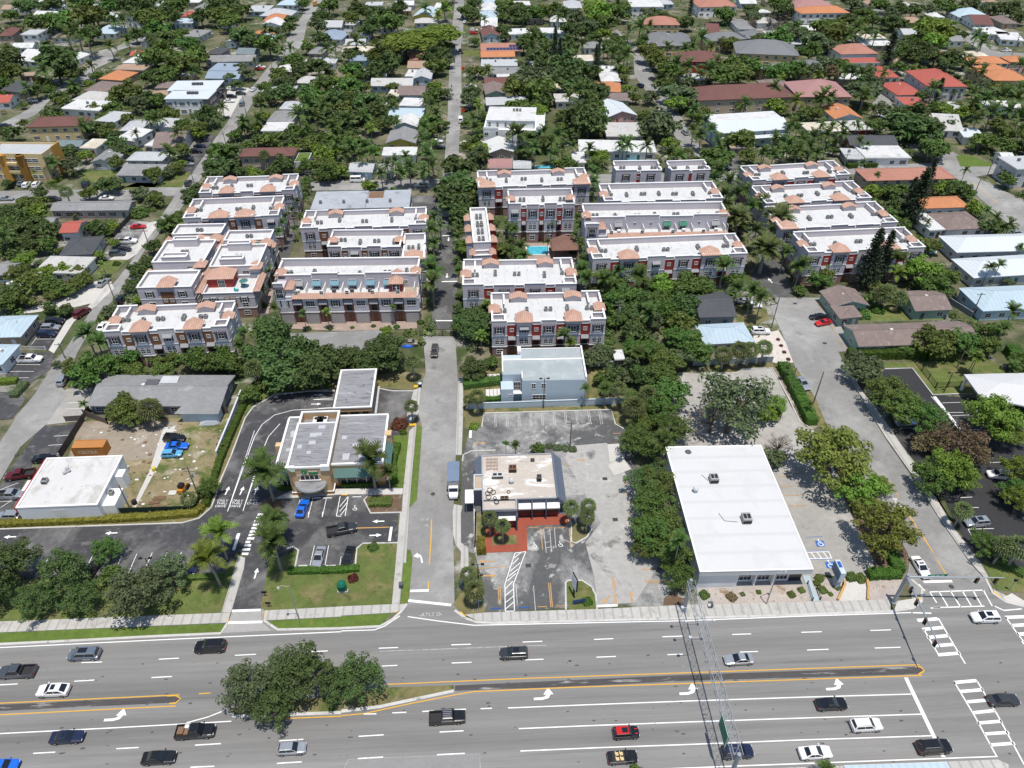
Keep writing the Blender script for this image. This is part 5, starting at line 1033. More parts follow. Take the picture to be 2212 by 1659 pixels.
def house(t, A, B, C, roof, form, wall='white', h=3.0, label=None, over=.5, pitch=.32, wins=True, name='house'):
    """A, B front eave corners, C any point of the rear eave (photo px of tile t), all at eave height h"""
    i = HNUM[0]; HNUM[0] += 1; r = random.Random(i*13+1); o, W, D = local_frame(at(t,*A,h), at(t,*B,h), at(t,*C,h), h, name, label, 'house'); c = o.location+Matrix.Rotation(o.rotation_euler.z,3,'Z')@Vector((W/2,D/2,0))
    if not label: auto(o, ('two storey ' if h > 5 else '') + 'house with %s %s roof' % (RN[roof], FN[form]), 'house', c)
    HB.append((o, W, D, h)); wm = paint(wall); rm = RM[roof]; b = MB(); b.box(over,W-over,over,D-over,0,h-.02); wl = b; rb = MB(); tk = .18
    if form == 'flat':
        rb.box(0,W,0,D,h,h+.28); rb.box(.25,W-.25,.25,D-.25,h+.282,h+.30,0); trim = MB()
        for q in ((-.02,W+.02,-.03,-.003),(-.02,W+.02,D+.003,D+.03),(-.03,-.003,-.003,D+.003),(W+.003,W+.03,-.003,D+.003)): trim.box(q[0],q[1],q[2],q[3],h-.02,h+.32)
        trim.build('fascia', WHT if roof in ('white','offwhite','blue','metal','lightgrey','beige') else paint('offwhite'), o)
        if D > 9 and r.random() < .5: ac_pair(o, W*r.uniform(.3,.7), D*.6, h+.3, False)
    elif form == 'shed':
        z = D*.10; rb.add([(0,0,h),(W,0,h),(W,D,h+z),(0,D,h+z)], [(0,1,2,3)]); rb.add([(0,0,h-tk),(W,0,h-tk),(W,D,h+z-tk),(0,D,h+z-tk),(0,0,h),(W,0,h),(W,D,h+z),(0,D,h+z)], [(0,1,5,4),(1,2,6,5),(2,3,7,6),(3,0,4,7)])
    elif form == 'hip':
        m = min(W,D)/2; z = h+m*pitch*1.25; 
        if W >= D: rg = [(m,D/2,z),(W-m,D/2,z)]; fs = [(0,1,5,4),(1,2,5),(2,3,4,5),(3,0,4)]
        else: rg = [(W/2,m,z),(W/2,D-m,z)]; fs = [(0,1,4),(1,2,5,4),(2,3,5),(3,0,4,5)]
        rb.add([(0,0,h),(W,0,h),(W,D,h),(0,D,h)]+rg, fs); rb.box(0,W,0,D,h-tk,h-.003)
        for p in ([(0,0,h),rg[0]],[(W,0,h),rg[1] if W>=D else rg[0]],[rg[0],rg[1]],[(0,D,h),rg[0] if W>=D else rg[1]],[(W,D,h),rg[1]]): rb.tube(p[0],p[1],.09,n=4)
    else:
        if form == 'gx': z = h+D/2*pitch; e = [(0,0,h),(W,0,h),(W,D/2,z),(0,D/2,z),(0,D,h),(W,D,h)]; fs = [(0,1,2,3),(3,2,5,4)]; wl.add([(over,over,h-.02),(over,D-over,h-.02),(over,D/2,z-.2)], [(0,2,1)]); wl.add([(W-over,over,h-.02),(W-over,D-over,h-.02),(W-over,D/2,z-.2)], [(0,1,2)])
        else: z = h+W/2*pitch; e = [(0,0,h),(0,D,h),(W/2,D,z),(W/2,0,z),(W,0,h),(W,D,h)]; fs = [(1,0,3,2),(2,3,4,5)]; wl.add([(over,over,h-.02),(W-over,over,h-.02),(W/2,over,z-.2)], [(0,1,2)]); wl.add([(over,D-over,h-.02),(W-over,D-over,h-.02),(W/2,D-over,z-.2)], [(0,2,1)])
        rb.add(e, fs); lo = [(x,y,q-tk) for x,y,q in e]; rb.add(lo, [f[::-1] for f in fs])
        if form == 'gx': ed = [(0,1),(5,4),(0,3),(3,4),(1,2),(2,5)]
        else: ed = [(0,1),(5,4),(0,3),(3,4),(1,2),(2,5)]
        for p, q in ed: rb.add([e[p],e[q],lo[q],lo[p]], [(0,1,2,3)])
        rb.tube(e[3],e[2],.08,n=4)
        for p, q in ed[2:]:
            fb = MB(); a_, b_ = Vector(e[p]), Vector(e[q]); off = Vector((0,-.03 if a_.y < .1 else .03,0)) if form == 'gy' else Vector((-.03 if a_.x < .1 else .03,0,0)); fb.add([a_+off+Vector((0,0,.03)), b_+off+Vector((0,0,.03)), b_+off-Vector((0,0,.22)), a_+off-Vector((0,0,.22))], [(0,1,2,3),(3,2,1,0)]); fb.build('bargeboard', WHT, o)
    wl.build('wall', wm, o); rb.build('roof', rm, o)
    if wins:
        n = max(2, min(7, int(W/3.6))); levels = [1.0] if h < 5 else [1.0, 3.9] if h < 8 else [1.0,3.9,6.9]; dk = r.randrange(n)
        for z in levels:
            for k in range(n):
                x = over+(W-2*over)*(k+.5)/n
                if z == 1.0 and k == dk: door(o,x,over,.05,1.0,2.1,paint(r.choice(('white','brown','teal','darkgrey'))))
                else: window(o,r.choice(('plain','plain','wide')) if h < 8 else 'plain',x,over,z)
            sd = 1 if c.x < 0 else -1
            for k in range(max(1,min(4,int(D/5)))):
                y = over+(D-2*over)*(k+.5)/max(1,min(4,int(D/5))); window(o,'plain',W-over if sd > 0 else over,y,z,sd*math.pi/2)
        if r.random() < .35 and form != 'flat': v = MB(); v.box(-.35,.35,-.35,.35,-1.0,.65); q = v.build('chimney', paint('offwhite'), o); q.location = (W*r.uniform(.3,.7), D*.5, h+D*.1)
        elif form != 'flat' or r.random() < .6:
            for k in range(3): v = MB(); v.tube((0,0,-.6),(0,0,.3),.09,n=6); q = v.build('roof_vent', RIM, o); q.location = (W*r.uniform(.2,.8), D*r.uniform(.25,.75), h+min(W,D)*.11 if form != 'flat' else h+.3)
    return o
HB = []
HD = {  # tile: 'x1 y1 x2 y2 xb yb roof form wall height'
'A': '''165 825 520 815 580 755 maroon hip cream 6.2|350 950 520 950 560 905 greenblue gx paleblue 3|515 962 622 966 660 905 beige flat white 3|582 1052 735 1056 785 975 grey gy lightgrey 3|812 1040 1052 1042 1085 985 lightgrey hip lightgrey 3|750 1137 1030 1140 1040 1078 grey shed lightgrey 3|
985 960 1190 952 1240 845 brown gx lightgrey 3|935 947 1005 952 1045 885 white flat white 3|750 897 870 917 950 850 white shed white 3|770 847 908 847 935 785 lightgrey hip lightgrey 3|970 822 1122 827 1200 770 lightgrey hip white 3|390 707 642 722 720 660 white flat white 3.3|465 647 692 657 700 600 offwhite hip lightgrey 3|
612 782 742 792 800 725 lightgrey hip white 3|540 587 712 592 775 535 brown hip tan 3|635 512 792 522 840 465 orange hip tan 3|740 452 932 457 930 420 tan flat tan 3|790 407 942 412 940 366 white hip white 3|835 362 922 362 925 333 red gx white 3|95 387 232 402 280 323 white gx white 3|415 382 502 387 530 335 white hip white 3|
1350 460 1527 463 1535 413 bluegrey flat paleblue 3|1325 508 1547 511 1555 465 bluegrey gx paleblue 3|1325 402 1650 397 1652 358 grey gx lightgrey 3|1525 350 1646 352 1640 315 greenblue gx greyblue 3|1335 348 1430 352 1425 310 darkgrey hip grey 3|1700 137 1852 137 1860 100 orange hip white 3|1690 167 1822 167 1820 130 white gy white 3|1640 217 1770 222 1765 190 orange hip white 3|1650 262 1752 264 1748 224 blue hip white 3|
1590 77 1732 77 1735 38 lightgrey flat paleblue 3|1680 103 1880 107 1878 70 lightgrey hip lightgrey 3|1790 32 1932 34 1930 8 blue hip white 3|1170 107 1272 107 1270 80 red hip pink 3|1120 152 1247 152 1245 120 blue flat paleblue 3|800 112 888 122 890 75 white gy white 5.5|590 217 748 219 740 175 blue hip white 3|205 107 396 112 390 80 white gx white 3|130 227 242 227 256 195 lightgrey flat white 5.8|
-20 235 82 230 85 182 maroon hip tan 5.8|1450 272 1522 278 1520 238 white gy white 3|1175 237 1290 242 1292 195 grey flat lightgrey 3|-40 667 60 665 60 615 red gx white 3|-20 585 150 602 165 530 darkgrey hip tan 3|120 495 218 492 222 472 tan flat brown 3|1805 707 1942 709 1940 660 lightgrey hip lightgrey 3|1725 787 1892 789 1905 720 grey hip lightgrey 3|1690 852 1870 852 1868 795 white flat white 3|
1910 537 2040 542 2040 500 offwhite hip white 3|2045 252 2215 257 2212 205 bluegrey hip lightgrey 3|2095 177 2215 177 2212 140 lightgrey gx white 3|1990 347 2086 350 2085 310 grey hip tan 3|60 60 160 62 165 30 lightgrey hip white 3|260 62 350 64 352 30 blue hip white 3|940 40 1040 42 1040 8 lightgrey gx white 3|1250 55 1330 57 1330 28 grey hip white 3|660 110 760 112 760 84 lightgrey gx white 3|1420 150 1500 152 1500 120 white hip white 3|0 60 60 62 55 36 tan gx white 3''',
'B': '''410 497 500 499 552 456 white flat white 3|458 513 582 513 582 458 lightgrey gy paleblue 3|185 557 462 557 465 508 offwhite gx paleblue 3|360 617 542 617 545 558 brown gx paleblue 3|293 627 368 629 360 585 beige flat white 3|373 687 512 692 510 640 white flat white 3|303 752 532 755 535 700 blue gx greyblue 3|330 817 492 822 500 758 white gy paleblue 3|285 927 482 928 490 848 grey gy yellow 3.2|262 1012 487 1008 485 955 white flat white 3|40 1112 202 1117 225 1055 lightgrey gx paleblue 3|232 1112 330 1112 328 1065 grey flat lightgrey 3|
413 332 582 332 590 297 white gx white 3|440 387 532 387 530 345 salmon gx white 3|425 442 542 442 540 398 tan gx white 3|460 107 602 112 590 63 blue gy yellow 3.2|903 67 1012 67 1010 24 white hip white 3|902 24 1002 26 1000 2 blue hip white 3|903 122 1018 120 1018 74 blue hip lightgrey 3|903 163 1012 163 1010 122 white gx white 3|903 192 1022 192 1020 168 white flat white 3|910 237 1037 234 1035 180 maroon gy paleblue 3|1068 227 1252 220 1250 183 white flat white 3|1288 217 1477 217 1475 183 white flat paleblue 3|
903 334 1168 330 1165 284 salmon gx tan 3|903 371 1127 367 1125 334 orange gx white 3|905 432 1142 430 1140 387 lightgrey flat white 3|963 482 1192 480 1190 439 grey flat lightgrey 3|1008 502 1092 500 1090 480 white flat white 2.8|925 547 1097 545 1095 503 maroon gx white 3|933 612 1072 607 1070 543 brown gy palegreen 3|938 682 1202 674 1200 624 lightgrey gx greyblue 3|928 1002 1152 992 1160 908 white gy tan 3|948 1092 1107 1092 1100 1034 pink flat pink 3|1112 1092 1232 1092 1222 1040 lightgrey gx palegreen 3|
1538 982 2042 992 2030 918 white flat white 3.3|1500 1057 1587 1057 1582 988 white flat white 3|1718 887 1962 887 1960 798 offwhite flat tan 3|1712 767 1922 747 1892 658 metal gy pink 3|1738 652 1872 652 1870 606 brown flat tan 3|1650 592 1812 597 1810 538 orange hip white 3|1683 527 1812 527 1810 473 white hip lightgrey 3|1683 472 1792 472 1790 430 white flat white 3|1570 312 1702 312 1700 278 grey hip white 3|1225 407 1317 402 1315 377 grey flat grey 3|1235 437 1277 437 1275 413 white gy white 2.6|
1965 162 2198 162 2195 120 salmon hip cream 5.5|1880 47 2092 47 2090 2 white flat white 6.5|1880 84 1942 86 1940 48 orange hip white 3|1445 52 1562 52 1560 10 lightgrey hip white 3|1368 72 1422 72 1420 52 white flat white 3|2000 300 2215 296 2212 218 slate hip cream 5.8|1350 140 1460 142 1458 108 white hip white 3|20 160 85 163 82 135 lightgrey hip white 3|0 222 55 225 60 195 grey gx white 3|115 232 182 232 180 196 lightgrey hip white 3|40 392 160 394 158 345 bluegrey hip paleblue 3|600 50 640 52 640 25 white gx white 3|1290 645 1335 647 1335 626 white flat white 2.7''',
'C': '''105 47 357 42 345 -2 salmon hip white 6|725 52 1000 47 995 8 pink hip pink 5.8|765 88 1087 83 1097 50 orange hip white 6.2|-10 293 112 288 112 213 slate hip cream 5.8|170 268 420 252 420 208 slate hip cream 5.8|420 250 560 245 555 200 slate hip cream 5.8|345 345 760 362 760 288 slate hip cream 6|-20 402 272 398 312 340 maroon hx red 6|100 652 738 628 692 545 maroon hip tan 6.5|745 628 1102 628 1060 530 pink hip tan 6.5|985 772 1172 767 1162 688 orange gy white 3.4|822 862 1075 852 1062 788 beige flat tan 3.2|1085 847 1232 842 1222 780 offwhite flat red 3.2|
1085 942 1402 942 1392 873 darkgrey gx brown 3|1185 1027 1482 1027 1440 948 white flat white 3.3|1062 1032 1188 1036 1140 968 lightgrey flat grey 2.9|1025 352 1272 347 1310 292 salmon hip white 4.5|1075 412 1292 407 1290 374 red flat white 3|1250 502 1412 502 1382 438 red hip white 3.2|1590 562 1852 562 1792 458 red hip lightgrey 6.2|1390 617 1572 612 1532 533 red hip offwhite 3.4|1450 692 1602 692 1600 632 red flat white 3|1880 412 2122 412 2110 374 orange hip white 5.5|1945 477 2132 462 2110 412 orange hip cream 6.5|2015 522 2260 524 2212 462 orange hip cream 7.5|2120 402 2262 402 2250 368 orange hip pink 5.5|
1790 112 2002 112 2000 68 blue hip white 3|1890 160 2018 162 2015 110 maroon gx white 3|1985 227 2132 222 2130 174 white flat white 3|2060 257 2215 268 2212 218 white flat white 3|2075 153 2182 153 2180 108 brown hip tan 3|1610 112 1702 112 1700 84 white hip white 3|1215 40 1290 40 1290 6 tan hip white 3|1690 712 1832 712 1832 664 lightgrey flat white 3|1615 842 1822 852 1780 742 offwhite gx white 3|1820 892 1962 902 1952 838 metal flat white 3|150 215 238 218 235 165 maroon gx white 3|360 190 470 190 465 130 grey hip white 3|310 962 470 960 465 945 tan flat tan 3|2075 1030 2160 1030 2155 985 white gx white 3|1450 55 1530 55 1525 20 offwhite hip white 3|2000 40 2100 40 2098 8 tan hip white 3|520 450 720 430 720 400 slate hip cream 5.5|740 440 912 450 905 402 slate hip cream 5.5''',
'D': '''320 482 832 477 892 415 grey gx pinkish 3.2|380 625 502 622 545 545 red gx white 4|375 775 600 762 705 640 darkgrey hip lightgrey 3.2|215 885 520 892 562 785 offwhite flat white 3|-60 895 60 900 82 805 grey gx white 3|180 560 345 560 345 520 grey gx grey 3''',
'G': '''-120 200 135 192 247 50 blue hip tan 3.2|-160 372 15 372 97 240 blue hip white 3.2''',
'F': '''1195 287 1777 272 1702 195 salmon hip tan 5.5|1565 467 1868 457 1812 383 orange hip white 3.5|1710 607 1982 592 1902 480 brown hip white 3.2|1598 612 1702 607 1622 500 white flat white 3|1775 752 2400 735 2200 628 metal hip lightgrey 3.6|1885 917 2400 885 2200 765 metal hip lightgrey 3.3|1945 1132 2420 1112 2212 963 blue hip paleblue 3.4|972 1107 1212 1092 912 1000 brown gy palegreen 3.2|1020 1182 1168 1167 1145 1088 brown shed palegreen 2.9|1508 1132 1752 1122 1400 1002 brown gx palegreen 3.2|1142 1362 1928 1335 1045 1220 brown gx palegreen 3.2|108 1174 352 1167 312 1002 darkgrey gx grey 3.4|140 1348 470 1330 400 1203 blue hip lightgrey 3.2|2165 215 2420 205 2200 130 lightgrey flat lightgrey 7''',
'H': '''1772 345 1838 342 1830 280 white flat white 2.6'''}
HD['L'] = '1085 1765 1760 1742 1750 1625 blue flat skyblue 3'
PAINT['pinkish'] = (.50,.40,.38)
for t, s in HD.items():
    for q in s.replace('\n','').split('|'):
        a = q.split(); v = list(map(float, a[:6])); f = 'hip' if a[7] == 'hx' else a[7]
        house(t, v[0:2], v[2:4], v[4:6], a[6], f, a[8], float(a[9]))
# the packed smaller roofs between those, far up the streets
for P in OUTL: noplant(P)
_r = random.Random(31); _n = 0
for _k in range(4000):
    if _n >= 60: break
    X, Y = _r.uniform(20,2190), _r.uniform(4,235); w, d = _r.uniform(11,18), _r.uniform(8,12); p = at('W',X,Y,3)
    if abs(X-985) < 30 or any(blocked(p.x+u*w, p.y+v*d) for u in (-.15,.25,.5,.75,1.15) for v in (-.3,0,.5,1,1.3)): continue
    q = [topx((p.x+a, p.y+b_, 3)) for a, b_ in ((0,0),(w,0),(w,d))]; _n += 1
    house('W',q[0],q[1],q[2],_r.choice(('white','white','white','offwhite','lightgrey','lightgrey','grey','blue','beige','tan','brown')),_r.choice(('gx','hip','hip','flat')),_r.choice(('white','lightgrey','tan','cream','paleblue')),3)
# solar panels on the long salmon roof
hs = [o for o, W, D, h in HB if abs(o.location.x-at('B',903,334,3).x) < .5 and abs(o.location.y-at('B',903,334,3).y) < .5][0]
b = MB()
for k in range(14):
    for j in range(2):
        if j == 1 and k < 7: continue
        W_ = 20; x = 3.2+k*1.75; y = 1.0+j*2.4; b.add([(x,y,3+y*.32+.08),(x+1.6,y,3+y*.32+.08),(x+1.6,y+2.1,3+(y+2.1)*.32+.08),(x,y+2.1,3+(y+2.1)*.32+.08)], [(0,1,2,3)])
b.build('solar_panel', mc('solar_cell', (.03,.05,.12), .25), hs)
# ---------------------------------------------------------------- the buildings in front
PEACH = paint('peach'); OCHRE = mc('ochre_base', (.50,.24,.07), .8, ((.5,.1),), None, 'obj'); GAWN = mat('teal_metal_awning', (.085,.165,.15), .6, ((1,.1),), None, 'obj', seam=(0,.35,.6))
BROOF = mat('patched_grey_roof', (.255,.255,.265), .85, ((.3,.10),(4,.12)), [((.14,.14,.145),.9,.50,.66),((.36,.36,.37),.45,.60,.68)], 'obj', stretch=(.35,1.8,1))
o, W, D = local_frame(at('P',150,1028,6.3), at('P',1885,965,6.3), at('P',1975,180,6.3), 6.3, 'bank', 'peach walled bank branch with green awnings and an arched entrance', 'bank'); landmark('the peach walled bank', o.location+Vector((W/2,D/2,0))); BANK = o
x1, x2 = W*.135, W*.515
wl, bs, rf, tr = MB(), MB(), MB(), MB()
wl.box(0,x1-.01,0,D,.9,5.9); wl.box(x2+.01,W,0,D,.9,5.9); bs.box(-.03,x1-.01,-.03,D,0,.897); bs.box(x2+.01,W+.03,-.03,D,0,.897)
wl.box(x1,x2,-2.2,D*.74,3.6,7.5); wl.box(x1,x1+1.7,-2.2,-.2,.9,3.597); wl.box(x2-1.7,x2,-2.2,-.2,.9,3.597); bs.box(x1-.06,x1+1.76,-2.26,-.2,0,.9); bs.box(x2-1.76,x2+.06,-2.26,-.2,0,.9); wl.box(x1+1.703,x2-1.703,-.3,1,.0,3.597)
for q in ((x1,x2,D*.742,D+.2),): wl.box(q[0],q[0]+.3,q[2],q[3],0,7.3); wl.box(q[1]-.3,q[1],q[2],q[3],0,7.3); wl.box(q[0]+.303,q[1]-.303,q[3]-.3,q[3],0,7.3); rf.box(q[0]+.31,q[1]-.31,q[2],q[3]-.31,5.5,5.6)
rf.box(.3,x1-.02,.3,D-.3,5.903,6.0); rf.box(x2+.02,W-.3,.3,D-.3,5.903,6.0); rf.box(x1+.3,x2-.3,-1.9,D*.74-.3,7.503,7.58)
def coping(x0,x1_,y0,y1_,z0,z1): tr.box(x0,x1_,y0,y1_,z0,z1)
for a,b_ in ((0,x1-.02),(x2+.02,W)): coping(a-.12,b_+.12 if b_ == W else b_,-.15,.28,5.905,6.35); coping(a,b_,D-.28,D+.12,5.905,6.35)
coping(-.15,.28,.283,D-.283,5.905,6.35); coping(W-.28,W+.15,.283,D-.283,5.905,6.35)
for q in ((x1-.15,x1+.28,-2.3,D*.74),(x2-.28,x2+.15,-2.3,D*.74),(x1+.283,x2-.283,-2.3,-1.95),(x1+.283,x2-.283,D*.74-.28,D*.74)): coping(*q,7.505,7.95)
for q in ((x1-.1,x1+.35,D*.742,D+.3),(x2-.35,x2+.1,D*.742,D+.3),(x1+.353,x2-.353,D-.1,D+.3)): coping(*q,7.305,7.6)
for x in (x1-.25, x2-1.55): tr.box(x,x+1.8,-2.5,-1.9,7.0,8.2); 
tr.box(x1-.2,x1+1.9,-2.35,-.1,.92,1.05); tr.box(x2-1.9,x2+.2,-2.35,-.1,.92,1.05)
wl.build('wall', PEACH, o); bs.build('plinth', OCHRE, o); rf.build('roof', BROOF, o); tr.build('coping', WHT, o)
b = MB(); n = 12; cx = (x1+x2)/2; hw = (x2-x1)/2-.9
arc = [(cx+hw*math.cos(math.pi+math.pi*i/n), -2.2-2.4*math.sin(math.pi*i/n)) for i in range(n+1)]
b.prism([(p[0],p[1]) for p in arc], 3.3, 3.95, 0, 1); b.build('entrance_canopy', [WHT, BROOF], o)
b = MB(); b.prism([(cx+(p[0]-cx)*.96, -2.2+(p[1]+2.2)*.93) for p in arc], 2.75, 3.297, 0, 0); b.build('canopy_fascia', PEACH, o)
b = MB(); b.box(x1+2.2,x2-2.2,-2.28,-2.2,4.5,5.5); 
for k in range(5): pass
b.build('arched_window', GLASS, o); b = MB(); wm_ = x2-x1-4.4
for k in range(5): x = x1+2.2+wm_*k/4; b.box(x-.06,x+.06,-2.33,-2.283,4.5,5.5)
m_ = 10; aw = [(cx+(wm_/2+.5)*math.cos(math.pi-math.pi*i/m_), 5.5+.55*math.sin(math.pi*i/m_)) for i in range(m_+1)]
b.add([(x,-2.34,z) for x,z in aw]+[(x,-2.34,z+.28) for x,z in aw], [(i,i+1,m_+2+i,m_+1+i) for i in range(m_)]); b.box(x1+1.9,x2-1.9,-2.4,-2.2,4.2,4.45); b.build('arched_window_frame', WHT, o)
b = MB(); b.box(x1+1.9,x2-1.9,-.36,-.303,.15,2.9); b.build('glass_doors', GLASS, o); b = MB()
for k in range(7): x = x1+1.9+(x2-x1-3.8)*k/6; b.box(x-.07,x+.07,-.42,-.363,.1,2.95)
b.box(x1+1.83,x2-1.83,-.42,-.363,2.2,2.32); b.build('door_frame', WHT, o)
for a, c_ in ((.4,x1-.3),(x2+.4,W-1.6)):
    b = MB(); b.add([(a,-.02,5.1),(c_,-.02,5.1),(c_,-1.5,3.9),(a,-1.5,3.9)], [(0,1,2,3)]); b.box(a,c_,-1.52,-1.47,3.75,3.9); b.build('awning', GAWN, o)
    b = MB(); b.box(a+.2,c_-.2,-.08,-.03,1.0,3.2); b.build('shop_window', GLASS, o); b = MB()
    for k in range(max(2,int((c_-a)/2))+1): x = a+.2+(c_-a-.4)*k/max(2,int((c_-a)/2)); b.box(x-.05,x+.05,-.12,-.083,1.0,3.2)
    b.build('window_frame', WHT, o)
b = MB(); b.add([(W+.02,D*.10,5.1),(W+1.3,D*.10,3.9),(W+1.3,D*.52,3.9),(W+.02,D*.52,5.1)], [(0,1,2,3)]); q = b.build('awning', GAWN, o)
b = MB(); b.box(W,W+1.0,D*.54,D*.62,0,6.2); b.box(W-.2,W+1.1,D*.53,D*.63,6.203,6.5); b.box(-1.4,0,D*.42,D*.5,0,5.9); b.build('pilaster', PEACH, o)
sg = MB(); sg.box(cx-1.3,cx-.35,-2.42,-2.3,6.2,7.15); sg.build('logo_panel', mc('sign_green', (.02,.22,.09), .5), o); sg = MB(); sg.box(cx+.05,cx+1.8,-2.42,-2.3,6.1,6.65); sg.build('sign_panel', mc('sign_green', (.02,.22,.09), .5), o)
for txt, x, z, s in (('Regions',cx+.95,6.9,.5),): q = place('sign_letters', textmesh(txt, s, WHT, .03), o, (x,-2.40,z)); q.rotation_euler = (rad(90),0,0)
b = MB()
for k in range(4): b.add([(cx-1.15+.16*k,-2.44,6.35+.14*k),(cx-1.02+.16*k,-2.44,6.35+.14*k),(cx-.65,-2.44,6.95),(cx-.78,-2.44,6.95)], [(0,1,2,3)]) if k < 2 else None
b.build('logo_mark', WHT, o)
for x in (x1+2.6, x2-4.6):
    b = MB(); b.box(x,x+2.2,D*.80,D*.94,5.61,7.0,0); 
    for k in range(2): b.lathe((x+.6+k*1.05,D*.90,7.003),[(.42,0),(.42,.04)],12,1)
    b.build('rooftop_unit', [paint('offwhite'), mc('ac_fan', (.02,.02,.02), .7)], o)
r_ = random.Random(3); b = MB()
for k in range(16): x = r_.choice((r_.uniform(.8,x1-1.6),r_.uniform(x1+.8,x2-2),r_.uniform(x2+.8,W-2))); y = r_.uniform(1,D*.65); z = 7.59 if x1 < x < x2 else 6.01; b.box(x,x+r_.uniform(.7,1.5),y,y+r_.uniform(.7,1.3),z,z+.008+.0004*k)
b.build('roof_patch', mc('pale_roof_patch', (.44,.44,.46), .8), o)
# drive-through canopy
o, W, D = local_frame(at('W',720,882,5.2), at('W',802,879,5.2), at('W',812,797,5.2), 5.2, 'drive_through_canopy', 'peach drive-through canopy with a grey flat roof behind the bank', 'canopy'); landmark('the drive-through canopy', o.location+Vector((W/2,D/2,0)))
b = MB(); b.box(0,W,0,D,4.0,5.0); b.build('fascia', PEACH, o); b = MB(); b.box(.35,W-.35,.35,D-.35,5.003,5.06); b.build('roof', BROOF, o); b = MB()
for q in ((-.1,W+.1,-.1,.3),(-.1,W+.1,D-.3,D+.1),(-.1,.3,.303,D-.303),(W-.3,W+.1,.303,D-.303)): b.box(q[0],q[1],q[2],q[3],5.005,5.3)
b.build('coping', WHT, o)
for x in (.6,W*.36,W*.68,W-.6):
    for y in (1,D-1): b = MB(); b.box(x-.3,x+.3,y-.4,y+.4,.9,3.997); b.box(x-.38,x+.38,y-.48,y+.48,0,.9); b.build('column', PEACH, o)
b = MB(); b.box(W*.36-1,W*.36+1,D*.5-.5,D*.5+.5,.1,1.8); b.build('teller_machine', paint('grey'), o)
for k in range(4): b = MB(); b.tube((0,0,0),(0,0,.45),.14,n=8); q = b.build('roof_vent', RIM, o); q.location = (W*(.3+.2*k),D*(.2+.18*k),5.06)
# closed restaurant with worn beige roof
GB = mc('dark_blue_grey_wall', (.075,.09,.125), .75, ((.4,.1),(3,.06)), None, 'obj'); GBR = mat('blue_grey_mansard', (.12,.145,.19), .7, ((.5,.08),), None, 'obj', seam=(1,.5,.85))
WROOF = mat('worn_beige_roof', (.48,.43,.375), .9, ((.3,.08),(3,.10)), [((.78,.76,.73),.35,.54,.62),((.34,.26,.20),.6,.62,.74),((.66,.60,.54),1.6,.58,.66)], 'obj', stretch=(.45,1.5,1))
h = 4.6; o, W, D = local_frame(at('Q',240,1003,h), at('Q',1512,962,h), at('Q',1385,168,h), h, 'restaurant', 'closed blue grey restaurant with a worn beige flat roof', 'restaurant'); landmark('the beige roofed restaurant', o.location+Vector((W/2,D/2,0)))
b = MB(); b.box(0,W,1.2,D,0,h); b.box(0,W*.44,-1.4,1.197,0,h-.25); b.build('wall', GB, o); b = MB(); b.box(.2,W-.4,1.4,D-.2,h+.003,h+.06); b.box(.25,W*.43,-1.15,1.38,h-.247,h-.2); b.build('roof', WROOF, o)
b = MB(); 
for q in ((-.05,.2,1.2,D),(.203,W-.4,D-.2,D+.05),(W*.44,W-.4,1.15,1.4)): b.box(q[0],q[1],q[2],q[3],h+.004,h+.3)
for q in ((0,W*.44,-1.45,-1.2),(W*.44-.25,W*.44+.02,-1.197,1.14),(0,.25,-1.197,1.14)): b.box(q[0],q[1],q[2],q[3],h-.245,h+.35)
b.build('coping', paint('grey'), o)
b = MB(); b.add([(W-.4,1.1,h+.35),(W+1.3,1.1,h-1.5),(W+1.3,D+.1,h-1.5),(W-.4,D+.1,h+.35)], [(0,1,2,3)]); b.add([(W-.4,1.1,h+.35),(W-.4,1.1,h-1.5),(W+1.3,1.1,h-1.5)], [(0,1,2)]); b.box(W-.7,W-.4,1.1,D+.1,h+.005,h+.55); b.build('mansard', GBR, o); b = MB()
b.add([(.0,D*.62,h+.3),(-1.5,D*.62,h-1.0),(-1.5,D,h-1.0),(0,D,h+.3)], [(3,2,1,0)]); b.add([(.0,D*.62,h+.3),(-1.5,D*.62,h-1.0),(0,D*.62,h-1.0)], [(0,1,2)]); b.build('mansard', GBR, o)
b = MB(); b.box(-1.6,.6,D*.30,D*.60,0,h-.1); b.build('side_wing', GB, o); b = MB(); b.box(-1.4,.4,D*.32,D*.58,h-.097,h-.05); b.build('side_wing_roof', paint('tan'), o); b = MB()
for q in ((-1.65,.65,D*.295,D*.315),(-1.65,.65,D*.585,D*.605),(-1.65,-1.42,D*.3151,D*.5849),(.42,.65,D*.3151,D*.5849)): b.box(q[0],q[1],q[2],q[3],h-.095,h+.25)
b.build('side_wing_coping', paint('lightgrey'), o)
b = MB(); b.box(-3.4,-1.7,D*.16,D*.42,2.9,3.15); b.build('pickup_window_canopy', WHT, o); b = MB()
for y in (D*.18,D*.40): b.box(-3.3,-3.1,y-.1,y+.1,0,2.897)
b.build('canopy_post', paint('greyblue'), o)
for k in range(3):
    x0 = W*.455+k*(W*.545)/3; x1_ = x0+(W*.52)/3; b = MB(); b.box(x0+.1,x1_-.1,1.12,1.197,.7,2.9); b.build('shop_window', GLASS, o); b = MB(); b.box(x0+.1,x1_-.1,1.10,1.197,0,.697); b.build('window_base', paint('red'), o)
    b = MB(); b.add([(x0,1.18,3.6),(x1_,1.18,3.6),(x1_,.1,3.25),(x0,.1,3.25)], [(0,1,2,3)]); b.box(x0,x1_,.06,.11,2.95,3.25); b.build('awning', mc('white_awning', (.72,.72,.70), .6, ((1,.08),), None, 'obj'), o); b = MB(); b.box(x0-.14,x0+.06,.0,1.19,0,4.5); b.build('pier', GB, o)
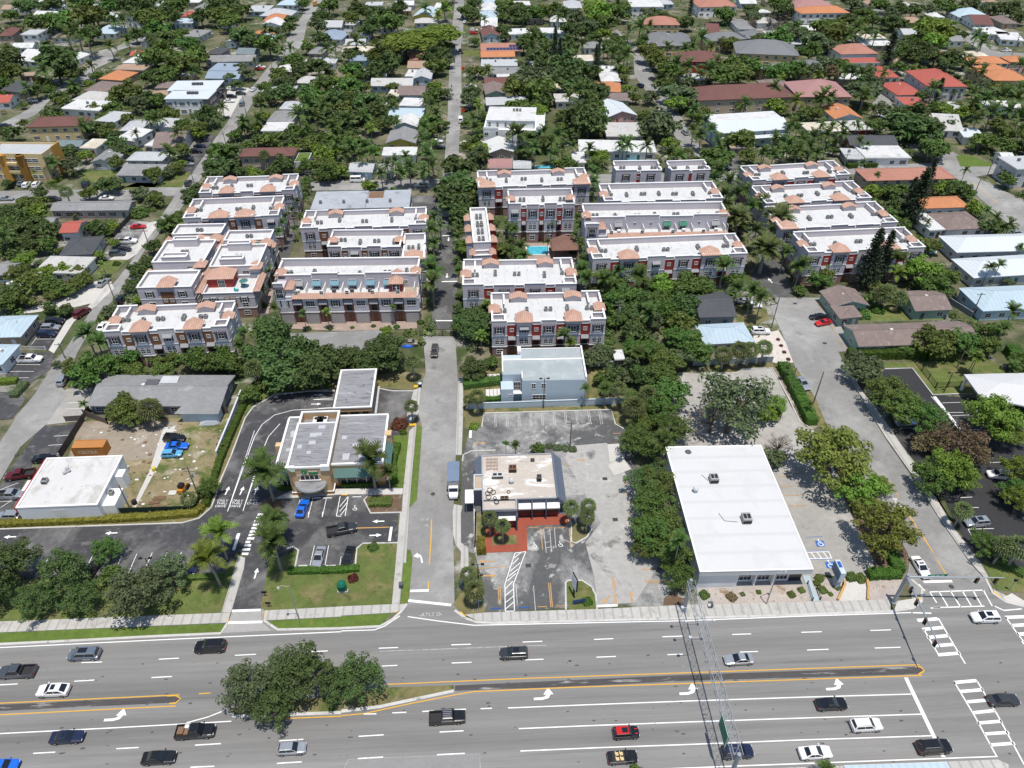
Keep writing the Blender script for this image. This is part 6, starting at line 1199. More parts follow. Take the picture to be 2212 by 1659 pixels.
b = MB(); b.box(W*.30,W*.40,-1.47,-1.41,.05,2.4); b.build('door', paint('red'), o); b = MB(); b.add([(W*.2,-1.42,3.0),(W*.42,-1.42,3.0),(W*.42,-2.3,2.7),(W*.2,-2.3,2.7)], [(0,1,2,3)]); b.build('awning', bpy.data.materials['white_awning'], o); b = MB(); b.box(W*.44-.3,W*.44,-2.6,-1.46,0,4.0); b.build('pier', GB, o)
def rtu(par, x, y, w, d, hh, m='lightgrey', z=None):
    b = MB(); z = h+.06 if z is None else z; b.box(x,x+w,y,y+d,z+.2,z+hh,0); b.box(x+.1,x+w-.1,y+.1,y+d-.1,z,z+.2,1); b.box(x+w*.1,x+w*.45,y+d*.2,y+d*.8,z+hh,z+hh+.04,1); b.box(x+w*.55,x+w*.9,y+d*.2,y+d*.8,z+hh,z+hh+.04,1); b.box(x-.01,x+w+.01,y-.03,y,z+.3,z+hh*.7,1); return b.build('rooftop_unit', [paint(m), mc('ac_fan', (.02,.02,.02), .7)], par)
rtu(o,W*.36,D*.62,1.5,1.3,1.1,'brown'); rtu(o,W*.72,D*.42,.9,1.0,1.2,'darkgrey'); rtu(o,W*.13,D*.50,2.2,1.0,.9); rtu(o,W*.23,D*.09,1.6,.8,.35,'wood'); rtu(o,W*.66,D*.84,.8,.6,.5,'darkgrey'); b = MB(); b.lathe((W*.385,D*.42,h+.06),[(.4,0),(.4,.7),(.55,.75),(.3,1.1)],10); b.build('exhaust_fan', paint('lightgrey'), o)
b = MB()
for k in range(9): x = W*.06+k*.28; b.tube((x,D*.68,h+.35),(x,D*.93,h+.35),.035,n=4); b.tube((x,D*.68,h+.1),(x,D*.68,h+.35),.03,n=4)
for k in range(4): b.tube((W*.06,D*(.70+.07*k),h+.33),(W*.06+2.3,D*(.70+.07*k),h+.33),.04,n=4)
b.build('rusty_pipe_rack', paint('brown'), o); b = MB()
for x,y,r1 in ((.10,.28,.55),(.07,.22,.45),(.14,.24,.5),(.08,.15,.5),(.16,.13,.3),(.34,.24,.32),(.18,.06,.45)):
    for i in range(10): a0, a1 = i*.628, (i+1)*.628; b.tube((W*x+r1*math.cos(a0),D*y+r1*1.2*math.sin(a0),h+.12),(W*x+r1*math.cos(a1),D*y+r1*1.2*math.sin(a1),h+.12),.08,n=4,cap=False)
b.build('tar_curb', mc('black_tar', (.02,.019,.018), .7), o)
# big white flat roofed shop
h = 5.2; o, W, D = local_frame(at('L',112,390,h), at('L',846,373,h), at('I',488,896,h), h, 'white_shop', 'large white shop with an empty white flat roof by the junction', 'shop'); landmark('the large white shop', o.location+Vector((W/2,D/2,0)))
b = MB(); b.box(.3,W-2.2,1.6,D-.2,0,h-1.2); b.box(.3,W*.36,.5,1.597,0,h-1.2); b.build('wall', mat('white_brick', (.70,.71,.73), .85, ((1,.06),), None, 'obj', seam=(2,.35,.82)), o)
b = MB(); b.box(0,W,0,D,h-1.197,h); b.build('fascia', paint('lightgrey'), o); b = MB(); b.box(.25,W-.25,.25,D-.25,h+.003,h+.05); b.build('roof', mat('bright_white_roof', (.575,.575,.57), .6, ((.15,.02),(2,.02)), [((.53,.525,.515),.16,.50,.70),((.36,.355,.34),1.1,.68,.76)], 'obj', seam=(1,4.0,.90)), o); b = MB()
for q in ((-.05,.25,-.05,D+.05),(W-.25,W+.05,-.05,D+.05),(.253,W-.253,-.05,.25),(.253,W-.253,D-.25,D+.05)): b.box(q[0],q[1],q[2],q[3],h+.004,h+.16)
b.build('coping', WHT, o)
for k in range(3): x = W*.38+k*W*.165; window(o,'wide',x+1.3,1.6,.6,0,(1.15,1,1.6)); b = MB(); b.box(x-.35,x-.1,.6,1.597,0,h-1.2); b.build('pier', WHT, o); b = MB(); b.box(x-.05,x+2.7,1.0,1.597,3.2,3.5); b.build('window_hood', WHT, o)
b = MB(); b.box(W*.86,W*.97,1.5,1.597,.1,3.2); b.build('glass_entrance', GLASS, o)
for k in range(6): window(o,'plain',W-2.2,4+k*4.6,1.2,math.pi/2)
rtu(o,W*.34,D*.66,1.6,1.7,1.3,'grey',h+.05); rtu(o,W*.52,D*.33,1.6,1.8,1.3,'grey',h+.05); b = MB(); b.lathe((W*.17,D*.60,h+.05),[(.35,0),(.35,.8),(.6,.85),(.35,1.2)],10); b.build('exhaust_fan', paint('lightgrey'), o); b = MB(); b.lathe((W*.22,D*.95,h+.05),[(.7,0),(.6,.15)],8); b.build('roof_debris', paint('darkgrey'), o)
for pts in ([(W*.48,D*.35),(W*.36,D*.36),(W*.33,D*.42)],[(W*.33,D*.69),(W*.28,D*.74)]):
    b = MB()
    for a_, c_ in zip(pts, pts[1:]): b.tube((a_[0],a_[1],h+.1),(c_[0],c_[1],h+.1),.05,n=4)
    b.build('roof_pipe', paint('darkgrey'), o)
# pale blue grey modern house
PB = mc('pale_blue_stucco', (.47,.545,.60), .85, ((.4,.06),(3,.05)), None, 'obj'); GR = mat('blue_grey_gravel_roof', (.33,.365,.375), .9, ((.3,.08),(8,.12)), [((.42,.45,.45),.35,.5,.7)], 'obj')
h = 6.6; o, W, D = local_frame(at('H',1045,478,h), at('H',1590,468,h), at('H',1560,268,h), h, 'modern_house', 'pale blue grey two storey house with flat gravel roof and white parapets', 'house'); landmark('the pale blue grey house', o.location+Vector((W/2,D/2,0)))
x1 = W*.23; b = MB(); b.box(x1,W,0,D,0,h); b.box(0,x1-.003,2.4,D*.82,0,h); b.box(-.4,x1*.55,-.6,2.397,0,4.6); b.box(x1*.55+.003,x1-.003,.9,2.397,0,3.0); b.build('wall', PB, o); b = MB(); b.box(x1+.2,W-.3,.1,D*.62,h+.003,h+.05); b.box(.2,x1+.19,2.6,D*.62,h+.003,h+.05); b.box(x1+.2,W-.3,D*.66,D-.2,h+.003,h+.09); b.build('roof', GR, o); b = MB()
b.box(W-.3,W+.05,-.1,D+.1,h-.6,h+.9); b.box(-.05,.2,2.3,D*.85,h+.004,h+.9); b.box(.203,W-.303,D*.62,D*.66,h+.004,h+.3); b.box(x1-.05,x1+.18,-.05,2.55,h+.004,h+.8); b.box(x1+.183,W-.303,D-.15,D+.08,h+.004,h+.35); b.box(x1*.85,x1+.18,D*.84,D+.05,h+.005,h+.9); b.build('parapet', WHT, o)
for x in (W*.37,W*.49): window(o,'tall',x,0,4.3,0,(1.1,1,.8))
window(o,'wide',W*.44,0,1.0,0,(1.3,1,1)); window(o,'wide',W*.10,-.6,2.6,0,(.5,1,.4)); window(o,'french',x1*.76,.9,3.2,0,(.9,1,1.1)); b = MB(); b.box(x1*.56,x1,-.2,.88,2.8,3.0); b.build('balcony', WHT, o)
for k in range(3): window(o,'plain',W,3+k*3,4,math.pi/2)
for k,c in ((0,'skyblue'),(1,'skyblue'),(2,'teal')):
    p = at('H',1230+k*26,603); b = MB(); b.box(-.32,.32,-.36,.36,.08,.98); b.box(-.36,.36,-.40,.40,.983,1.08); q = b.build('wheelie_bin', mc('bin_blue' if k < 2 else 'bin_green', (.02,.12,.5) if k < 2 else (.03,.10,.05), .5)); q.location = (p.x,p.y,.05); tag(q, 'green wheelie bin beside the pale blue grey house' if k == 2 else 'blue wheelie bin below the wide window, %s of two' % ('left','right')[k], 'bin')
# white store at the left
h = 4.2; o, W, D = local_frame(at('G',105,1305,h), at('G',632,1285,h), at('G',797,966,h), h, 'white_store', 'white flat roofed store with red trim, at the left edge', 'store'); landmark('the white flat roofed store', o.location+Vector((W/2,D/2,0)))
b = MB(); b.box(0,W,0,D,0,h); b.build('wall', mat('white_block', (.72,.73,.74), .85, ((1,.06),), None, 'obj', seam=(2,.4,.88)), o); b = MB(); b.box(.3,W-.3,.3,D-.3,h+.003,h+.06); b.build('roof', mat('dirty_white_roof', (.57,.56,.545), .8, ((.3,.05),(3,.05)), [((.42,.40,.36),.35,.50,.68),((.10,.095,.09),.8,.66,.73)], 'obj', stretch=(1,.6,1)), o); b = MB()
for q in ((-.06,.3,-.06,D+.06),(W-.3,W+.06,-.06,D+.06),(.303,W-.303,-.06,.3),(.303,W-.303,D-.3,D+.06)): b.box(q[0],q[1],q[2],q[3],h+.004,h+.30)
b.build('coping', WHT, o); b = MB(); b.box(-.5,-.02,.2,D-.2,2.6,h+.1); b.build('red_fascia', mc('red_trim', (.33,.03,.04), .6), o); b = MB(); b.box(-2.4,-.52,D*.45,D*.66,2.6,2.8); b.build('side_canopy', WHT, o)
b = MB(); b.box(W,W+2.4,D*.08,D*.42,0,2.9); b.build('annex', paint('white'), o); b = MB(); b.box(W+.003,W+1.4,D*.62,D*.78,0,3.4); b.build('annex', paint('white'), o); b = MB(); b.box(W*.42,W*.58,-.03,-.003,1.6,3.4); b.build('wall_panel', paint('offwhite'), o)
rtu(o,W*.14,D*.45,1.0,1.2,.9,'grey',h+.06); b = MB()
for x,y in ((.36,.66),(.40,.70),(.36,.74)): b.lathe((W*x,D*y,h+.06),[(.3,0),(.3,.35),(.4,.4)],8)
b.tube((W*.37,D*.7,h+.05),(W*.40,D*.78,h+1.4),.04,n=4); b.build('roof_fan', paint('grey'), o); ac_pair(o,W+1.4,D*.3,2.9,False)
# motel with long grey roof
house('G',(562,640),(1428,642),(1468,440),'grey','gx','greyblue',3.0,label='long low house with weathered grey gabled roof behind the vacant lot',pitch=.22); landmark('the long grey gabled roof', at('G',1000,600))
o = HB[-1][0]; W, D = HB[-1][1:3]; b = MB(); b.add([(W*.68,-2.5,2.85),(W+.3,-2.5,2.85),(W+.3,D*.5,4.25),(W*.80,D*.5,4.25)], [(0,1,2,3)]); b.build('wing_roof', RM['grey'], o); b = MB(); b.box(W*.72,W-.2,-2.0,.45,0,2.75); b.build('wing_wall', paint('skyblue'), o); b = MB(); b.box(W*.36,W*.46,D*.55,D*.72,4.0,4.25); b.build('skylight', paint('darkgrey'), o); b = MB(); b.add([(W*.46,D*.62,4.02),(W*.60,D*.62,4.02),(W*.58,D*.9,3.55),(W*.45,D*.9,3.55)], [(0,1,2,3)]); b.build('roof_patch', paint('lightgrey'), o)
# yellow apartment building
h = 10; o, W, D = local_frame(at('A',-110,995,h), at('A',268,1000,h), at('A',350,925,h), h, 'apartment_building', 'yellow three storey apartment building with orange panels at left edge', 'apartment'); landmark('the yellow apartment building', o.location+Vector((W/2,D/2,0)))
b = MB(); b.box(0,W,0,D,0,h-.6); b.build('wall', paint('cream'), o); b = MB(); b.box(.3,W-.3,.3,D-.3,h-.597,h-.5); b.build('roof', RM['lightgrey'], o); b = MB()
for q in ((0,W,.0,.3),(0,W,D-.3,D),(0,.3,.303,D-.303),(W-.3,W,.303,D-.303)): b.box(q[0],q[1],q[2],q[3],h-.595,h+.1)
b.build('parapet', paint('cream'), o)
for f in (.30,.62,.92 if False else .62): 
    b = MB(); x = W*f; b.box(x-1.4,x+1.4,-.9,-.003,0,h-.3); b.lathe((x,-.45,h-.3),[(1.3,0),(1.0,.35)],12); b.build('orange_panel', mc('orange_stucco', (.50,.26,.06), .8, ((.5,.08),), None, 'obj'), o)
b = MB(); b.box(W-.02,W+.4,D*.55,D+.3,0,h+.4); b.build('orange_panel', bpy.data.materials['orange_stucco'], o)
for z in (1.0,4.0,7.0):
    for f in (.12,.22,.40,.50,.74,.84): window(o,'wide' if z > 2 else 'plain',W*f,0,z)
    for y in (2,5,8): window(o,'plain',W,y,z,math.pi/2)
b = MB()
for z in (3.2,6.2): b.box(W*.36,W*.54,-1.2,-.003,z,z+.9)
b.build('balcony', paint('cream'), o)
# modern twin houses with white metal roofs
for nm, A, B, C in (('nearer',(1062,640),(1345,640),(1400,585)),('further',(1080,588),(1395,584),(1448,520))):
    h = 7; o, W, D = local_frame(at('A',*A,h), at('A',*B,h), at('A',*C,h), h, 'modern_house', '%s of the two modern white houses with dark trimmed ends' % nm, 'house'); landmark('the %s modern white house' % nm, o.location+Vector((W/2,D/2,0))); b = MB(); b.box(.3,W-2.5,.3,D-.3,0,6.6); b.build('wall', paint('white'), o); b = MB(); b.box(W-2.497,W,.0,D,0,6.7); b.build('end_wall', paint('darkgrey'), o); b = MB(); b.box(-.1,W+.2,-.1,D+.1,6.703,7.0); b.build('roof', RM['metal'], o)
    for k in range(6):
        for z in (.8,4.0): window(o,'tall' if k%2 else 'wide',1.6+k*(W-5)/5,.3,z)
    for z in (.5,3.9): b = MB(); b.box(W,W+.04,D*.15,D*.85,z,z+2.2); b.build('end_window', GLASS, o)
    for k in range(3): b = MB(); b.box(0,1.4,0,1.4,.2,1.0); q = b.build('rooftop_unit', paint('darkgrey'), o); q.location = (W*.42+k*1.7,D*.5,7.0)
# white villa right of the central street
h = 6.4; o, W, D = local_frame(at('B',920,838,h), at('B',1315,846,h), at('B',1270,745,h), h, 'white_villa', 'cubic three storey white villa with roof terraces', 'house'); landmark('the cubic white villa', o.location+Vector((W/2,D/2,0))); b = MB(); b.box(0,W,0,D,0,h); b.box(1.2,W*.82,1.5,D-.5,h+.003,h+3.0); b.box(-.05,W*.25,-.05,.3,h+.004,h+.9); b.build('wall', paint('white'), o); b = MB(); b.box(1.0,W*.85,1.3,D-.3,h+3.003,h+3.2); b.box(W*.86,W-.2,.4,D-.4,h+.005,h+.05); b.build('roof', RM['white'], o); b = MB(); b.box(W*.86,W,.0,.2,h+.006,h+1.0); b.box(W-.2,W,.203,D,h+.006,h+1.0); b.build('terrace_parapet', WHT, o)
for k in range(6): window(o,'tall' if k%2 else 'plain',1.2+k*(W-3)/5,0,4.0); window(o,'plain',1.2+k*(W-3)/5,0,1.0)
for k in range(4): window(o,'tall',2.4+k*3.2,1.5,h+.6)
for k in range(2): ac_pair(o,W*.5+k*1.4,D*.7,h+3.2,True)
# white metal roofed complex and the maroon roofed two storey row near it
h = 6.6; o, W, D = local_frame(at('C',232,862,h), at('C',702,832,h), at('C',668,735,h), h, 'metal_roof_house', 'pale blue two storey house with white standing seam metal roofs', 'house'); landmark('the white standing seam house', o.location+Vector((W/2,D/2,0))); b = MB(); b.box(.4,W-.4,.6,D-.4,0,h-.05); b.build('wall', paint('paleblue'), o); b = MB(); b.add([(0,0,h-.2),(W,0,h-.2),(W,D*.45,h+2.0),(0,D*.45,h+2.0)], [(0,1,2,3)]); b.add([(0,0,h-.4),(W,0,h-.4),(W,0,h-.2),(0,0,h-.2)], [(0,1,2,3)]); b.add([(0,0,h-.2),(0,D*.45,h+2),(0,D*.45,h-.4),(0,0,h-.4)], [(0,1,2,3)]); b.box(0,W,D*.453,D,h,h+1.4); b.build('roof', RM['metal'], o); b = MB(); b.box(.5,W-.5,D*.5,D-.4,h+1.403,h+1.46); b.build('flat_roof', RM['white'], o); b = MB(); b.add([(W*.0,-1.5,4.0),(W*.95,-1.5,4.0),(W*.95,.4,4.7),(0,.4,4.7)], [(0,1,2,3)]); b.build('porch_roof', RM['metal'], o)
for k in range(7):
    window(o,'tall',1.5+k*(W-3)/6,.6,4.6,0,(1,1,.7)); window(o,'plain',1.5+k*(W-3)/6,.6,1.0)
# maroon roofed two storey house with terraces
house('A',(1545,1015),(1905,1010),(1952,955),'maroon','hip','tan',6.3,label='tan two storey house with long maroon hipped roof behind left townhouses'); o = HB[-1][0]; W, D = HB[-1][1:3]; b = MB(); b.box(W+.02,W+5,-1.5,D-1,0,4.6); b.build('terrace_block', paint('lightgrey'), o); b = MB(); b.box(W+.3,W+4.7,-1.2,D-1.3,4.603,4.65); b.build('roof_lawn', GREENG, o)
# white pavilion canopy on the right
h = 4.5; o, W, D = local_frame(at('I',1925,580,h), at('I',2460,700,h), at('I',2130,430,h), h, 'shade_canopy', 'wide white hipped canopy standing over the dark right parking lot', 'canopy'); landmark('the white hipped canopy', o.location+Vector((W/2,D/2,0)))
P4 = [at('I',1930,580,h), at('I',2600,720,h), at('I',2420,420,h), at('I',1822,435,h)]; c = sum(P4, Vector())/4; o.location = (c.x,c.y,0); o.rotation_euler = (0,0,0); b = MB(); L4 = [(p.x-c.x,p.y-c.y,h) for p in P4]; r0 = (Vector(L4[0])*.5+Vector(L4[3])*.5)*.45+Vector((0,0,h*.55+1.4)); r1 = (Vector(L4[1])*.5+Vector(L4[2])*.5)*.45+Vector((0,0,h*.55+1.4)); b.add(L4+[tuple(r0),tuple(r1)], [(0,1,5,4),(1,2,5),(2,3,4,5),(3,0,4)]); b.prism([(q[0],q[1]) for q in L4], h-.35, h-.003); b.build('roof', mat('white_seamed_metal', (.58,.58,.58), .5, ((1,.03),), None, 'obj', seam=(0,.7,.9)), o)
for q in L4: b = MB(); b.box(q[0]*.92-.25,q[0]*.92+.25,q[1]*.92-.25,q[1]*.92+.25,0,h-.36); b.build('column', WHT, o)
# ---------------------------------------------------------------- every vehicle in the picture
HW = 'traffic on the highway'
car('minivan','J',545,920,180,'steelblue','silver minivan with roof rails driving left in the kerbside highway lane',HW,rails=True,sunroof=True)
car('pickup','J',110,1035,180,'grey','grey crew cab pickup with an empty dark bed, at the left photo edge',HW)
car('coupesuv','J',345,1155,180,'white','white car with black glass roof beside the left concrete median tip',HW,sunroof=True)
car('bigsuv','J',1362,872,180,'black','black SUV driving left just below the drive-through exit',HW)
car('sedan','J',435,1456,1,'navy','navy blue sedan driving right beside the long white line',HW,sunroof=True)
truck = car('pickup','J',1268,1422,1,'black','black pickup carrying pallets in its bed near the median trees',HW)
car('sedan','J',1030,1590,1,'black','black sedan at the bottom edge, left of the silver hatchback',HW)
car('hatch','J',1890,1530,1,'silver','small silver hatchback driving right below the median trees',HW)
car('hatch','J',22,1645,1,'blue','bright blue car cut off by the lower left photo corner',HW)
car('suv','K',1117,915,180,'darkgrey','dark grey SUV with roof rails driving left in mid highway',HW,rails=True,sunroof=True)
jeep = car('jeep','K',687,1332,1,'black','boxy black pickup with slatted roof beside the turning lane dashes',HW)
car('mini','K',1845,1428,1,'black','small black car with red roof and red hood stripes',HW,roof='red',hood='red',sunroof=True)
car('convertible','K',1822,1587,1,'black','open black convertible with cream seats at the bottom edge',HW)
car('sedan','L',363,952,181,'silver','silver sedan driving left beside the truss gantry',HW)
car('suv','L',1960,682,178,'white','white SUV with sunroof turning in the intersection',HW,sunroof=True)
car('sedan','L',965,1242,1,'black','black sedan waiting in the lane nearest the turning arrow',HW)
car('suv','L',1190,1380,1,'white','white SUV with black tailgate glass waiting at the light',HW,rails=True)
car('sedan','L',860,1557,1,'white','white sedan waiting in the lowest lane right of the gantry',HW)
car('suv','L',355,1552,1,'navy','dark blue SUV passing beneath the lower end of the gantry',HW)
car('bigsuv','L',1628,1522,1,'black','long black SUV stopped across the white stop line',HW,rails=True)
car('sedan','L',2080,1216,0,'darkgrey','matte dark grey sedan crossing the zebra crossing at right',HW)
m = MB(); m.box(-2.5,-1.6,-.6,.5,.67,1.35,0); m.box(-1.5,-.9,-.7,.1,.67,1.25,0); m.box(-1.5,-.9,.2,.7,.67,1.5,1)
pl = m.build('pallet_load', [paint('wood'), paint('white')]); pl.location = truck.location; pl.location.z += .002; tag(pl, 'load of wooden pallets and a white box in the black pickup bed', 'cargo')
for k in range(5):
    m = MB(); m.box(-.62,.72,-.62+k*.28,-.52+k*.28,1.9,1.97); m.build('roof_slat', RIM, jeep)
car('sedan','L',1545,357,272,'white','white sedan leaving the right street towards the traffic light',None,sunroof=True)
# parked
car('coupe','G',1958,1300,84,'blue','bright blue coupe parked in front of the bank entrance')
car('pickup','J',2215,112,12,'darkgrey','dark grey pickup crossing the bank car park')
car('sedan','J',2065,292,265,'silver','silver sedan parked behind the bank lawn hedge')
car('sedan','K',45,290,262,'black','black sedan parked right of the silver sedan, bank car park')
car('sedan','J',592,372,255,'black','black sedan parked half under the left lawn trees')
car('suv','J',1268,335,262,'navy','dark blue SUV parked beside the yellow green palms')
car('suv','G',1130,848,-6,'black','black SUV on the vacant lot, furthest of three cars')
car('sedan','G',1145,898,-1,'blue','dark blue sedan between two cars on the vacant lot')
car('hatch','G',1113,948,2,'lightblue','light blue hatchback on the vacant lot, nearest of three cars')
car('pickup','G',130,1085,190,'maroon','red pickup backed against the white flat roofed store')
car('sedan','G',288,978,2,'black','black sedan parked behind the white flat roofed store')
car('pickup','G',72,1216,0,'silver','silver pickup parked left of the white flat roofed store')
car('suv','G',55,1352,178,'silver','silver car half hidden by the hedge at the left edge')
car('pickup','G',197,336,0,'white','white crew cab pickup in the parking bays left of the street')
car('suv','G',410,468,92,'silver','pale blue grey SUV parked by the leaning utility pole',gz=.1)
car('suv','G',355,92,0,'black','black SUV, furthest of three cars beside the pale blue roof')
car('suv','G',328,132,0,'silver','silver SUV, middle of three cars beside the pale blue roof')
car('suv','G',300,174,0,'navy','navy SUV, nearest of three cars beside the pale blue roof')
car('bigsuv','D',530,1140,68,'maroon','dark maroon SUV parked on pale concrete beside the left street')
car('sedan','D',662,1228,92,'white','white sedan mostly hidden left of the front townhouses')
car('sedan','D',895,581,2,'red','red sedan parked beside the dark wooden fence')
car('pickup','D',828,677,2,'white','white pickup with dark bed cover parked by the left street')
car('sedan','D',797,730,2,'black','black sedan parked beyond the grey SUV by the left street')
car('suv','D',760,756,2,'grey','grey SUV parked in front of the charcoal hipped roof')
car('sedan','D',667,943,78,'silver','silver sedan parked alone on the pale roadside apron')
car('suv','D',788,1050,88,'black','black SUV parked under a tree beside the left street')
car('sedan','D',100,950,-8,'white','white sedan on the dry yard at the left photo edge')
car('suv','D',1220,300,92,'darkgrey','dark SUV driving on the left street at the crossing')
car('suv','D',555,308,97,'navy','dark blue SUV parked behind the white street car')
car('suv','D',78,308,92,'black','black SUV before the yellow apartment building')
car('sedan','D',138,298,92,'steelblue','blue grey sedan before the yellow apartment building')
car('suv','D',172,312,95,'white','white SUV before the yellow apartment building, left of two')
car('suv','D',235,310,95,'white','white SUV before the yellow apartment building, right of two')
car('sedan','D',40,400,0,'silver','silver car in the bays at far left of the cross street')
car('sedan','D',155,408,0,'black','black car right of the silver one on the cross street')
car('sedan','D',690,397,2,'white','white sedan parked on the cross street behind the grey roof')
car('suv','D',350,405,0,'darkgrey','dark car under trees on the cross street')
BAY = 'cars in the angled bays beside the left street'
for x,y,c,k,l in ((1218,152,'black','suv','black SUV behind the silver sedan in the street bays'),(1213,176,'silver','sedan','silver sedan nearest in the row of street bays'),(1270,95,'black','suv','black SUV, third car in the street bays'),(1293,60,'navy','sedan','navy sedan, fourth car in the street bays'),(1312,22,'darkgrey','suv','dark grey SUV, furthest car in the street bays')): car(k,'D',x,y,2,c,l,BAY)
for k,t,x,y,a,c,l in (
 ('sedan','A',1678,444,2,'red','red sedan beside the street, right of the blue grey roofs'), ('sedan','A',1690,432,2,'white','white sedan just beyond the red sedan'), ('sedan','A',1640,578,80,'white','white sedan at the kerb beyond the modern white houses'),
 ('suv','A',1568,672,92,'steelblue','blue grey SUV driving past the modern white houses'), ('sedan','A',1485,653,2,'white','white sedan nearest in the modern houses drive'), ('suv','A',1502,625,2,'black','black SUV in the modern houses drive'), ('suv','A',1560,605,2,'darkgrey','dark grey SUV beside the modern houses lawn'), ('sedan','A',1500,572,2,'white','white sedan furthest in the modern houses drive'),
 ('suv','A',210,652,2,'white','white SUV beside the far left street'), ('suv','A',35,815,15,'black','black SUV at the far left photo edge'), ('suv','A',515,472,60,'white','white SUV parked near the orange hipped roof'), ('sedan','A',548,550,5,'sand','sand coloured sedan by the brown grey hipped roof'), ('sedan','A',435,598,60,'silver','silver sedan by the white flat roofs at far left'), ('suv','A',585,528,0,'blue','blue SUV left of the orange hipped roof'),
 ('sedan','A',1955,80,0,'silver','silver sedan far up the left street'), ('suv','E',605,1390,268,'bronze','bronze grey SUV alone in the middle of the central street'), ('suv','E',522,316,181,'silver','silver SUV on the cross street before the dark court'), ('sedan','E',435,1335,178,'sand','sand coloured sedan beside the blue tarpaulin'), ('van','E',105,281,0,'white','white van parked on the cross street behind the grey flat roof'),
 ('pickup','E',862,190,0,'black','black pickup before the pink flat roof'), ('van','B',773,778,90,'white','white van parked right of the central street near the orange sign'), ('pickup','B',838,560,0,'white','white pickup in a drive right of the central street'), ('suv','B',815,713,0,'black','black SUV half hidden behind the orange sign'),
 ('sedan','B',620,913,0,'white','white sedan left of the street before clipped hedges'), ('sedan','B',637,952,0,'black','black sedan between clipped hedges left of the street'), ('sedan','B',805,927,0,'white','white sedan, left of two before the white villa'), ('sedan','B',882,918,0,'white','white sedan, right of two before the white villa'),
 ('suv','B',728,293,90,'black','black SUV driving far up the central street'), ('sedan','B',770,323,90,'navy','navy sedan far up the central street, right lane'), ('suv','B',860,194,0,'white','white SUV beside the red car at far street end'), ('suv','B',860,213,0,'red','red SUV beside the far brown gabled house'), ('sedan','B',800,140,80,'white','white sedan at the far kerb of the central street'), ('sedan','B',785,106,85,'maroon','maroon sedan at the furthest kerb of the central street'),
 ('suv','B',1938,553,112,'navy','dark blue SUV on the curving upper right street'), ('suv','B',2013,511,110,'darkgrey','dark grey SUV at the right kerb of the upper right street'), ('suv','C',15,857,100,'silver','silver SUV at the near end of the upper right street'),
 ('suv','C',952,346,0,'black','black SUV left of the salmon hipped roof'), ('sedan','C',1288,574,0,'maroon','dark red sedan in the close by red roofs'), ('pickup','C',2095,326,0,'white','white pickup in the upper right close'), ('suv','C',1745,146,0,'white','white SUV before the pale blue upper right roof'),
 ('sedan','F',2040,566,10,'white','white sedan beside the right hand palms'), ('suv','F',2165,626,10,'silver','silver SUV at right edge near the white metal roof'),
 ('sedan','I',782,492,277,'silver','silver sedan parked beside the long clipped hedge'), ('suv','I',1905,1392,183,'silver','silver SUV with black roof in the dark right lot'), ('suv','I',2050,1086,170,'white','white SUV in the dark right lot under trees'), ('sedan','I',1450,747,2,'silver','silver sedan under trees in the dark right lot'), ('sedan','I',2140,1220,170,'silver','pale car half hidden by trees at the right edge'),
 ('sedan','I',882,60,178,'black','black sedan beside the red coupe'), ('coupe','I',912,97,195,'red','red coupe parked by yellow wheel stops'), ('bigsuv','I',505,155,-3,'white','white patrol SUV with black roof strip on shell drive'), ('sedan','F',458,1091,-5,'white','white sedan under palms beside the right street'), ('sedan','F',405,1064,-5,'silver','silver car half hidden behind the palm shaded white sedan')):
    car(k,t,x,y,a,c,l, sunroof=('black roof' in l))
# box truck on the central street
p = at('H', 728, 1140, 1.2); bt = thing('box_truck', 'white cab box truck with blue grey cargo roof on the central street', 'truck', (p.x,p.y,GZ), rad(270))
m = MB(); m.box(-4.0,1.5,-1.22,1.22,.95,3.3,0,1); m.build('cargo_box', [paint('grey'), mc('truck_roof', (.16,.21,.29), .5, ((1,.08),), None, 'obj')], bt)
m = MB(); m.box(-3.9,3.2,-.5,.5,.5,.93); m.build('chassis', TRIM, bt)
m = loft([(1.58,1.0,.5,2.1),(2.3,1.0,.45,2.15),(2.75,.98,.45,1.45),(3.55,.92,.5,1.30),(3.75,.80,.55,1.0)]); m.build('cab', cpaint('white'), bt)
m = MB(); m.add([(2.32,-.85,2.06),(2.74,-.88,1.52),(2.74,.88,1.52),(2.32,.85,2.06)], [(0,1,2,3)]); o = m.build('windshield', CGLASS, bt); o.location = (.03,0,.03)
for sy in (-1,1):
    m = MB(); m.box(3.62,3.74,sy*.62-.14,sy*.62+.14,.85,1.05); m.build('headlight', HEADL, bt)
    m = MB(); m.box(2.4,2.55,min(sy*1.0,sy*1.35),max(sy*1.0,sy*1.35),1.5,1.8); m.build('mirror', TRIM, bt)
    for fx in (-2.9,2.7): w = place('wheel', WHEEL, bt, (fx, sy*.98, .46), 0, 1.3); place('rim', RIMM, w)
o = place('lettering', textmesh('MORGAN', .22, mc('ink_black', (.02,.02,.02), .6)), bt, (1.512,0,3.05)); o.rotation_euler = (rad(90), 0, rad(90))
# yellow truck far up the left street
p = at('A', 2042, 22, 1.5); bt = thing('yellow_truck', 'yellow orange truck far up the left street', 'truck', (p.x,p.y,GZ), rad(92))
m = MB(); m.box(-3,1.5,-1.2,1.2,.8,3.0); m.build('cargo_body', cpaint('orange'), bt); m = loft([(1.55,1.1,.5,2.3),(2.4,1.1,.5,2.2),(2.9,1.0,.5,1.4)]); m.build('cab', cpaint('orange'), bt)
for fx in (-2,2):
    for sy in (-1,1): place('wheel', WHEEL, bt, (fx, sy*1.0, .42), 0, 1.2)
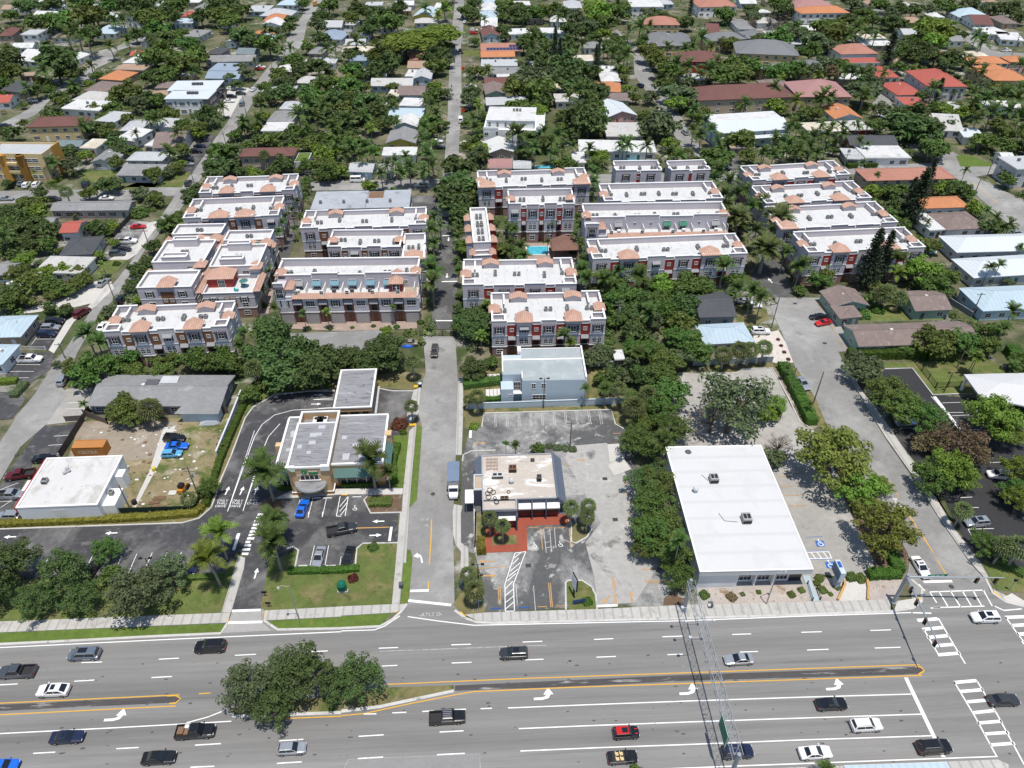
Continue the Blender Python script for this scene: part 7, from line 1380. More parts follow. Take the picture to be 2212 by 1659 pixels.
# ---------------------------------------------------------------- poles, signals, signs, fences, small things
GALV = mc('galvanised_steel', (.30,.33,.36), .5, ((2,.10),), None, 'obj', metal=.3); POLEW = mc('weathered_pole', (.20,.175,.15), .85, ((2,.15),), None, 'obj'); CPOLE = mc('concrete_pole', (.36,.34,.32), .85, ((2,.1),), None, 'obj')
SGREEN = mc('road_sign_green', (.01,.16,.10), .5); BLK = mc('signal_black', (.012,.012,.013), .5)
def pole_h(t, bx, by, ty):
    p = at(t,bx,by); Y = wpx(t,bx,ty)[1]; return min((abs(topx((p.x,p.y,k*.1))[1]-Y),k*.1) for k in range(25,190))[1], p
POLES = {}
def pole(t, bx, by, ty, kind, label, key=None, ang=0.0):
    h, p = pole_h(t,bx,by,ty); wood = kind in ('wood','cross'); o = thing({'lamp':'street_lamp','twin':'parking_lot_lamp'}.get(kind,'utility_pole'), label, 'lamp' if kind in ('lamp','twin') else 'pole', (p.x,p.y,0), rad(ang))
    r = .17 if wood else .11; b = MB(); b.tube((0,0,-.2),(0,0,h),r,r*.65,8); b.build('pole', POLEW if wood else (CPOLE if kind == 'lamp' else BLK if kind == 'twin' else GALV), o)
    if kind == 'cross':
        for z in (h-.5,h-1.4)[:1 if h < 8 else 2]: b = MB(); b.box(-1.1,1.1,-.06,.06,z-.06,z+.06); b.build('crossarm', POLEW, o)
        for x in (-1,-.4,.4,1): b = MB(); b.lathe((x,0,h-.44),[(.07,0),(.07,.16)],6); b.build('insulator', GALV, o)
        if h > 8: b = MB(); b.lathe((.35,0,h-3),[(.25,0),(.25,.9)],8); b.build('transformer', GALV, o)
    if kind == 'lamp':
        b = MB(); b.tube((0,0,h-.3),(-.9,0,h+.1),.06,.05,6); b.tube((-.9,0,h+.1),(-1.7,0,h-.1),.05,.05,6); b.build('arm', CPOLE, o); b = MB(); b.lathe((0,0,0),[(.05,0),(.2,-.15),(.24,-.5),(.05,-.6)],8); q = b.build('lamp_head', paint('lightgrey'), o); q.location = (-1.7,0,h-.1)
    if kind == 'twin':
        for s in (-1,1): b = MB(); b.tube((0,0,h-.1),(s*.6,0,h),.04,n=5); b.box(s*.85-.3,s*.85+.3,-.2,.2,h-.05,h+.1); b.build('lamp_head', BLK, o)
    if key: POLES[key] = (p, h)
    return o
pole('J',1945,722,478,'lamp','cobra head street lamp on the verge before the bank lawn',None,0); pole('L',540,600,395,'lamp','cobra head street lamp before the large white shop',None,200)
pole('H',1310,657,462,'twin','twin headed lamp before the pale blue grey house'); pole('I',1690,555,425,'twin','twin headed lamp by the black iron fence'); pole('J',985,390,300,'twin','black lamp post among the left lot parking lines'); pole('K',888,430,340,'twin','black twin lamp by the corner fan palms'); pole('I',1770,1280,1185,'twin','lamp post among trees in the dark right lot')
for a in (('F',575,1240,1042,'wood','leaning wooden pole by the right street palms'),('I',845,627,420,'wood','stout bare wooden pole at the end of the long hedge'),('I',690,552,390,'wood','thin brown pole standing in the long hedge'),('I',1775,397,285,'wood','bare pole on the fenced lawn'),('H',1482,905,742,'cross','pole in the worn lot behind the restaurant','rest'),('G',850,1322,1150,'wood','dark pole right of the white flat roofed store'),('G',1290,1235,1030,'cross','pole with crossarm on the vacant lot'),('G',472,495,415,'wood','short pole beside the pale blue SUV'),
 ('D',965,705,603,'cross','pole by the white pickup on the left street','a2'),('D',762,1102,942,'cross','pole beside the stepped townhouse wing','a1'),('D',425,1440,1338,'cross','pole at the left parking entrance','a0'),('E',1780,1278,1062,'cross','tall grey pole on the leafy plot'),('F',1870,1165,1012,'cross','pole beside the pale blue hipped roof at right'),('F',1965,272,128,'cross','pole at the right street junction','cs4'),('F',1900,352,272,'wood','short pole beside the right junction'),
 ('D',1258,302,228,'cross','pole at the left street crossing','cs1'),('D',2022,365,215,'cross','pole beside the blue grey hall roof','cs2'),('F',1042,212,110,'cross','pole behind the right hand townhouse group','cs3'),('A',1310,305,170,'wood','grey pole among upper left trees','f0'),('A',1850,392,250,'wood','pole at the bend of the left street'),('A',1465,942,850,'wood','pole beside the angled bays','a4'),('A',1600,755,600,'wood','pole right of the modern white houses drive','a5'),('A',1770,480,390,'wood','pole right of the red sedan'),('A',815,250,160,'wood','pole near the pale blue far left roof'),
 ('B',868,232,150,'wood','pole beside the far brown gabled house'),('B',1322,217,140,'cross','pole between the two far white flat roofs','f1'),('B',1755,192,130,'cross','pole before the upper right bend','f2'),('B',815,530,420,'wood','pole beside the further orange sign'),('B',1440,790,695,'wood','pole right of the cubic white villa'),('C',105,217,120,'cross','pole behind the slate grey hipped roofs','f3'),('C',790,217,112,'cross','pole before the far orange villa','f4'),('C',1280,197,80,'cross','tall pole in the upper right trees','f5'),('C',1560,212,100,'cross','pole left of the upper right close','f6'),('C',2125,377,225,'cross','tall pole in the upper right close'),('C',1660,142,20,'wood','tall pole at the photo top right')):
    pole(*a)
def wire(keys, label, sag=.7, n=3):
    b = MB()
    for a, c in zip(keys, keys[1:]):
        (p, h), (q, g_) = POLES[a], POLES[c]
        for k in range(n):
            off = Vector((0,(k-1)*.5,-.45-(k%2)*.5)); A, B = Vector((p.x,p.y,h))+off, Vector((q.x,q.y,g_))+off; pr = A
            for i in range(1,9): t = i/8; v = A.lerp(B,t)-Vector((0,0,sag*4*t*(1-t))); b.tube(pr,v,.018,n=3,cap=False); pr = v
    o = b.build('power_line', BLK); tag(o, label, 'power line')
wire(('cs1','cs2','cs3','cs4'),'black power lines strung along the cross street behind the townhouses'); wire(('a0','a1','a2','cs1','a4','a5'),'wires strung up the left street from pole to pole',.6,2); wire(('f1','f2','f3','f4','f5','f6'),'far power lines crossing the upper right trees')
POLES['r1'] = (at('H',1830,800),6.0); POLES['r0'] = (at('H',1225,920),3.2); wire(('r0','rest','r1'),'thin wires running from the pole behind the restaurant',.4,2)
# overhead truss
gt = thing('sign_gantry', 'galvanised truss gantry spanning the whole highway', 'gantry'); a = at('U',372,25,8.0); e = at('U',792,1565,8.0); gt.location = (a.x,a.y,0); d = Vector((e.x-a.x,e.y-a.y,0)); L = d.length; gt.rotation_euler = (0,0,math.atan2(d.y,d.x)); landmark('the truss gantry', a)
for x in (0,L):
    b = MB(); b.tube((x,0,0),(x,0,8.9),.36,.28,12); b.lathe((x,0,.1),[(.6,0),(.6,.15)],10); b.build('post', GALV, gt)
b = MB(); n = int(L/1.5); w = .62; c4 = ((-w,7.3),(w,7.3),(w,8.6),(-w,8.6))
for y,z in c4: b.tube((0,y,z),(L,y,z),.05,n=5)
for i in range(n):
    x0, x1 = L*i/n, L*(i+1)/n
    for (y0,z0),(y1,z1) in zip(c4, c4[1:]+c4[:1]):
        p, q = ((x0,y0,z0),(x1,y1,z1)) if i%2 else ((x0,y1,z1),(x1,y0,z0)); b.tube(p,q,.03,n=4,cap=False); b.tube((x0,y0,z0),(x0,y1,z1),.026,n=4,cap=False)
b.build('truss', mc('bright_galvanised', (.34,.36,.38), .5, ((2,.08),), None, 'obj', metal=.2), gt)
b = MB(); b.box(L*.80,L*.92,-w-.25,-w-.12,6.0,9.0); b.build('sign_panel', SGREEN, gt); b = MB()
for q in ((L*.80,L*.92,6.0,6.1),(L*.80,L*.92,8.9,9.0),(L*.80,L*.804,6.1,8.9),(L*.916,L*.92,6.1,8.9)): b.box(q[0],q[1],-w-.29,-w-.252,q[2],q[3])
b.build('sign_border', WHT, gt)
for f,s in ((.14,1),(.24,1),(.24,-1),(.34,-1),(.15,-1)):
    b = MB(); b.tube((L*f,s*w,7.4),(L*f,s*(w+1.6),7.4),.035,n=5); b.box(L*f-.2,L*f+.2,s*(w+1.6)-.22,s*(w+1.6)+.22,7.2,7.6); b.build('sensor', paint('lightgrey'), gt)
# mast arm signals
ms = thing('signal_mast', 'blue grey mast with two long traffic signal arms at the junction', 'traffic signal'); p = at('L',1365,585); ms.location = (p.x,p.y,0); landmark('the signal mast', p); hm = 7.2
b = MB(); b.tube((0,0,0),(0,0,hm+.6),.34,.26,12); b.lathe((0,0,0),[(.55,0),(.55,.2)],12); b.build('mast', GALV, ms)
def arm(t, x, y, sig, nm):
    e = at(t,x,y,hm)-p; b = MB(); b.tube((0,0,hm),(e.x,e.y,hm+.25),.20,.09,8); b.build('arm', GALV, ms); d = Vector((e.x,e.y,0)).normalized(); ya = math.atan2(d.y,d.x)
    for sx, sy in sig:
        q = at(t,sx,sy,hm-.6)-p; f = max(.15,min(.98,(q.x*d.x+q.y*d.y)/e.xy.length)); c = Vector((e.x*f,e.y*f,hm-.45)); b = MB(); b.box(-.30,.30,-.05,.05,-.75,.75); b.box(-.20,.20,-.28,-.053,-.65,.65); s = b.build('signal_head', BLK, ms); s.location = c; s.rotation_euler = (0,0,ya)
        for k,cc in ((.42,'red'),(0,'amber'),(-.42,'green')):
            b = MB(); b.tube((0,-.29,k),(0,-.33,k),.14,n=10); b.build('signal_lens', mc('lens_'+cc, {'red':(.25,.02,.02),'amber':(.25,.12,.01),'green':(.01,.15,.08)}[cc], .3), s)
arm('L',2078,432,((1905,445),(2025,442)),'r'); arm('L',1672,900,((1482,510),(1530,590),(1598,712),(1665,855)),'l')
b = MB(); b.box(0,3.4,-.04,.04,-.3,.3); q = b.build('street_name_sign', SGREEN, ms); q.location = (3.4,-.12,hm+.2); t_ = place('sign_letters', textmesh('NW 15th AVE', .38, WHT, .01), q, (1.7,-.055,0)); t_.rotation_euler = (rad(90),0,0)
for t,x,y,l in (('L',2112,508,'short pedestrian signal post at the right corner'),('L',300,600,'')):
    if l: q = at(t,x,y); o = thing('pedestrian_signal', l, 'signal', (q.x,q.y,.15)); b = MB(); b.tube((0,0,0),(0,0,3.2),.07,n=6); b.build('post', GALV, o); b = MB(); b.box(-.25,.25,-.2,.1,2.6,3.1); b.build('signal_head', BLK, o)
# signs
def sign(nm, t, x, y, parts, label, cat='sign', rz=0.0, z=.1):
    q = at(t,x,y); o = thing(nm,label,cat,(q.x,q.y,z),rz)
    for n_, bx, m in parts: b = MB(); b.box(*bx); b.build(n_, m, o)
    return o
o = sign('pylon_sign','L',985,478,[('base',(-.35,.35,-.7,.7,0,2.2),paint('steel')),('sign_box',(-.45,.45,-.9,2.1,2.203,4.6),paint('skyblue')),('sign_face',(-.49,-.453,-.75,1.95,2.4,4.4),mc('sign_face_blue', (.10,.17,.25), .4)),('sign_top',(-.3,.3,.4,1.7,4.603,4.63),mc('sign_blue', (.03,.10,.35), .4))],'grey pylon sign with bluish screen beside the large white shop')
o = sign('pylon_sign','K',1505,545,[('post',(-.12,.12,-.12,.12,0,4.4),BLK),('sign_face',(-.16,.16,-.9,.9,2.4,5.4),paint('white')),('sign_frame',(-.13,.13,-.98,.98,2.3,5.5),BLK)],'tall narrow black and white pylon sign on the grass island',rz=.3)
o = sign('monument_sign','K',1535,600,[('post',(-1.0,-.9,-.05,.05,0,1.2),paint('white')),('post',(.9,1.0,-.05,.05,0,1.2),paint('white')),('sign_face',(-1.1,1.1,-.09,-.053,.5,1.5),mc('sign_navy', (.03,.06,.16), .4))],'low blue sign on white posts on the grass island',rz=.15)
q = at('K',12,520); o = thing('monument_sign','dark green leaf shaped monument sign on the bank lawn','sign',(q.x,q.y,.12)); b = MB(); b.prism([(-.8,-.15),(.8,-.15),(.8,.15),(-.8,.15)],.4,2.2); b.lathe((0,0,2.2),[(.8,0),(.55,.6),(.1,1.1)],8); b.build('sign_face', SGREEN, o); b = MB(); b.box(-.95,.95,-.3,.3,0,.397); b.build('plinth', paint('concrete'), o)
for t,x,y,l in (('J',1720,520,'small black directional sign at the bank exit, upper of two'),('J',1745,590,'small black directional sign at the bank exit, lower of two')): o = sign('direction_sign',t,x,y+28,[('post',(-.05,.05,-.05,.05,0,.9),BLK),('sign_face',(-.45,.45,-.06,.06,.903,1.4),BLK)],l)
o = sign('street_sign','K',892,640,[('post',(-.04,.04,-.04,.04,0,3.0),GALV),('sign_face',(-.8,.8,-.03,.03,2.7,3.0),SGREEN)],'green street name sign below the corner fan palms'); q = place('sign_letters', textmesh('NE 15 TER', .2, WHT, .005), o, (0,-.037,2.85)); q.rotation_euler = (rad(90),0,0)
for t,x,y,l in (('B',790,740,'nearer orange diamond roadworks sign beside the central street'),('B',790,468,'further orange diamond roadworks sign beside the central street')):
    q = at(t,x,y); o = thing('roadworks_sign',l,'sign',(q.x,q.y,.06)); b = MB(); b.add([(0,-.03,.7),(1.05,-.03,1.75),(0,-.03,2.8),(-1.05,-.03,1.75)], [(0,1,2,3)]); b.add([(0,.03,.7),(1.05,.03,1.75),(0,.03,2.8),(-1.05,.03,1.75)], [(3,2,1,0)]); b.build('sign_face', mc('roadworks_orange', (.75,.10,.01), .5), o)
    b = MB(); b.tube((-.5,0,0),(0,0,1.8),.03,n=4); b.tube((.5,0,0),(0,0,1.8),.03,n=4); b.build('stand', GALV, o); b = MB(); b.box(-.45,.45,-.045,-.032,1.62,1.78); b.box(-.3,.3,-.045,-.032,1.9,2.05); b.build('sign_letters', BLK, o)
for t,x,y,l,c in (('K',390,490,'dark litter bin on the pavement by the bank lawn','darkgrey'),('H',512,518,'black bin with blue lid beside the central street','black'),('L',176,617,'dark square utility cover box on the highway pavement','darkgrey')): o = sign('litter_bin',t,x,y,[('bin',(-.35,.35,-.35,.35,0,1.0),paint(c)),('lid',(-.38,.38,-.38,.38,1.003,1.12),paint('skyblue' if 'blue' in l else c))],l,'bin')
# wheel stops
WSG = {}
def wheel_stop(t, x0, y0, x1, y1, m, phrase, grp):
    a, b_ = at(t,x0,y0), at(t,x1,y1); c = (a+b_)/2; L = (b_-a).length; b = MB(); b.add([(-L/2,-.09,0),(L/2,-.09,0),(L/2,.09,0),(-L/2,.09,0),(-L/2+.05,-.05,.14),(L/2-.05,-.05,.14),(L/2-.05,.05,.14),(-L/2+.05,.05,.14)], [(0,1,5,4),(1,2,6,5),(2,3,7,6),(3,0,4,7),(4,5,6,7)]); o = b.build('wheel_stop', m); o.location = (c.x,c.y,.05); o.rotation_euler = (0,0,math.atan2(b_.y-a.y,b_.x-a.x)); tag(o,phrase,'wheel stop',grp)
for k in range(11): wheel_stop('H',922+k*76,687-k*1.9,978+k*76,685-k*1.9,OMARK if k%2 == 0 else FMARK,'faded orange and white wheel stop along the back of the worn lot','wheel stops along the back of the worn lot')
for x in (1213,1310,1398): wheel_stop('K',x,104,x+60,102,OMARK,'orange wheel stop at the red paving by the restaurant','wheel stops at the red paving')
for x,y,m,l in ((970,628,BMARK,'blue wheel stop in the left bay by the highway pavement'),(1150,622,BMARK,'blue wheel stop right of the hatched strip by the highway'),(1270,617,OMARK,'orange wheel stop, left of two by the highway pavement'),(1388,612,OMARK,'orange wheel stop beside the grass island by the highway')): wheel_stop('K',x,y,x+65,y-2,m,l,None)
for k in range(9): wheel_stop('F',868+k*24,1068+k*40,880+k*24,1090+k*40,YMARK,'yellow wheel stop along the right street bays','wheel stops along the right street bays') if not 2 <= k <= 3 else None
for x in (1945,2035,2120): wheel_stop('J',x-10,350,x+48,348,WMARK,'white wheel stop along the bank lawn hedge','wheel stops along the bank lawn hedge')
for x in (1990,2060,2130): wheel_stop('G',x-40,1240,x+22,1237,WMARK,'white wheel stop before the bank entrance walk','wheel stops before the bank entrance')
for x in (90,): wheel_stop('H',x-18,1232,x+40,1230,WMARK,'white wheel stop of the accessible bank bay',None)
# fences and walls
def fence(nm, s, h, m, label, style='board', w=.12, cat='fence'):
    P = PTS(s); o = thing(nm,label,cat,(P[0].x,P[0].y,0)); P = [q-P[0] for q in P]
    if style == 'wall': b = MB(); ribbon_into(b,P,w,0,h); b.build('wall_body',m,o); b = MB(); ribbon_into(b,P,w+.1,h+.003,.1); b.build('wall_cap',m,o); return o
    b = MB(); 
    if style == 'iron':
        for a, c in zip(P,P[1:]):
            n = int((c-a).length/.25)
            for i in range(n+1): q = a.lerp(c,i/n); b.box(q.x-.02,q.x+.02,q.y-.02,q.y+.02,0,h)
            for z in (.2,h-.15): b.tube(a+Vector((0,0,z)),c+Vector((0,0,z)),.03,n=4)
        b.build('railing',m,o)
    else: ribbon_into(b,P,.05,.05,h-.05); b.build('panel',m,o)
    n_ = 0
    for a, c in zip(P,P[1:]):
        n = max(1,int((c-a).length/2.6))
        for i in range(n+1): q = a.lerp(c,i/n); b = MB(); b.box(q.x-.07,q.x+.07,q.y-.07,q.y+.07,0,h+.12); b.build('post',m,o)
    return o
FW = mat('fence_board', (.16,.13,.11), .9, ((1,.15),), None, 'obj', seam=(0,.3,.6)); FD = mat('dark_fence_board', (.06,.05,.045), .9, ((1,.2),), None, 'obj', seam=(0,.3,.7)); WW = mc('pale_wall_render', (.58,.60,.62), .85, ((.5,.08),), None, 'obj')
fence('board_fence','G548,702 G700,760 G705,712 G1000,705 G1160,692 G1480,685',1.8,FW,'weathered board fence between the vacant lot and the long grey roof')
fence('board_fence','G398,975 G548,738',1.9,FD,'dark board fence beside the side parking and vacant lot'); fence('board_fence','G430,742 G545,735 G582,665',1.6,FW,'short board screen at the motel parking'); fence('board_fence','D742,652 D858,525',1.8,FD,'dark wooden fence behind the red sedan')
fence('garden_wall','G1412,975 G1500,760 G1572,575',1.8,WW,'white garden wall between the vacant lot and drive-through lane','wall',.25,'wall'); fence('screen_fence','G640,1342 G1265,1322 G1310,1215',1.6,mc('dark_green_screen', (.015,.035,.025), .8),'dark green screen fence along the vacant lot front')
fence('garden_wall','H815,662 H1845,625',1.7,mc('pale_blue_wall', (.46,.53,.57), .85, ((.5,.08),), None, 'obj'),'long pale blue wall before the modern house','wall',.22,'wall'); fence('garden_wall','I62,378 I300,370 I580,355',1.6,mc('grey_blue_wall', (.30,.34,.37), .85, ((.5,.08),), None, 'obj'),'grey wall behind the row of fan palms','wall',.22,'wall')
fence('iron_fence','I1505,362 I1635,528 I1870,512',1.8,BLK,'black iron fence round the lawn by the white canopy','iron'); fence('picket_fence','G110,275 G300,280',1.2,WHT,'white fence between the two left parking bays','iron'); fence('garden_wall','F905,1048 F1000,1180 F1135,1392',1.3,mc('grey_wall_render', (.20,.22,.24), .85, ((.5,.08),), None, 'obj'),'grey wall along the right street bays','wall',.2,'wall')
fence('garden_wall','F1700,1190 F1620,1095 F1720,1075 F1870,1170',1.5,bpy.data.materials['grey_wall_render'],'grey wall between the brown gables and pale blue roof','wall',.2,'wall'); fence('garden_wall','D1660,1160 D1790,900 D1800,860',2.2,FD,'dark wall beside the left townhouse drive','wall',.2,'wall'); fence('garden_wall','H1600,388 H1840,380',1.5,bpy.data.materials['grey_blue_wall'],'grey wall right of the pale blue grey house','wall',.2,'wall')
fence('retaining_kerb','L1042,440 L1048,480 L1002,578',.5,OMARK,'left orange kerb wall of the blocked driveway','wall',.3,'wall'); fence('retaining_kerb','L1190,445 L1200,500 L1195,575',.5,OMARK,'right orange kerb wall of the blocked driveway','wall',.3,'wall'); fence('ramp_railing','L805,470 L838,580',1.0,BLK,'black railing left of the blue grey ramp','iron'); fence('ramp_railing','L865,500 L888,575',1.0,BLK,'black railing right of the blue grey ramp','iron'); fence('lane_gate','H512,186 H730,190',1.6,BLK,'black iron gate across the townhouse lane entrance','iron',cat='gate')
VACP = [(q.x,q.y) for q in PTS('G560,760 G1180,740 G1500,710 G1490,800 G1400,980 G1280,1290 G830,1300 G800,1010 G470,970 G510,810')]
def blocked_poly(q): return inside(q.x,q.y,VACP)
# container and yard things
a, c = at('G',490,972), at('G',690,966); q = (a+c)/2; o = thing('shipping_container','orange shipping container behind the white flat roofed store','container',(q.x,q.y+1.2,.05),math.atan2(c.y-a.y,c.x-a.x)); L = (c-a).length; OC = mat('container_orange', (.46,.20,.06), .7, ((.6,.08),(4,.08)), [((.35,.12,.03),.6,.60,.74)], 'obj', seam=(0,.28,.72)); b = MB(); b.box(-L/2,L/2,-1.2,1.2,.1,2.55); b.build('body',OC,o); b = MB()
for x in (-L/2,L/2):
    for y in (-1.2,1.2): b.box(x-.08,x+.08,y-.08,y+.08,0,2.6)
for z in (.03,2.56):
    for y in (-1.2,1.2): b.box(-L/2+.081,L/2-.081,y-.05,y+.05,z,z+.08)
b.build('frame',mc('container_frame', (.45,.17,.03), .7),o); b = MB(); b.box(L/2,L/2+.05,-1.1,1.1,.15,2.5); b.build('door',mc('container_frame', (.45,.17,.03), .7),o); t_ = place('graffiti',textmesh('CESTRA', 1.15, paint('offwhite'), .004),o,(-.2,-1.215,1.2)); t_.rotation_euler = (rad(90),0,0)
for i,(x,y,w,d,r) in enumerate(((1035,1240,2.4,1.0,.0),(1000,1268,2.2,.8,.1),(1005,1305,3.2,1.3,-.05),(1120,1205,1.5,1.2,0))):
    q = at('G',x,y); b = MB()
    for k in range(6): b.box(-w/2,w/2,-d/2+k*d/6,-d/2+k*d/6+d/8,.1,.16)
    for k in (-1,0,1): b.box(k*w*.42-.05,k*w*.42+.05,-d/2,d/2,0,.098)
    o = b.build('wood_pallet',paint('wood') if i < 3 else paint('offwhite')); o.location = (q.x,q.y,.06); o.rotation_euler = (0,0,r); tag(o,('brown pallet at the back of the lumber stack','short brown pallet in the middle of the lumber stack','largest brown pallet at the front of the lumber stack','pale pallet beside the small loader')[i],'pallet')
q = at('G',1190,1190); o = thing('skid_loader','small orange and black loader on the vacant lot','loader',(q.x,q.y,.06),rad(80)); b = MB(); b.box(-1.2,.9,-.55,.55,.35,1.2); b.build('body',cpaint('orange'),o); b = MB(); b.box(-.7,.4,-.5,.5,1.203,2.0); b.build('cab',TRIM,o); b = MB(); b.box(1.0,1.5,-.8,.8,.1,.6); b.box(.3,1.2,-.75,-.6,.6,.8); b.box(.3,1.2,.6,.75,.6,.8); b.build('bucket',TRIM,o)
for fx in (-.7,.5):
    for sy in (-1,1): place('wheel',WHEEL,o,(fx,sy*.68,.34))
q = at('G',1365,745); b = MB()
for k in range(5): b.box(-2.2+k*.3,2.0-k*.1,-1.3+.2*k,1.2,.1+.1*k,.15+.1*k)
o = b.build('metal_sheet_stack',mc('zinc_sheet', (.42,.45,.48), .5, metal=.2)); o.location = (q.x,q.y,.05); tag(o,'stack of grey metal sheets at the back of the vacant lot','metal sheets')
for t,x,y,c,l,s in (('G',1003,1060,'yellow','yellow drum on the garden path',.45),('G',875,1275,'black','black rubbish bag heap at the path end',.5),('G',690,1312,'lightgrey','round grey tank by the white store corner',.6)): q = at(t,x,y); b = MB(); b.lathe((0,0,0),[(s,0),(s*1.05,.3),(s*.95,.9),(s*.6,1.0)],10); o = b.build('yard_drum',paint(c)); o.location = (q.x,q.y,.06); tag(o,l,'drum')
q = at('H',430,250); b = MB(); r_ = random.Random(2); b.lathe((0,0,0),[(1.5,0),(1.3,.4),(.8,.7),(.2,.85)],11); o = b.build('tarpaulin',mc('blue_tarpaulin', (.02,.12,.55), .5, ((3,.2),), None, 'obj')); o.location = (q.x,q.y,.05); o.scale = (1.3,.7,1); tag(o,'crumpled bright blue tarpaulin beside the loading court','tarpaulin')
b = MB(); r_ = random.Random(9)
for k in range(230):
    u, v = r_.random(), r_.random(); t_, x_, y_ = (('G',560+u*900,750+v*560) if k < 170 else ('G',650+u*180,1010+v*300)); q = at(t_,x_,y_)
    if not blocked_poly(q): continue
    s_ = r_.uniform(.06,.38); c_ = r_.choice((0,0,0,1,1,2)); b.box(q.x-s_,q.x+s_*r_.uniform(.3,1.3),q.y-s_*.6,q.y+s_*r_.uniform(.3,1),.05,.08+s_*.35,c_)
o = b.build('lot_debris',[paint('offwhite'),paint('wood'),paint('darkgrey')]); tag(o,'scattered litter and rubble across the vacant lot','debris'); o['kind'] = 'stuff'
# a pedestrian far up the central street
v = [(0,0,.95),(0,0,1.25),(0,0,1.48),(0,0,1.58),(0,0,1.72),(-.1,0,.9),(-.13,.12,.48),(-.13,.0,.05),(.1,0,.9),(.13,-.12,.48),(.13,-.22,.07),(-.2,0,1.42),(-.27,.08,1.12),(-.26,-.06,.88),(.2,0,1.42),(.27,-.06,1.12),(.26,-.18,.9)]; me = bpy.data.meshes.new('person'); me.from_pydata(v,[(0,1),(1,2),(2,3),(3,4),(0,5),(5,6),(6,7),(0,8),(8,9),(9,10),(2,11),(11,12),(12,13),(2,14),(14,15),(15,16)],[]); me.materials.append(mc('dark_clothes', (.03,.035,.05), .8)); q = at('B',715,572); o = place('person',me,None,(q.x,q.y,.06)); tag(o,'person in dark clothes walking up the central street','person'); md = o.modifiers.new('skin','SKIN'); me.skin_vertices
for i, r in enumerate((.15,.17,.13,.06,.11,.10,.075,.06,.10,.075,.06,.07,.05,.04,.07,.05,.04)): me.skin_vertices[0].data[i].radius = (r,r*.85)
me.skin_vertices[0].data[0].use_root = True; o.modifiers.new('smooth','SUBSURF').levels = 1
# ---------------------------------------------------------------- trees, palms, hedges
hedge('G-40,1418 G300,1400 G640,1385 G1010,1368 G1285,1342 G1312,1300',1.5,1.1,'yhedge','long yellow green clipped hedge below the white flat roofed store'); hedge('G1585,640 G1500,830 G1430,1000 G1335,1300',1.4,1.2,'hedge','green hedge along the white garden wall beside the drive-through'); hedge('I640,392 I740,580 I835,770',2.6,2.0,'hedge','long tall clipped hedge beside the right street'); hedge('L1192,418 L1400,410',2.0,1.4,'hedge','front length of the corner hedge beside the signal mast'); hedge('L1395,400 L1340,270',2.2,1.6,'hedge','side length of the corner hedge running under the olive tree')
hedge('F1062,1432 F1560,1425',2.4,2.2,'hedge','tall green hedge before the long brown roof'); hedge('F1575,1435 F1770,1440',2.6,2.4,'green','bushy hedge end right of the tall green hedge'); hedge('J1872,392 J2205,384 K118,372',1.3,.9,'hedge','low hedge along the edge of the bank lawn'); hedge('J1215,432 J1445,424',1.2,.8,'olive','low olive hedge under the yellow green palms'); hedge('H5,1150 H235,1140',2.2,1.0,'hedge','low hedge below the right bank window'); hedge('G1800,1170 G1890,1165',1.6,1.0,'hedge','low hedge left of the bank entrance'); hedge('H340,1150 H335,1010 H365,900',1.6,1.2,'hedge','wavy hedge on the lawn right of the bank'); hedge('H180,1275 H330,1270',2.2,.9,'olive','low hedge in the palm bed by the bank car park'); hedge('H925,610 H1105,600',1.3,1.0,'hedge','hedge before the pale blue wall'); hedge('H790,520 H1030,490',2.2,1.6,'green','hedge left of the white stepping slabs'); hedge('D140,1290 D240,1180',1.2,.9,'hedge','low hedge beside the pale blue hipped roof'); hedge('G-60,500 G120,485',1.8,1.1,'lime','clipped lime hedge at the left parking'); hedge('G90,590 G170,500',2.0,1.0,'grey','grey shrub row at the left parking')
hedge('A320,1195 A400,1165',1.4,.9,'lime','small hedge before the yellow apartment building'); hedge('C1060,1085 C1120,1080',3,1.6,'hedge','left clipped hedge before the white flat roof'); hedge('C1170,1080 C1250,1078',3,1.6,'hedge','middle clipped hedge before the white flat roof'); hedge('C1255,1062 C1345,1060',2,1.5,'hedge','right clipped hedge before the white flat roof'); hedge('B785,960 B845,958',3,1.6,'hedge','clipped hedge right of the central street'); hedge('B590,950 B620,950',4,2.0,'hedge','clipped hedge left of the central street'); hedge('I2110,290 I2212,420 I2300,520',3,2.4,'hedge','tall hedge at the right photo edge'); hedge('K880,240 K935,235',3,1.8,'yhedge','rounded clipped shrub block beside the red paving'); hedge('L2040,320 L2212,420',1.6,.9,'green','low hedge before the red corner sign')
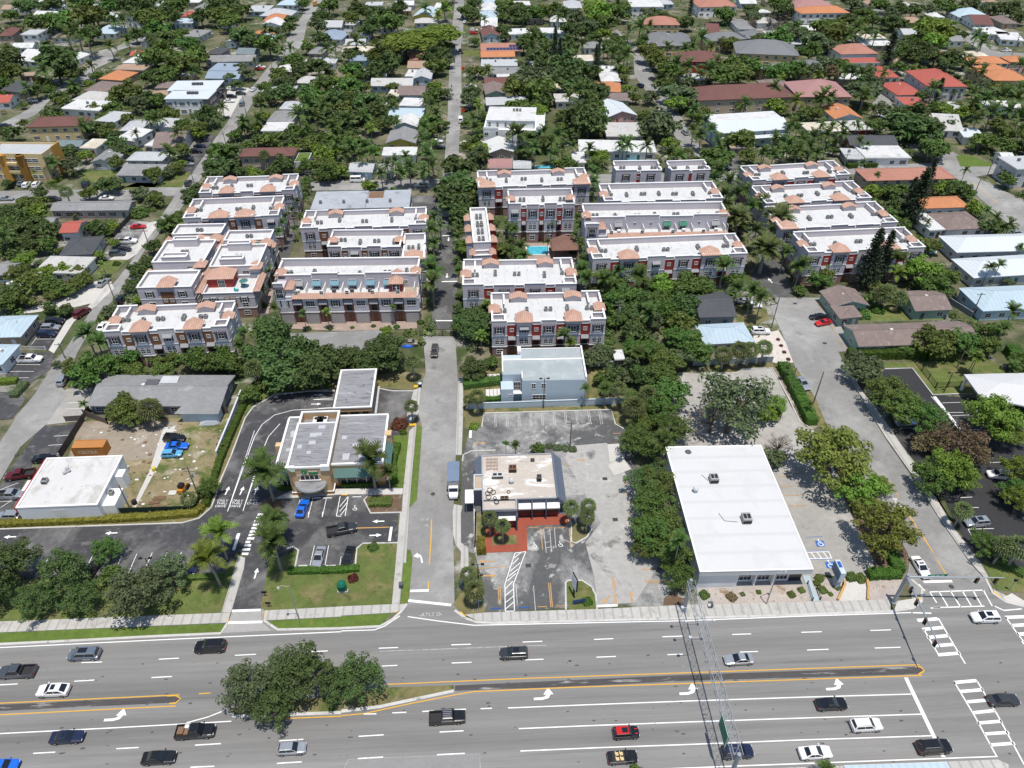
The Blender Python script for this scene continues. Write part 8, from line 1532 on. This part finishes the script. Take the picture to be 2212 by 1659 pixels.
for t,x,y,d,k,ph in (('K',205,222,75,'green','round green shrub on the bank lawn corner'),('K',75,425,70,'redleaf','red leaved shrub on the bank lawn'),('H',375,760,110,'redleaf','reddish shrub beside the bank lot exit'),('H',400,805,50,'hedge','small clipped bush beside the reddish shrub'),('H',858,768,65,'lime','bright green bush in the worn lot corner'),('E',70,1232,28,'hedge','first clipped bush between garage doors'),('E',207,1222,32,'hedge','second clipped bush between garage doors'),('E',357,1228,42,'hedge','third clipped bush below the small palm'),('E',513,1198,45,'hedge','clipped bush at the garage block corner'),('D',1995,1240,45,'hedge','clipped bush at the left garage palm'),('D',2140,1238,34,'hedge','clipped bush at the second garage palm'),('D',1705,1092,55,'hedge','clipped bush by the left townhouse drive'),
 ('L',888,425,60,'olive','clipped olive bush, back of the curved group'),('L',872,455,50,'olive','clipped olive bush, left of the curved group'),('L',912,500,60,'olive','clipped olive bush, front of the curved group'),('L',962,525,35,'olive','tiny olive bush beside the pylon sign'),('L',1003,480,50,'olive','round olive bush right of the pylon sign'),('L',708,528,55,'olive','round bush left on the gravel bed'),('L',772,500,50,'olive','round bush by the railing on the gravel bed'),('L',495,512,38,'olive','thin bush at centre of the gravel bed'),('L',390,525,36,'grey','small dry bush on the gravel bed'),('L',320,545,70,'brown','flat brown shrub on the gravel bed'),('L',1090,415,80,'green','green shrub, left at the blocked driveway'),('L',1155,425,80,'olive','olive shrub, right at the blocked driveway'),('L',140,530,70,'green','spreading green bush at the gantry foot'),('K',1595,575,70,'hedge','dark bush beside the low blue sign'),
 ('H',1350,895,50,'grey','grey shrub, leftmost of the row behind the restaurant'),('H',1400,905,60,'grey','grey shrub, second of the row behind the restaurant'),('H',1450,908,60,'grey','grey shrub, third of the row behind the restaurant'),('H',1500,915,55,'grey','grey shrub, rightmost of the row behind the restaurant'),('F',620,1308,26,'redleaf','small red shrub, furthest of four on the shell drive'),('F',640,1348,26,'redleaf','small red shrub, second of four on the shell drive'),('F',660,1390,28,'redleaf','small red shrub, third of four on the shell drive'),('F',687,1436,28,'redleaf','small red shrub, nearest of four on the shell drive'),('G',735,1280,70,'green','round bush at the white store annex'),('D',755,822,50,'hedge','round bush on the lawn by the left street'),('D',908,500,120,'green','big round bush before the grey roof end'),('D',985,470,60,'olive','small round bush behind the big round bush'),('F',1170,1155,95,'green','big clipped bush beside the brown gables'),('F',1265,1122,90,'hedge','wide clipped bush on the lawn between brown gables'),('G',1380,620,60,'green','bush in front of the motel'),('E',1505,745,55,'hedge','dark ball bush beside the pool pavilion')): shrub(t,x,y,d,k,ph)
TL = {  # tile: kind x y width [height]
'J': 'oak 70 330 350|oak 220 580 270|oak 400 400 330|oak 520 560 260|green 690 250 205|grey 870 520 420|grey 1085 400 280|green 725 390 150|oak -60 520 300|grey 1600 1140 360|oak 1760 1270 300|oak 1960 1060 420|grey 1830 1000 280|ypalm 1412 150 240 6.5|ypalm 1362 310 270 7|palm 1765 60 200 6|palm 1770 205 290 7',
'K': 'oak 120 1080 340|oak -40 1120 260|fan 820 400 115 3.5|fan 862 500 145 4|green 2030 150 330|olive 2130 250 280|green 2190 420 220|palm 2190 190 160 9|green 1900 1665 90',
'L': 'palm 930 1668 130 2.5',
'G': 'palm 1722 1075 280 7.5|palm 1790 1390 170 5|green 1352 1165 160|olive 800 650 250|olive 860 690 180|fan 965 655 160 5|palm 540 628 70 2.5|palm 565 190 190 7|palm 640 250 170 6|green 560 420 270|green 640 390 260|olive 480 400 190|grey 370 372 60|green 870 300 190|olive 1000 300 150|olive 1130 290 170|green 1260 330 220|green 1440 270 180|green 1360 360 180|olive 860 400 170|olive 1050 400 160|green 1470 360 210|palm 1560 250 110 6|palm 1575 180 110 6|fan 1640 390 130 6|oak 1760 160 300|oak 1700 330 290|oak 1850 390 360|oak 2060 390 350|oak 2190 330 280|oak 1950 300 280|green 1620 565 140|olive 1680 500 120|fan 1215 1235 110 2.5|olive 1440 900 70|palm 690 230 130 5|green 760 370 160',
'H': 'oak 300 300 300|oak 60 330 200|oak 180 380 220|oak 230 270 220|fan 462 345 110 5.5|fan 452 635 95 4.5|oak 855 380 200|oak 880 140 220|oak 800 90 180|green 960 350 110|ypalm 905 190 90 5|fan 880 575 110 5|fan 820 590 70 3|palm 190 1000 270 7.5|palm 300 1075 130 4|fan 1490 1290 108 5|fan 1602 1280 112 5.5|fan 1595 1350 105 4.2|fan 960 1358 112 4.8|fan 1045 1410 105 4.6|palm 1068 890 65 5|palm 1130 892 65 5|green 1282 915 100|palm 1440 190 120 7|ypalm 1490 245 100 5|grey 1700 290 170|grey 1620 330 150|oak 1570 320 110|grey 1830 450 140|green 1720 520 110|palm 1710 530 90 5|fan 1800 520 110 6|palm 1578 525 75 5|green 1990 280 190|olive 2100 330 240|green 2060 420 280|oak 1960 450 200|green 2120 560 280|olive 1900 600 190|fan 1900 640 150 5|green 2060 660 240|green 2150 780 240|green 1930 860 280|green 2050 900 270|palm 2080 870 160 6|oak 1990 1130 290|olive 2050 1150 260|green 2020 1290 300|olive 2080 1400 280|green 2000 1440 260|olive 1960 1560 200|olive 2090 1560 260|green 1905 250 160|palm 1930 310 140 6|grey 1860 360 110|oak 1760 420 150|green 1690 460 120|olive 1960 720 150|fan 1990 560 140 5',
'I': 'sparse 330 630 520|sparse 400 600 330|bare 200 680 380|lime 590 640 190|lime 560 690 150|bare 625 880 190|grey 590 975 150|gold 980 930 520|lime 1160 1180 330|gold 1310 1440 420|lime 1280 1150 170|grey 1180 390 265|olive 1330 560 300|olive 1430 650 300|green 1560 730 270|lime 2000 720 360|lime 2110 810 250|brown 1800 890 330|brown 1650 860 220|brown 1560 880 160|brown 1900 960 200|lime 1720 1060 330|green 1620 1120 270|lime 1830 1110 200|lime 2170 1060 240|lime 2190 1240 220|green 1960 1540 220|fan 1820 1310 125 4.5|fan 2090 1540 150 5|fan 2190 1550 170 5.5|fan 268 300 130 4.5|fan 372 275 130 5|fan 440 270 125 5|fan 530 258 115 5|green 90 270 240|green 20 200 200|grey -20 330 200|olive 1650 230 270|green 1800 230 240|olive 1960 250 190|green 1350 250 110|green 1440 260 120|green 1530 230 140|grey 1260 470 120|palm 680 395 60 3.5|palm 822 630 60 3|palm 1900 315 90 5|ypalm 1910 330 100 5|green 2180 350 170|palm 2130 400 120 4|green 2140 1190 180',
'F': 'palm 450 1000 130 7|palm 510 1050 140 7|palm 470 1040 120 5|conifer 1230 790 190 19|conifer 1310 780 150 17|conifer 1530 390 190 20|conifer 1590 300 100 18|conifer 1470 400 120 15|olive 920 890 150|green 890 930 170|lime 1540 860 260|green 1640 950 220|olive 1700 910 190|palm 1400 820 170 7|ypalm 1390 900 130 5|fan 1300 1010 120 5|fan 1410 1040 120 4|green 770 990 90|palm 760 850 160 6|palm 720 700 150 6|ypalm 740 860 110 4|date 365 520 190 8|date 620 520 200 9|date 535 720 220 8|palm 500 440 140 8|green 220 130 220|palm 240 230 140 8|palm 300 300 150 8|palm 350 380 150 8|palm 270 380 130 7|palm 410 360 130 7|palm 450 460 140 8|palm 380 250 140 7|palm 200 280 120 6|palm 150 200 130 7|palm 480 610 130 7|palm 260 850 160 7|green 60 950 300|oak 20 1090 220|green 330 920 150|grey 300 890 120|palm 350 990 130 5|olive 120 900 130|green 170 990 110|palm 570 620 130 7|palm 660 760 130 6|green 1340 340 130|lime 1230 350 130|green 1420 330 120|lime 1680 330 130|green 1780 340 150|green 1850 370 120|green 1230 430 120|oak 1380 460 150|palm 1340 520 120 6|oak 1420 520 130|palm 1975 490 85 4|palm 2035 530 95 5|palm 2120 580 110 5|palm 2090 600 80 4|palm 1835 220 70 5|palm 1990 850 90 6|palm 2050 840 95 6|grey 2110 945 80|palm 1590 560 70 4|green 2090 280 120|olive 2130 250 120|date 1310 1005 130 5|palm 2130 1140 140 6|palm 2070 1250 130 5|green 2010 1260 150|palm 2190 720 60 4|fan 30 110 100 5|palm 520 100 90 6|palm 590 130 130 6|palm 660 110 120 6|palm 740 100 140 7|palm 830 70 130 6|palm 690 60 120 7|palm 780 40 110 6|palm 870 110 110 6|palm 920 90 100 6|olive 430 120 120|olive 620 60 90|palm 1160 170 60 7|palm 1265 250 60 6|green 1640 80 190|grey 1610 60 170|palm 1200 50 60 5',
'E': 'oak 750 190 230|oak 760 290 250|oak 740 390 260|oak 770 470 200|oak 690 330 180|oak 820 330 160|palm 600 530 120 8|palm 588 610 120 8|palm 640 590 110 7|palm 600 690 100 6|palm 592 870 170 8|palm 590 960 160 7|palm 760 600 80 5|palm 750 650 80 5|palm 752 715 85 6|palm 748 810 75 5|palm 760 870 70 5|oak 775 1110 110|oak 860 1160 230|oak 900 1110 170|oak 790 1220 170|ypalm 940 1090 80 5|green 760 1030 60|palm 1090 600 100 5|palm 1120 600 90 7|palm 1340 520 90 7|palm 1370 560 80 6|palm 1100 700 110 6|palm 1160 715 120 6|palm 1090 750 110 5|palm 1180 780 110 5|palm 1130 790 100 4|palm 1340 680 60 4|palm 1530 530 90 7|palm 1550 580 90 6|palm 1520 640 80 5|palm 1550 700 90 6|palm 1590 740 80 6|palm 1570 800 100 6|palm 1560 870 120 6|palm 1590 930 130 6|ypalm 1600 830 100 5|palm 1630 180 90 5|palm 1640 240 100 6|palm 1640 300 100 6|green 1780 940 190|oak 1700 990 160|green 1850 1030 220|palm 1930 910 150 7|green 1780 1060 190|oak 1950 1050 190|lime 2100 960 230|green 2170 1010 200|green 2060 1050 200|palm 1990 1150 150 5|oak 1860 1150 200|green 1780 1180 150|green 2100 1130 190|oak 2180 1110 170|grey 2030 1210 140|olive 1900 1220 150|palm 1700 930 150 6|palm 1790 870 120 6|ypalm 1660 920 100 5|palm 330 1110 55 5|lime 295 1255 90|green 2180 1220 140|green 2150 1300 160|olive 2210 1150 130|olive 1640 1010 120|oak 2010 960 150',
'D': 'oak 1110 740 0|palm 1060 590 130 6|palm 1100 560 110 6|grey 1060 560 110|oak 990 720 110|oak 900 850 150|oak 950 800 110|oak 840 960 110|grey 860 990 80|lime 890 1060 60|grey 700 1140 110|grey 1150 520 80|oak 1480 450 60|palm 1440 640 70 6|palm 1460 520 60 6|palm 1280 920 90 6|palm 1350 780 90 6|palm 1770 750 70 5|palm 1730 840 75 5|palm 1745 880 70 5|palm 1700 900 70 5|palm 1700 990 75 5|palm 1640 1030 60 4|palm 1830 560 80 7|palm 1810 620 80 6|palm 1850 520 70 7|palm 1780 1110 75 5|palm 1965 1150 70 5|ypalm 2115 1140 70 5|oak 1230 360 110|oak 1280 330 90|grey 1210 390 80|palm 1905 600 60 4|green 1970 290 110|olive 1960 340 90|palm 1930 420 70 6|palm 1890 480 70 6|palm 1940 520 60 6|green 1940 370 80|oak 700 310 150|grey 750 290 110|olive 570 370 120|fan 425 355 95 5|oak 270 360 110|olive 270 420 100|grey 900 360 120|olive 1010 400 120|oak 1000 370 100|grey 960 430 90|olive 140 470 130|oak 60 500 150|green 40 580 150|olive 170 420 110|palm 30 660 150 7|oak 130 610 170|oak 240 560 140|oak 320 600 150|oak 200 700 160|oak 110 740 150|oak 60 760 130|green 300 700 130|lime 160 800 160|olive 110 870 160|lime 60 900 90|green 40 1060 190|lime 300 890 130|lime 420 860 130|green 350 960 150|green 270 960 130|olive 520 880 110|olive 540 930 120|olive 470 960 130|olive 340 1020 110|oak 330 1110 100|green 430 1000 110|olive 380 740 60|lime 740 690 70|lime 630 770 90|ypalm 660 830 70 4|olive 600 580 100|lime 720 590 90|green 700 620 70|grey 500 500 70|olive 420 1120 90|oak 420 1130 90|olive 1160 500 60',
'A': 'oak 350 410 280|oak 430 470 190|palm 280 470 130 8|olive 270 540 110|oak 230 590 130|green 320 580 90|oak 380 620 110|olive 400 650 110|oak 50 390 180|olive 60 480 160|green 20 550 130|olive 60 340 120|palm 170 580 110 6|palm 500 230 170 10|palm 560 250 150 10|palm 440 240 140 8|green 430 130 220|olive 540 110 230|olive 620 90 190|green 250 130 170|oak 220 160 130|olive 370 160 160|oak 100 200 110|oak 590 220 140|palm 720 310 110 6|palm 800 140 110 7|palm 740 150 110 7|palm 830 270 100 6|olive 990 130 230|oak 950 90 170|green 1000 200 190|oak 1080 110 150|oak 880 230 110|oak 1050 260 190|olive 1130 250 150|green 1210 290 150|olive 1060 360 190|olive 1150 370 190|green 970 370 170|green 1270 330 130|oak 1300 110 140|oak 1400 60 160|olive 1420 90 170|palm 1360 30 100 6|olive 1480 130 160|palm 1470 100 100 6|green 1560 60 150|oak 1570 220 160|green 1740 290 190|oak 1620 260 110|olive 1180 430 190|palm 1100 420 130 8|olive 1280 380 150|palm 1270 480 120 6|green 1070 490 170|oak 980 500 140|lime 1080 450 100|palm 590 440 110 5|palm 470 560 100 5|oak 960 640 150|green 1010 650 130|olive 850 590 170|olive 770 600 120|olive 730 630 110|green 740 700 130|olive 660 750 100|grey 900 660 150|olive 1100 740 130|oak 1080 720 80|oak 1340 760 170|olive 1270 830 150|lime 1280 870 100|green 1190 800 110|palm 1150 880 130 6|palm 1010 780 130 6|palm 960 770 110 6|olive 830 760 100|palm 540 820 110 5|olive 690 850 110|oak 620 820 140|oak 700 820 120|oak 740 930 150|oak 780 960 130|oak 850 970 130|palm 880 870 80 5|olive 760 1050 110|oak 430 980 140|grey 460 1060 160|lime 550 1010 100|palm 350 1070 130 5|ypalm 220 1120 60 4|oak 390 940 80|palm 1100 1000 130 6|olive 1170 970 130|olive 1000 1130 130|olive 1150 1090 90|grey 1070 1110 110|lime 1180 1050 60|oak 70 860 140|olive 150 800 70|grey 330 730 120|olive 620 700 90|green 1130 20 190|oak 820 30 170|green 700 30 170|green 540 20 190|oak 960 20 160|oak 330 20 140|oak 180 30 150|green 60 100 100|palm 100 60 90 5|oak 1540 540 90|grey 1600 470 110|grey 1560 430 90|green 1490 500 90|green 1430 990 190|oak 1410 1080 190|oak 1360 1120 120|oak 1500 1080 110|oak 1560 1100 110|oak 1830 1060 150|oak 1780 1100 110|fan 1710 1000 75 7|green 1600 960 90|palm 1520 980 80 5|lime 1640 1120 110|olive 1930 1110 60|green 1520 870 100|oak 1610 830 120|palm 1570 790 100 6|palm 1690 680 130 6|oak 1740 620 130|oak 1840 600 170|green 1720 560 110|oak 1850 520 150|olive 1800 480 130|oak 1960 440 170|green 1900 390 130|oak 2060 430 160|palm 1880 320 90 5|green 2000 600 190|green 2100 560 190|oak 2060 680 170|palm 1990 680 150 7|palm 2090 700 140 7|palm 1940 760 160 8|palm 2050 770 130 6|oak 2160 620 160|lime 2150 530 110|palm 1680 780 110 5|olive 1760 900 170|oak 1680 900 120|oak 1850 900 150|green 1900 860 140|olive 1990 920 150|green 2090 900 150|lime 2060 950 120|palm 2160 830 120 6|lime 2110 1010 140|olive 2150 1060 130|green 2120 1120 160|palm 2190 930 110 6|oak 2190 760 130|oak 2080 100 110|green 2130 40 130|grey 2050 170 130|palm 2120 330 110 7|palm 2170 320 110 6|oak 2090 240 120|oak 1760 190 100|green 1870 180 100|palm 1720 190 80 5|oak 1890 120 90|green 1960 20 90|oak 1500 30 120|palm 1650 400 60 4|olive 1680 640 90|lime 1700 760 90|palm 1440 700 80 4',
'B': 'canopy 400 185 420 15|canopy 610 150 390 16|brown 655 245 130|oak 240 90 200|green 320 140 190|oak 100 60 170|olive 70 110 130|oak 200 180 160|oak 380 60 130|palm 550 70 110 6|ypalm 670 70 120 6|ypalm 630 110 90 5|palm 100 290 140 8|oak 60 350 130|olive 250 370 200|oak 290 420 180|oak 220 450 150|olive 330 330 130|oak 210 480 120|palm 630 300 100 6|oak 660 340 120|oak 590 370 150|olive 610 420 150|grey 700 390 110|lime 610 560 110|green 590 600 120|palm 590 690 120 6|palm 540 660 90 5|palm 620 740 100 6|olive 590 780 150|olive 560 830 130|palm 540 830 120 6|palm 520 900 100 6|palm 560 920 130 7|palm 560 1010 150 9|palm 590 1080 140 7|palm 530 1120 130 6|palm 440 1090 140 7|palm 380 1120 130 6|palm 350 1060 120 6|palm 260 1130 110 6|palm 300 1080 110 6|palm 420 1020 100 6|lime 180 1200 110|olive 250 530 90|green 60 560 160|olive 120 550 130|green 100 640 170|oak 180 660 200|oak 220 720 170|oak 110 740 150|olive 40 700 140|palm 40 790 150 7|palm 150 770 120 6|olive 200 820 130|ypalm 190 850 110 6|oak 60 860 130|green 90 930 160|palm 160 960 140 7|palm 210 1000 120 6|palm 30 1000 120 6|palm 130 1020 130 6|palm 60 940 110 6|olive 340 560 100|oak 320 650 110|palm 340 690 90 5|palm 360 790 80 6|green 60 450 150|olive 30 620 110|green 120 480 110|green 820 60 130|oak 850 100 120|palm 930 140 80 6|oak 870 30 100|green 1080 40 170|oak 1160 60 170|green 1250 80 150|palm 1100 110 110 6|oak 1180 120 130|olive 1310 80 130|green 1380 60 100|oak 1440 100 110|palm 1410 130 90 6|oak 1040 190 100|oak 1060 230 80|green 1200 240 120|palm 1250 240 110 6|oak 1180 290 130|palm 1230 310 110 6|palm 1300 260 110 6|conifer 1385 300 80 20|conifer 1415 350 70 16|conifer 1650 400 70 17|conifer 1668 370 50 19|oak 1330 290 120|palm 1330 340 110 6|oak 1270 350 150|oak 1310 400 130|palm 1460 280 110 6|oak 1490 310 130|palm 1560 300 100 6|oak 1480 420 230|oak 1560 470 190|oak 1440 490 170|oak 1510 540 190|palm 1540 590 130 7|palm 1480 640 120 6|oak 1620 560 170|oak 1680 600 140|oak 1600 620 130|grey 1230 520 260|olive 1150 560 230|olive 1280 580 220|grey 1180 490 190|olive 1320 500 140|palm 1380 540 120 6|palm 1330 620 100 6|oak 1300 660 130|canopy 1260 720 180|olive 1160 700 190|olive 1080 720 110|oak 1560 730 240|oak 1600 790 220|green 1640 680 160|oak 1500 760 150|oak 1660 760 150|palm 1150 880 170 8|palm 1110 860 120 7|oak 1240 880 170|oak 1290 920 150|palm 1250 960 110 8|palm 1360 930 130 8|palm 1400 880 120 6|palm 1310 860 120 6|oak 1190 970 140|oak 1480 870 130|palm 1430 960 110 6|palm 1380 1010 110 6|green 1450 1060 110|palm 1500 950 90 5|palm 930 1020 80 5|olive 900 980 70|palm 870 830 110 6|palm 880 880 100 6|ypalm 890 690 90 5|palm 850 770 100 6|grey 850 600 110|grey 850 640 130|palm 840 530 70 5|olive 890 460 110|ypalm 950 470 110 4|oak 850 460 80|green 1790 60 170|lime 1690 100 190|lime 1660 50 190|green 1730 150 150|green 1840 40 120|palm 1790 30 90 6|grey 1540 140 150|grey 1620 160 130|oak 1480 190 130|oak 1560 210 110|lime 1690 220 110|oak 1620 260 110|palm 1860 200 90 6|palm 1930 190 150 8|oak 2080 100 130|grey 2010 80 130|palm 2000 170 80 5|green 1770 260 150|oak 1800 310 130|palm 1830 370 130 7|palm 1760 350 120 6|palm 1860 350 110 7|palm 1790 420 110 6|palm 1700 330 100 6|lime 1800 450 100|palm 1730 300 90 6|lime 1850 570 80|grey 2010 630 110|grey 2060 800 230|grey 2000 850 150|lime 2120 930 130|palm 1850 950 130 8|palm 1980 960 130 8|palm 1830 930 110 7|palm 1800 950 80 7|lime 1680 1010 150|palm 1610 970 110 6|olive 1640 1050 110|palm 2120 1010 140 6|palm 2190 1020 110 6|olive 2010 330 170|green 1960 280 120|olive 2060 380 160|palm 2110 320 110 6|green 2130 460 170|palm 2170 420 130 7|green 2100 540 150|grey 2150 590 170|lime 2170 660 150|grey 2190 680 120|olive 2090 450 110|olive 1960 740 90|palm 1660 1080 100 6|palm 1520 1090 100 6',
'C': 'green 280 80 150|conifer 55 30 60 16|oak 20 150 110|oak 440 60 110|grey 460 110 110|bare 570 130 120|bare 620 160 110|bare 450 150 100|green 600 20 150|oak 660 60 130|palm 690 40 90 6|oak 740 190 170|grey 700 230 150|green 640 250 190|olive 930 180 190|olive 980 230 190|grey 960 290 130|grey 860 270 170|green 830 330 170|oak 1080 130 150|grey 1150 60 130|green 1180 110 150|olive 1130 180 130|palm 1120 190 130 7|palm 1180 230 120 7|palm 1060 240 120 7|palm 1240 250 110 7|olive 1000 150 130|grey 1340 100 130|oak 1360 140 130|green 1410 150 110|grey 1310 40 90|oak 1400 60 130|oak 1490 60 130|grey 1600 60 110|lime 1600 160 170|lime 1660 210 190|lime 1700 160 130|lime 1590 240 150|lime 1630 280 170|green 1520 260 150|oak 1560 330 150|oak 1640 360 160|oak 1760 360 150|oak 1480 370 170|oak 1720 410 130|conifer 1345 320 130 18|conifer 1680 500 70 11|oak 1440 300 110|green 1430 340 130|green 1530 180 110|green 1730 40 130|palm 1800 40 90 5|grey 1870 30 110|grey 1990 60 130|oak 2060 40 130|oak 2140 60 150|oak 2180 110 110|palm 1940 290 140 7|palm 1900 240 100 6|oak 1800 230 90|palm 1860 450 150 7|palm 1940 470 110 7|oak 1820 400 110|grey 1860 380 90|palm 2180 430 120 7|grey 2000 550 150|grey 1960 600 130|olive 2060 570 170|green 2110 590 150|palm 2060 640 170 7|palm 1960 650 130 7|palm 2160 650 150 7|palm 2190 590 130 7|palm 1900 680 130 6|palm 2000 740 150 7|palm 2100 730 140 7|palm 2180 760 130 6|palm 1880 620 120 6|olive 2030 820 130|olive 2120 860 130|green 1990 910 130|olive 1930 920 150|green 2080 940 150|palm 2190 850 120 6|palm 1900 780 120 6|oak 2180 940 110|palm 1620 590 140 8|oak 1560 610 110|conifer 1660 590 90 12|oak 1760 590 100|olive 1830 560 110|green 1680 690 110|green 1620 700 110|olive 1870 720 130|canopy 1800 740 130|oak 1730 790 130|oak 1500 740 240|oak 1460 800 260|oak 1560 840 210|oak 1420 740 190|grey 1600 800 190|oak 1400 830 130|oak 1640 940 190|grey 1600 980 150|palm 1300 830 100 6|palm 1270 810 80 6|palm 1040 820 90 6|palm 1130 820 90 6|palm 1200 820 80 6|palm 1040 870 100 6|palm 970 830 100 6|palm 900 810 90 6|palm 1150 920 90 5|olive 800 730 130|olive 860 740 110|oak 750 760 110|palm 700 820 120 7|palm 740 850 120 7|palm 770 900 120 6|palm 850 890 120 6|palm 930 880 120 6|palm 650 920 110 6|ypalm 730 660 120 6|palm 600 880 90 6|palm 590 570 110 8|oak 420 650 130|palm 400 690 140 6|olive 350 680 110|lime 590 660 140|lime 620 700 110|green 500 640 110|olive 450 640 90|palm 900 640 150 7|palm 950 650 130 6|palm 870 660 110 6|grey 1170 590 210|grey 1210 540 170|oak 1160 540 150|palm 1170 640 150 6|palm 1100 480 130 7|palm 1060 470 120 7|palm 1160 490 120 7|palm 1200 490 120 6|grey 1210 460 110|palm 1300 480 90 6|ypalm 1480 470 110 4|green 1400 430 110|green 270 470 230|olive 370 470 190|green 440 430 150|green 400 400 170|olive 320 420 150|green 590 470 160|lime 610 490 130|green 700 450 150|green 760 460 150|grey 830 450 130|ypalm 880 490 80 6|brown 960 470 130|green 560 250 150|oak 500 260 130|oak 440 260 110|palm 130 260 140 7|palm 60 300 120 7|palm 220 420 130 7|palm 160 460 130 7|palm 110 500 110 7|palm 20 330 110 6|palm 180 320 110 6|olive 300 280 130|palm 30 440 120 6|grey 30 620 190|grey 40 530 120|palm 80 720 110 6|palm 150 790 110 6|olive 140 730 100|lime 100 760 90|palm 70 850 110 6|palm 120 880 120 6|palm 190 850 110 6|olive 390 900 190|olive 300 920 130|olive 440 870 110|palm 230 920 110 5|palm 600 910 100 6|palm 530 990 100 5|green 230 1000 190|green 1010 420 120|grey 930 400 150|grey 1290 700 150|palm 1230 720 90 5|lime 1690 700 130|olive 1780 680 90|green 1280 20 130|grey 1100 10 130|oak 1240 130 110',
}
NEARL = {('J',1600):'left tree of the big median clump, highway side',('J',1760):'low front tree of the big median clump',('J',1960):'broad centre tree of the big median clump',('J',1830):'rear tree of the big median clump',('K',130):'rounded rightmost tree of the median clump',('I',980):'widest yellow green tree beside the large white shop',('I',1160):'bright green tree between two yellow green trees by the white shop',('I',1310):'yellow green tree nearest the signal mast'}
for t, s in TL.items():
    for q in s.split('|'):
        a = q.split(); k = a[0]; x, y, d = map(float, a[1:4])
        if d < 20 or k == 'redleaf': continue
        tree_px(k, t, x, y, d, float(a[4]) if len(a) > 4 else None, NEARL.get((t,int(x))))
for P in OUTL: noplant(P)
flush_trees(288, 300, 1300)
# ---------------------------------------------------------------- finish the labels: say where each look-alike stands
def photo_xy(p): return topx((p.x,p.y,0))
def rel(p, q):
    ax, ay = photo_xy(p); bx, by = photo_xy(q); dx, dy = ax-bx, ay-by
    if abs(dx) > abs(dy)*1.3: return 'right of' if dx > 0 else 'left of'
    return 'in front of' if dy > 0 else 'behind'
ORD = ('first','second','third','fourth','fifth','sixth','seventh','eighth','ninth','tenth')
def zone(p):
    x, y = photo_xy(p); return ('top' if y < 140 else 'upper' if y < 430 else 'middle' if y < 900 else 'lower') + ' ' + ('far left' if x < 330 else 'left' if x < 780 else 'centre' if x < 1300 else 'right' if x < 1800 else 'far right')
def finish(items, marks):
    cnt = {}; used = {}
    for q, s in marks: cnt[s] = cnt.get(s,0)+1
    for o, ph, p in items:
        m = [m for m in marks if (m[0].xy-p.xy).length > .5]; q, s = min(m, key=lambda a: (a[0].xy-p.xy).length*(1 if cnt[a[1]] == 1 else 1.5))
        lab = '%s %s %s' % (ph, rel(p,q), s)
        if cnt[s] > 1 or o['category'] == 'house': lab += ', ' + zone(p)
        used.setdefault(lab, []).append((o, p))
    for lab, g_ in used.items():
        if len(g_) == 1: g_[0][0]['label'] = lab; continue
        g_.sort(key=lambda a: photo_xy(a[1])[0]); n = len(g_)
        for i, (o, p) in enumerate(g_):
            pos = ('left','right')[i] + ' of two' if n == 2 else 'leftmost of %d' % n if i == 0 else 'rightmost of %d' % n if i == n-1 else '%s from left' % ORD[i] if i < 10 else 'number %d from left' % (i+1)
            o['label'] = lab + ', ' + pos
hs_ = [a for a in AUTO if a[0]['category'] == 'house']; rest_ = [a for a in AUTO if a[0]['category'] != 'house']
hm_ = [(p, 'the ' + ph.replace('house with ','').replace('two storey ','')) for o, ph, p in hs_]
st_ = [(at('B',720,600),'the central street'),(at('B',740,150),'the far central street'),(at('A',1900,200),'the far left street'),(at('A',1520,760),'the upper left street'),(at('B',2020,650),'the upper right street'),(at('F',2000,420),'the right junction'),(at('A',450,560),'the far left lane')]
finish(hs_, MARKS + hm_ + st_); finish(rest_, MARKS + hm_ + st_)
for o, ph, p in AUTO:
    if o['category'] in ('palm','tree'): o['group'] = 'trees standing among the houses and lots' if o['category'] == 'tree' else 'palms standing among the houses and lots'
    for a_, b_ in (('large ',''),('two storey house with','tall house,'),(' tiled',''),('in front of','before'),(' hipped roof before',' roof before'),('dark green oak-like','dark oak-like'),(' hipped roof',' roof'),(' front gabled',' gabled'),('slate grey','slate'),('second from','2nd from'),('house with','house,')):
        if len(o['label'].split()) > 16: o['label'] = o['label'].replace(a_, b_)
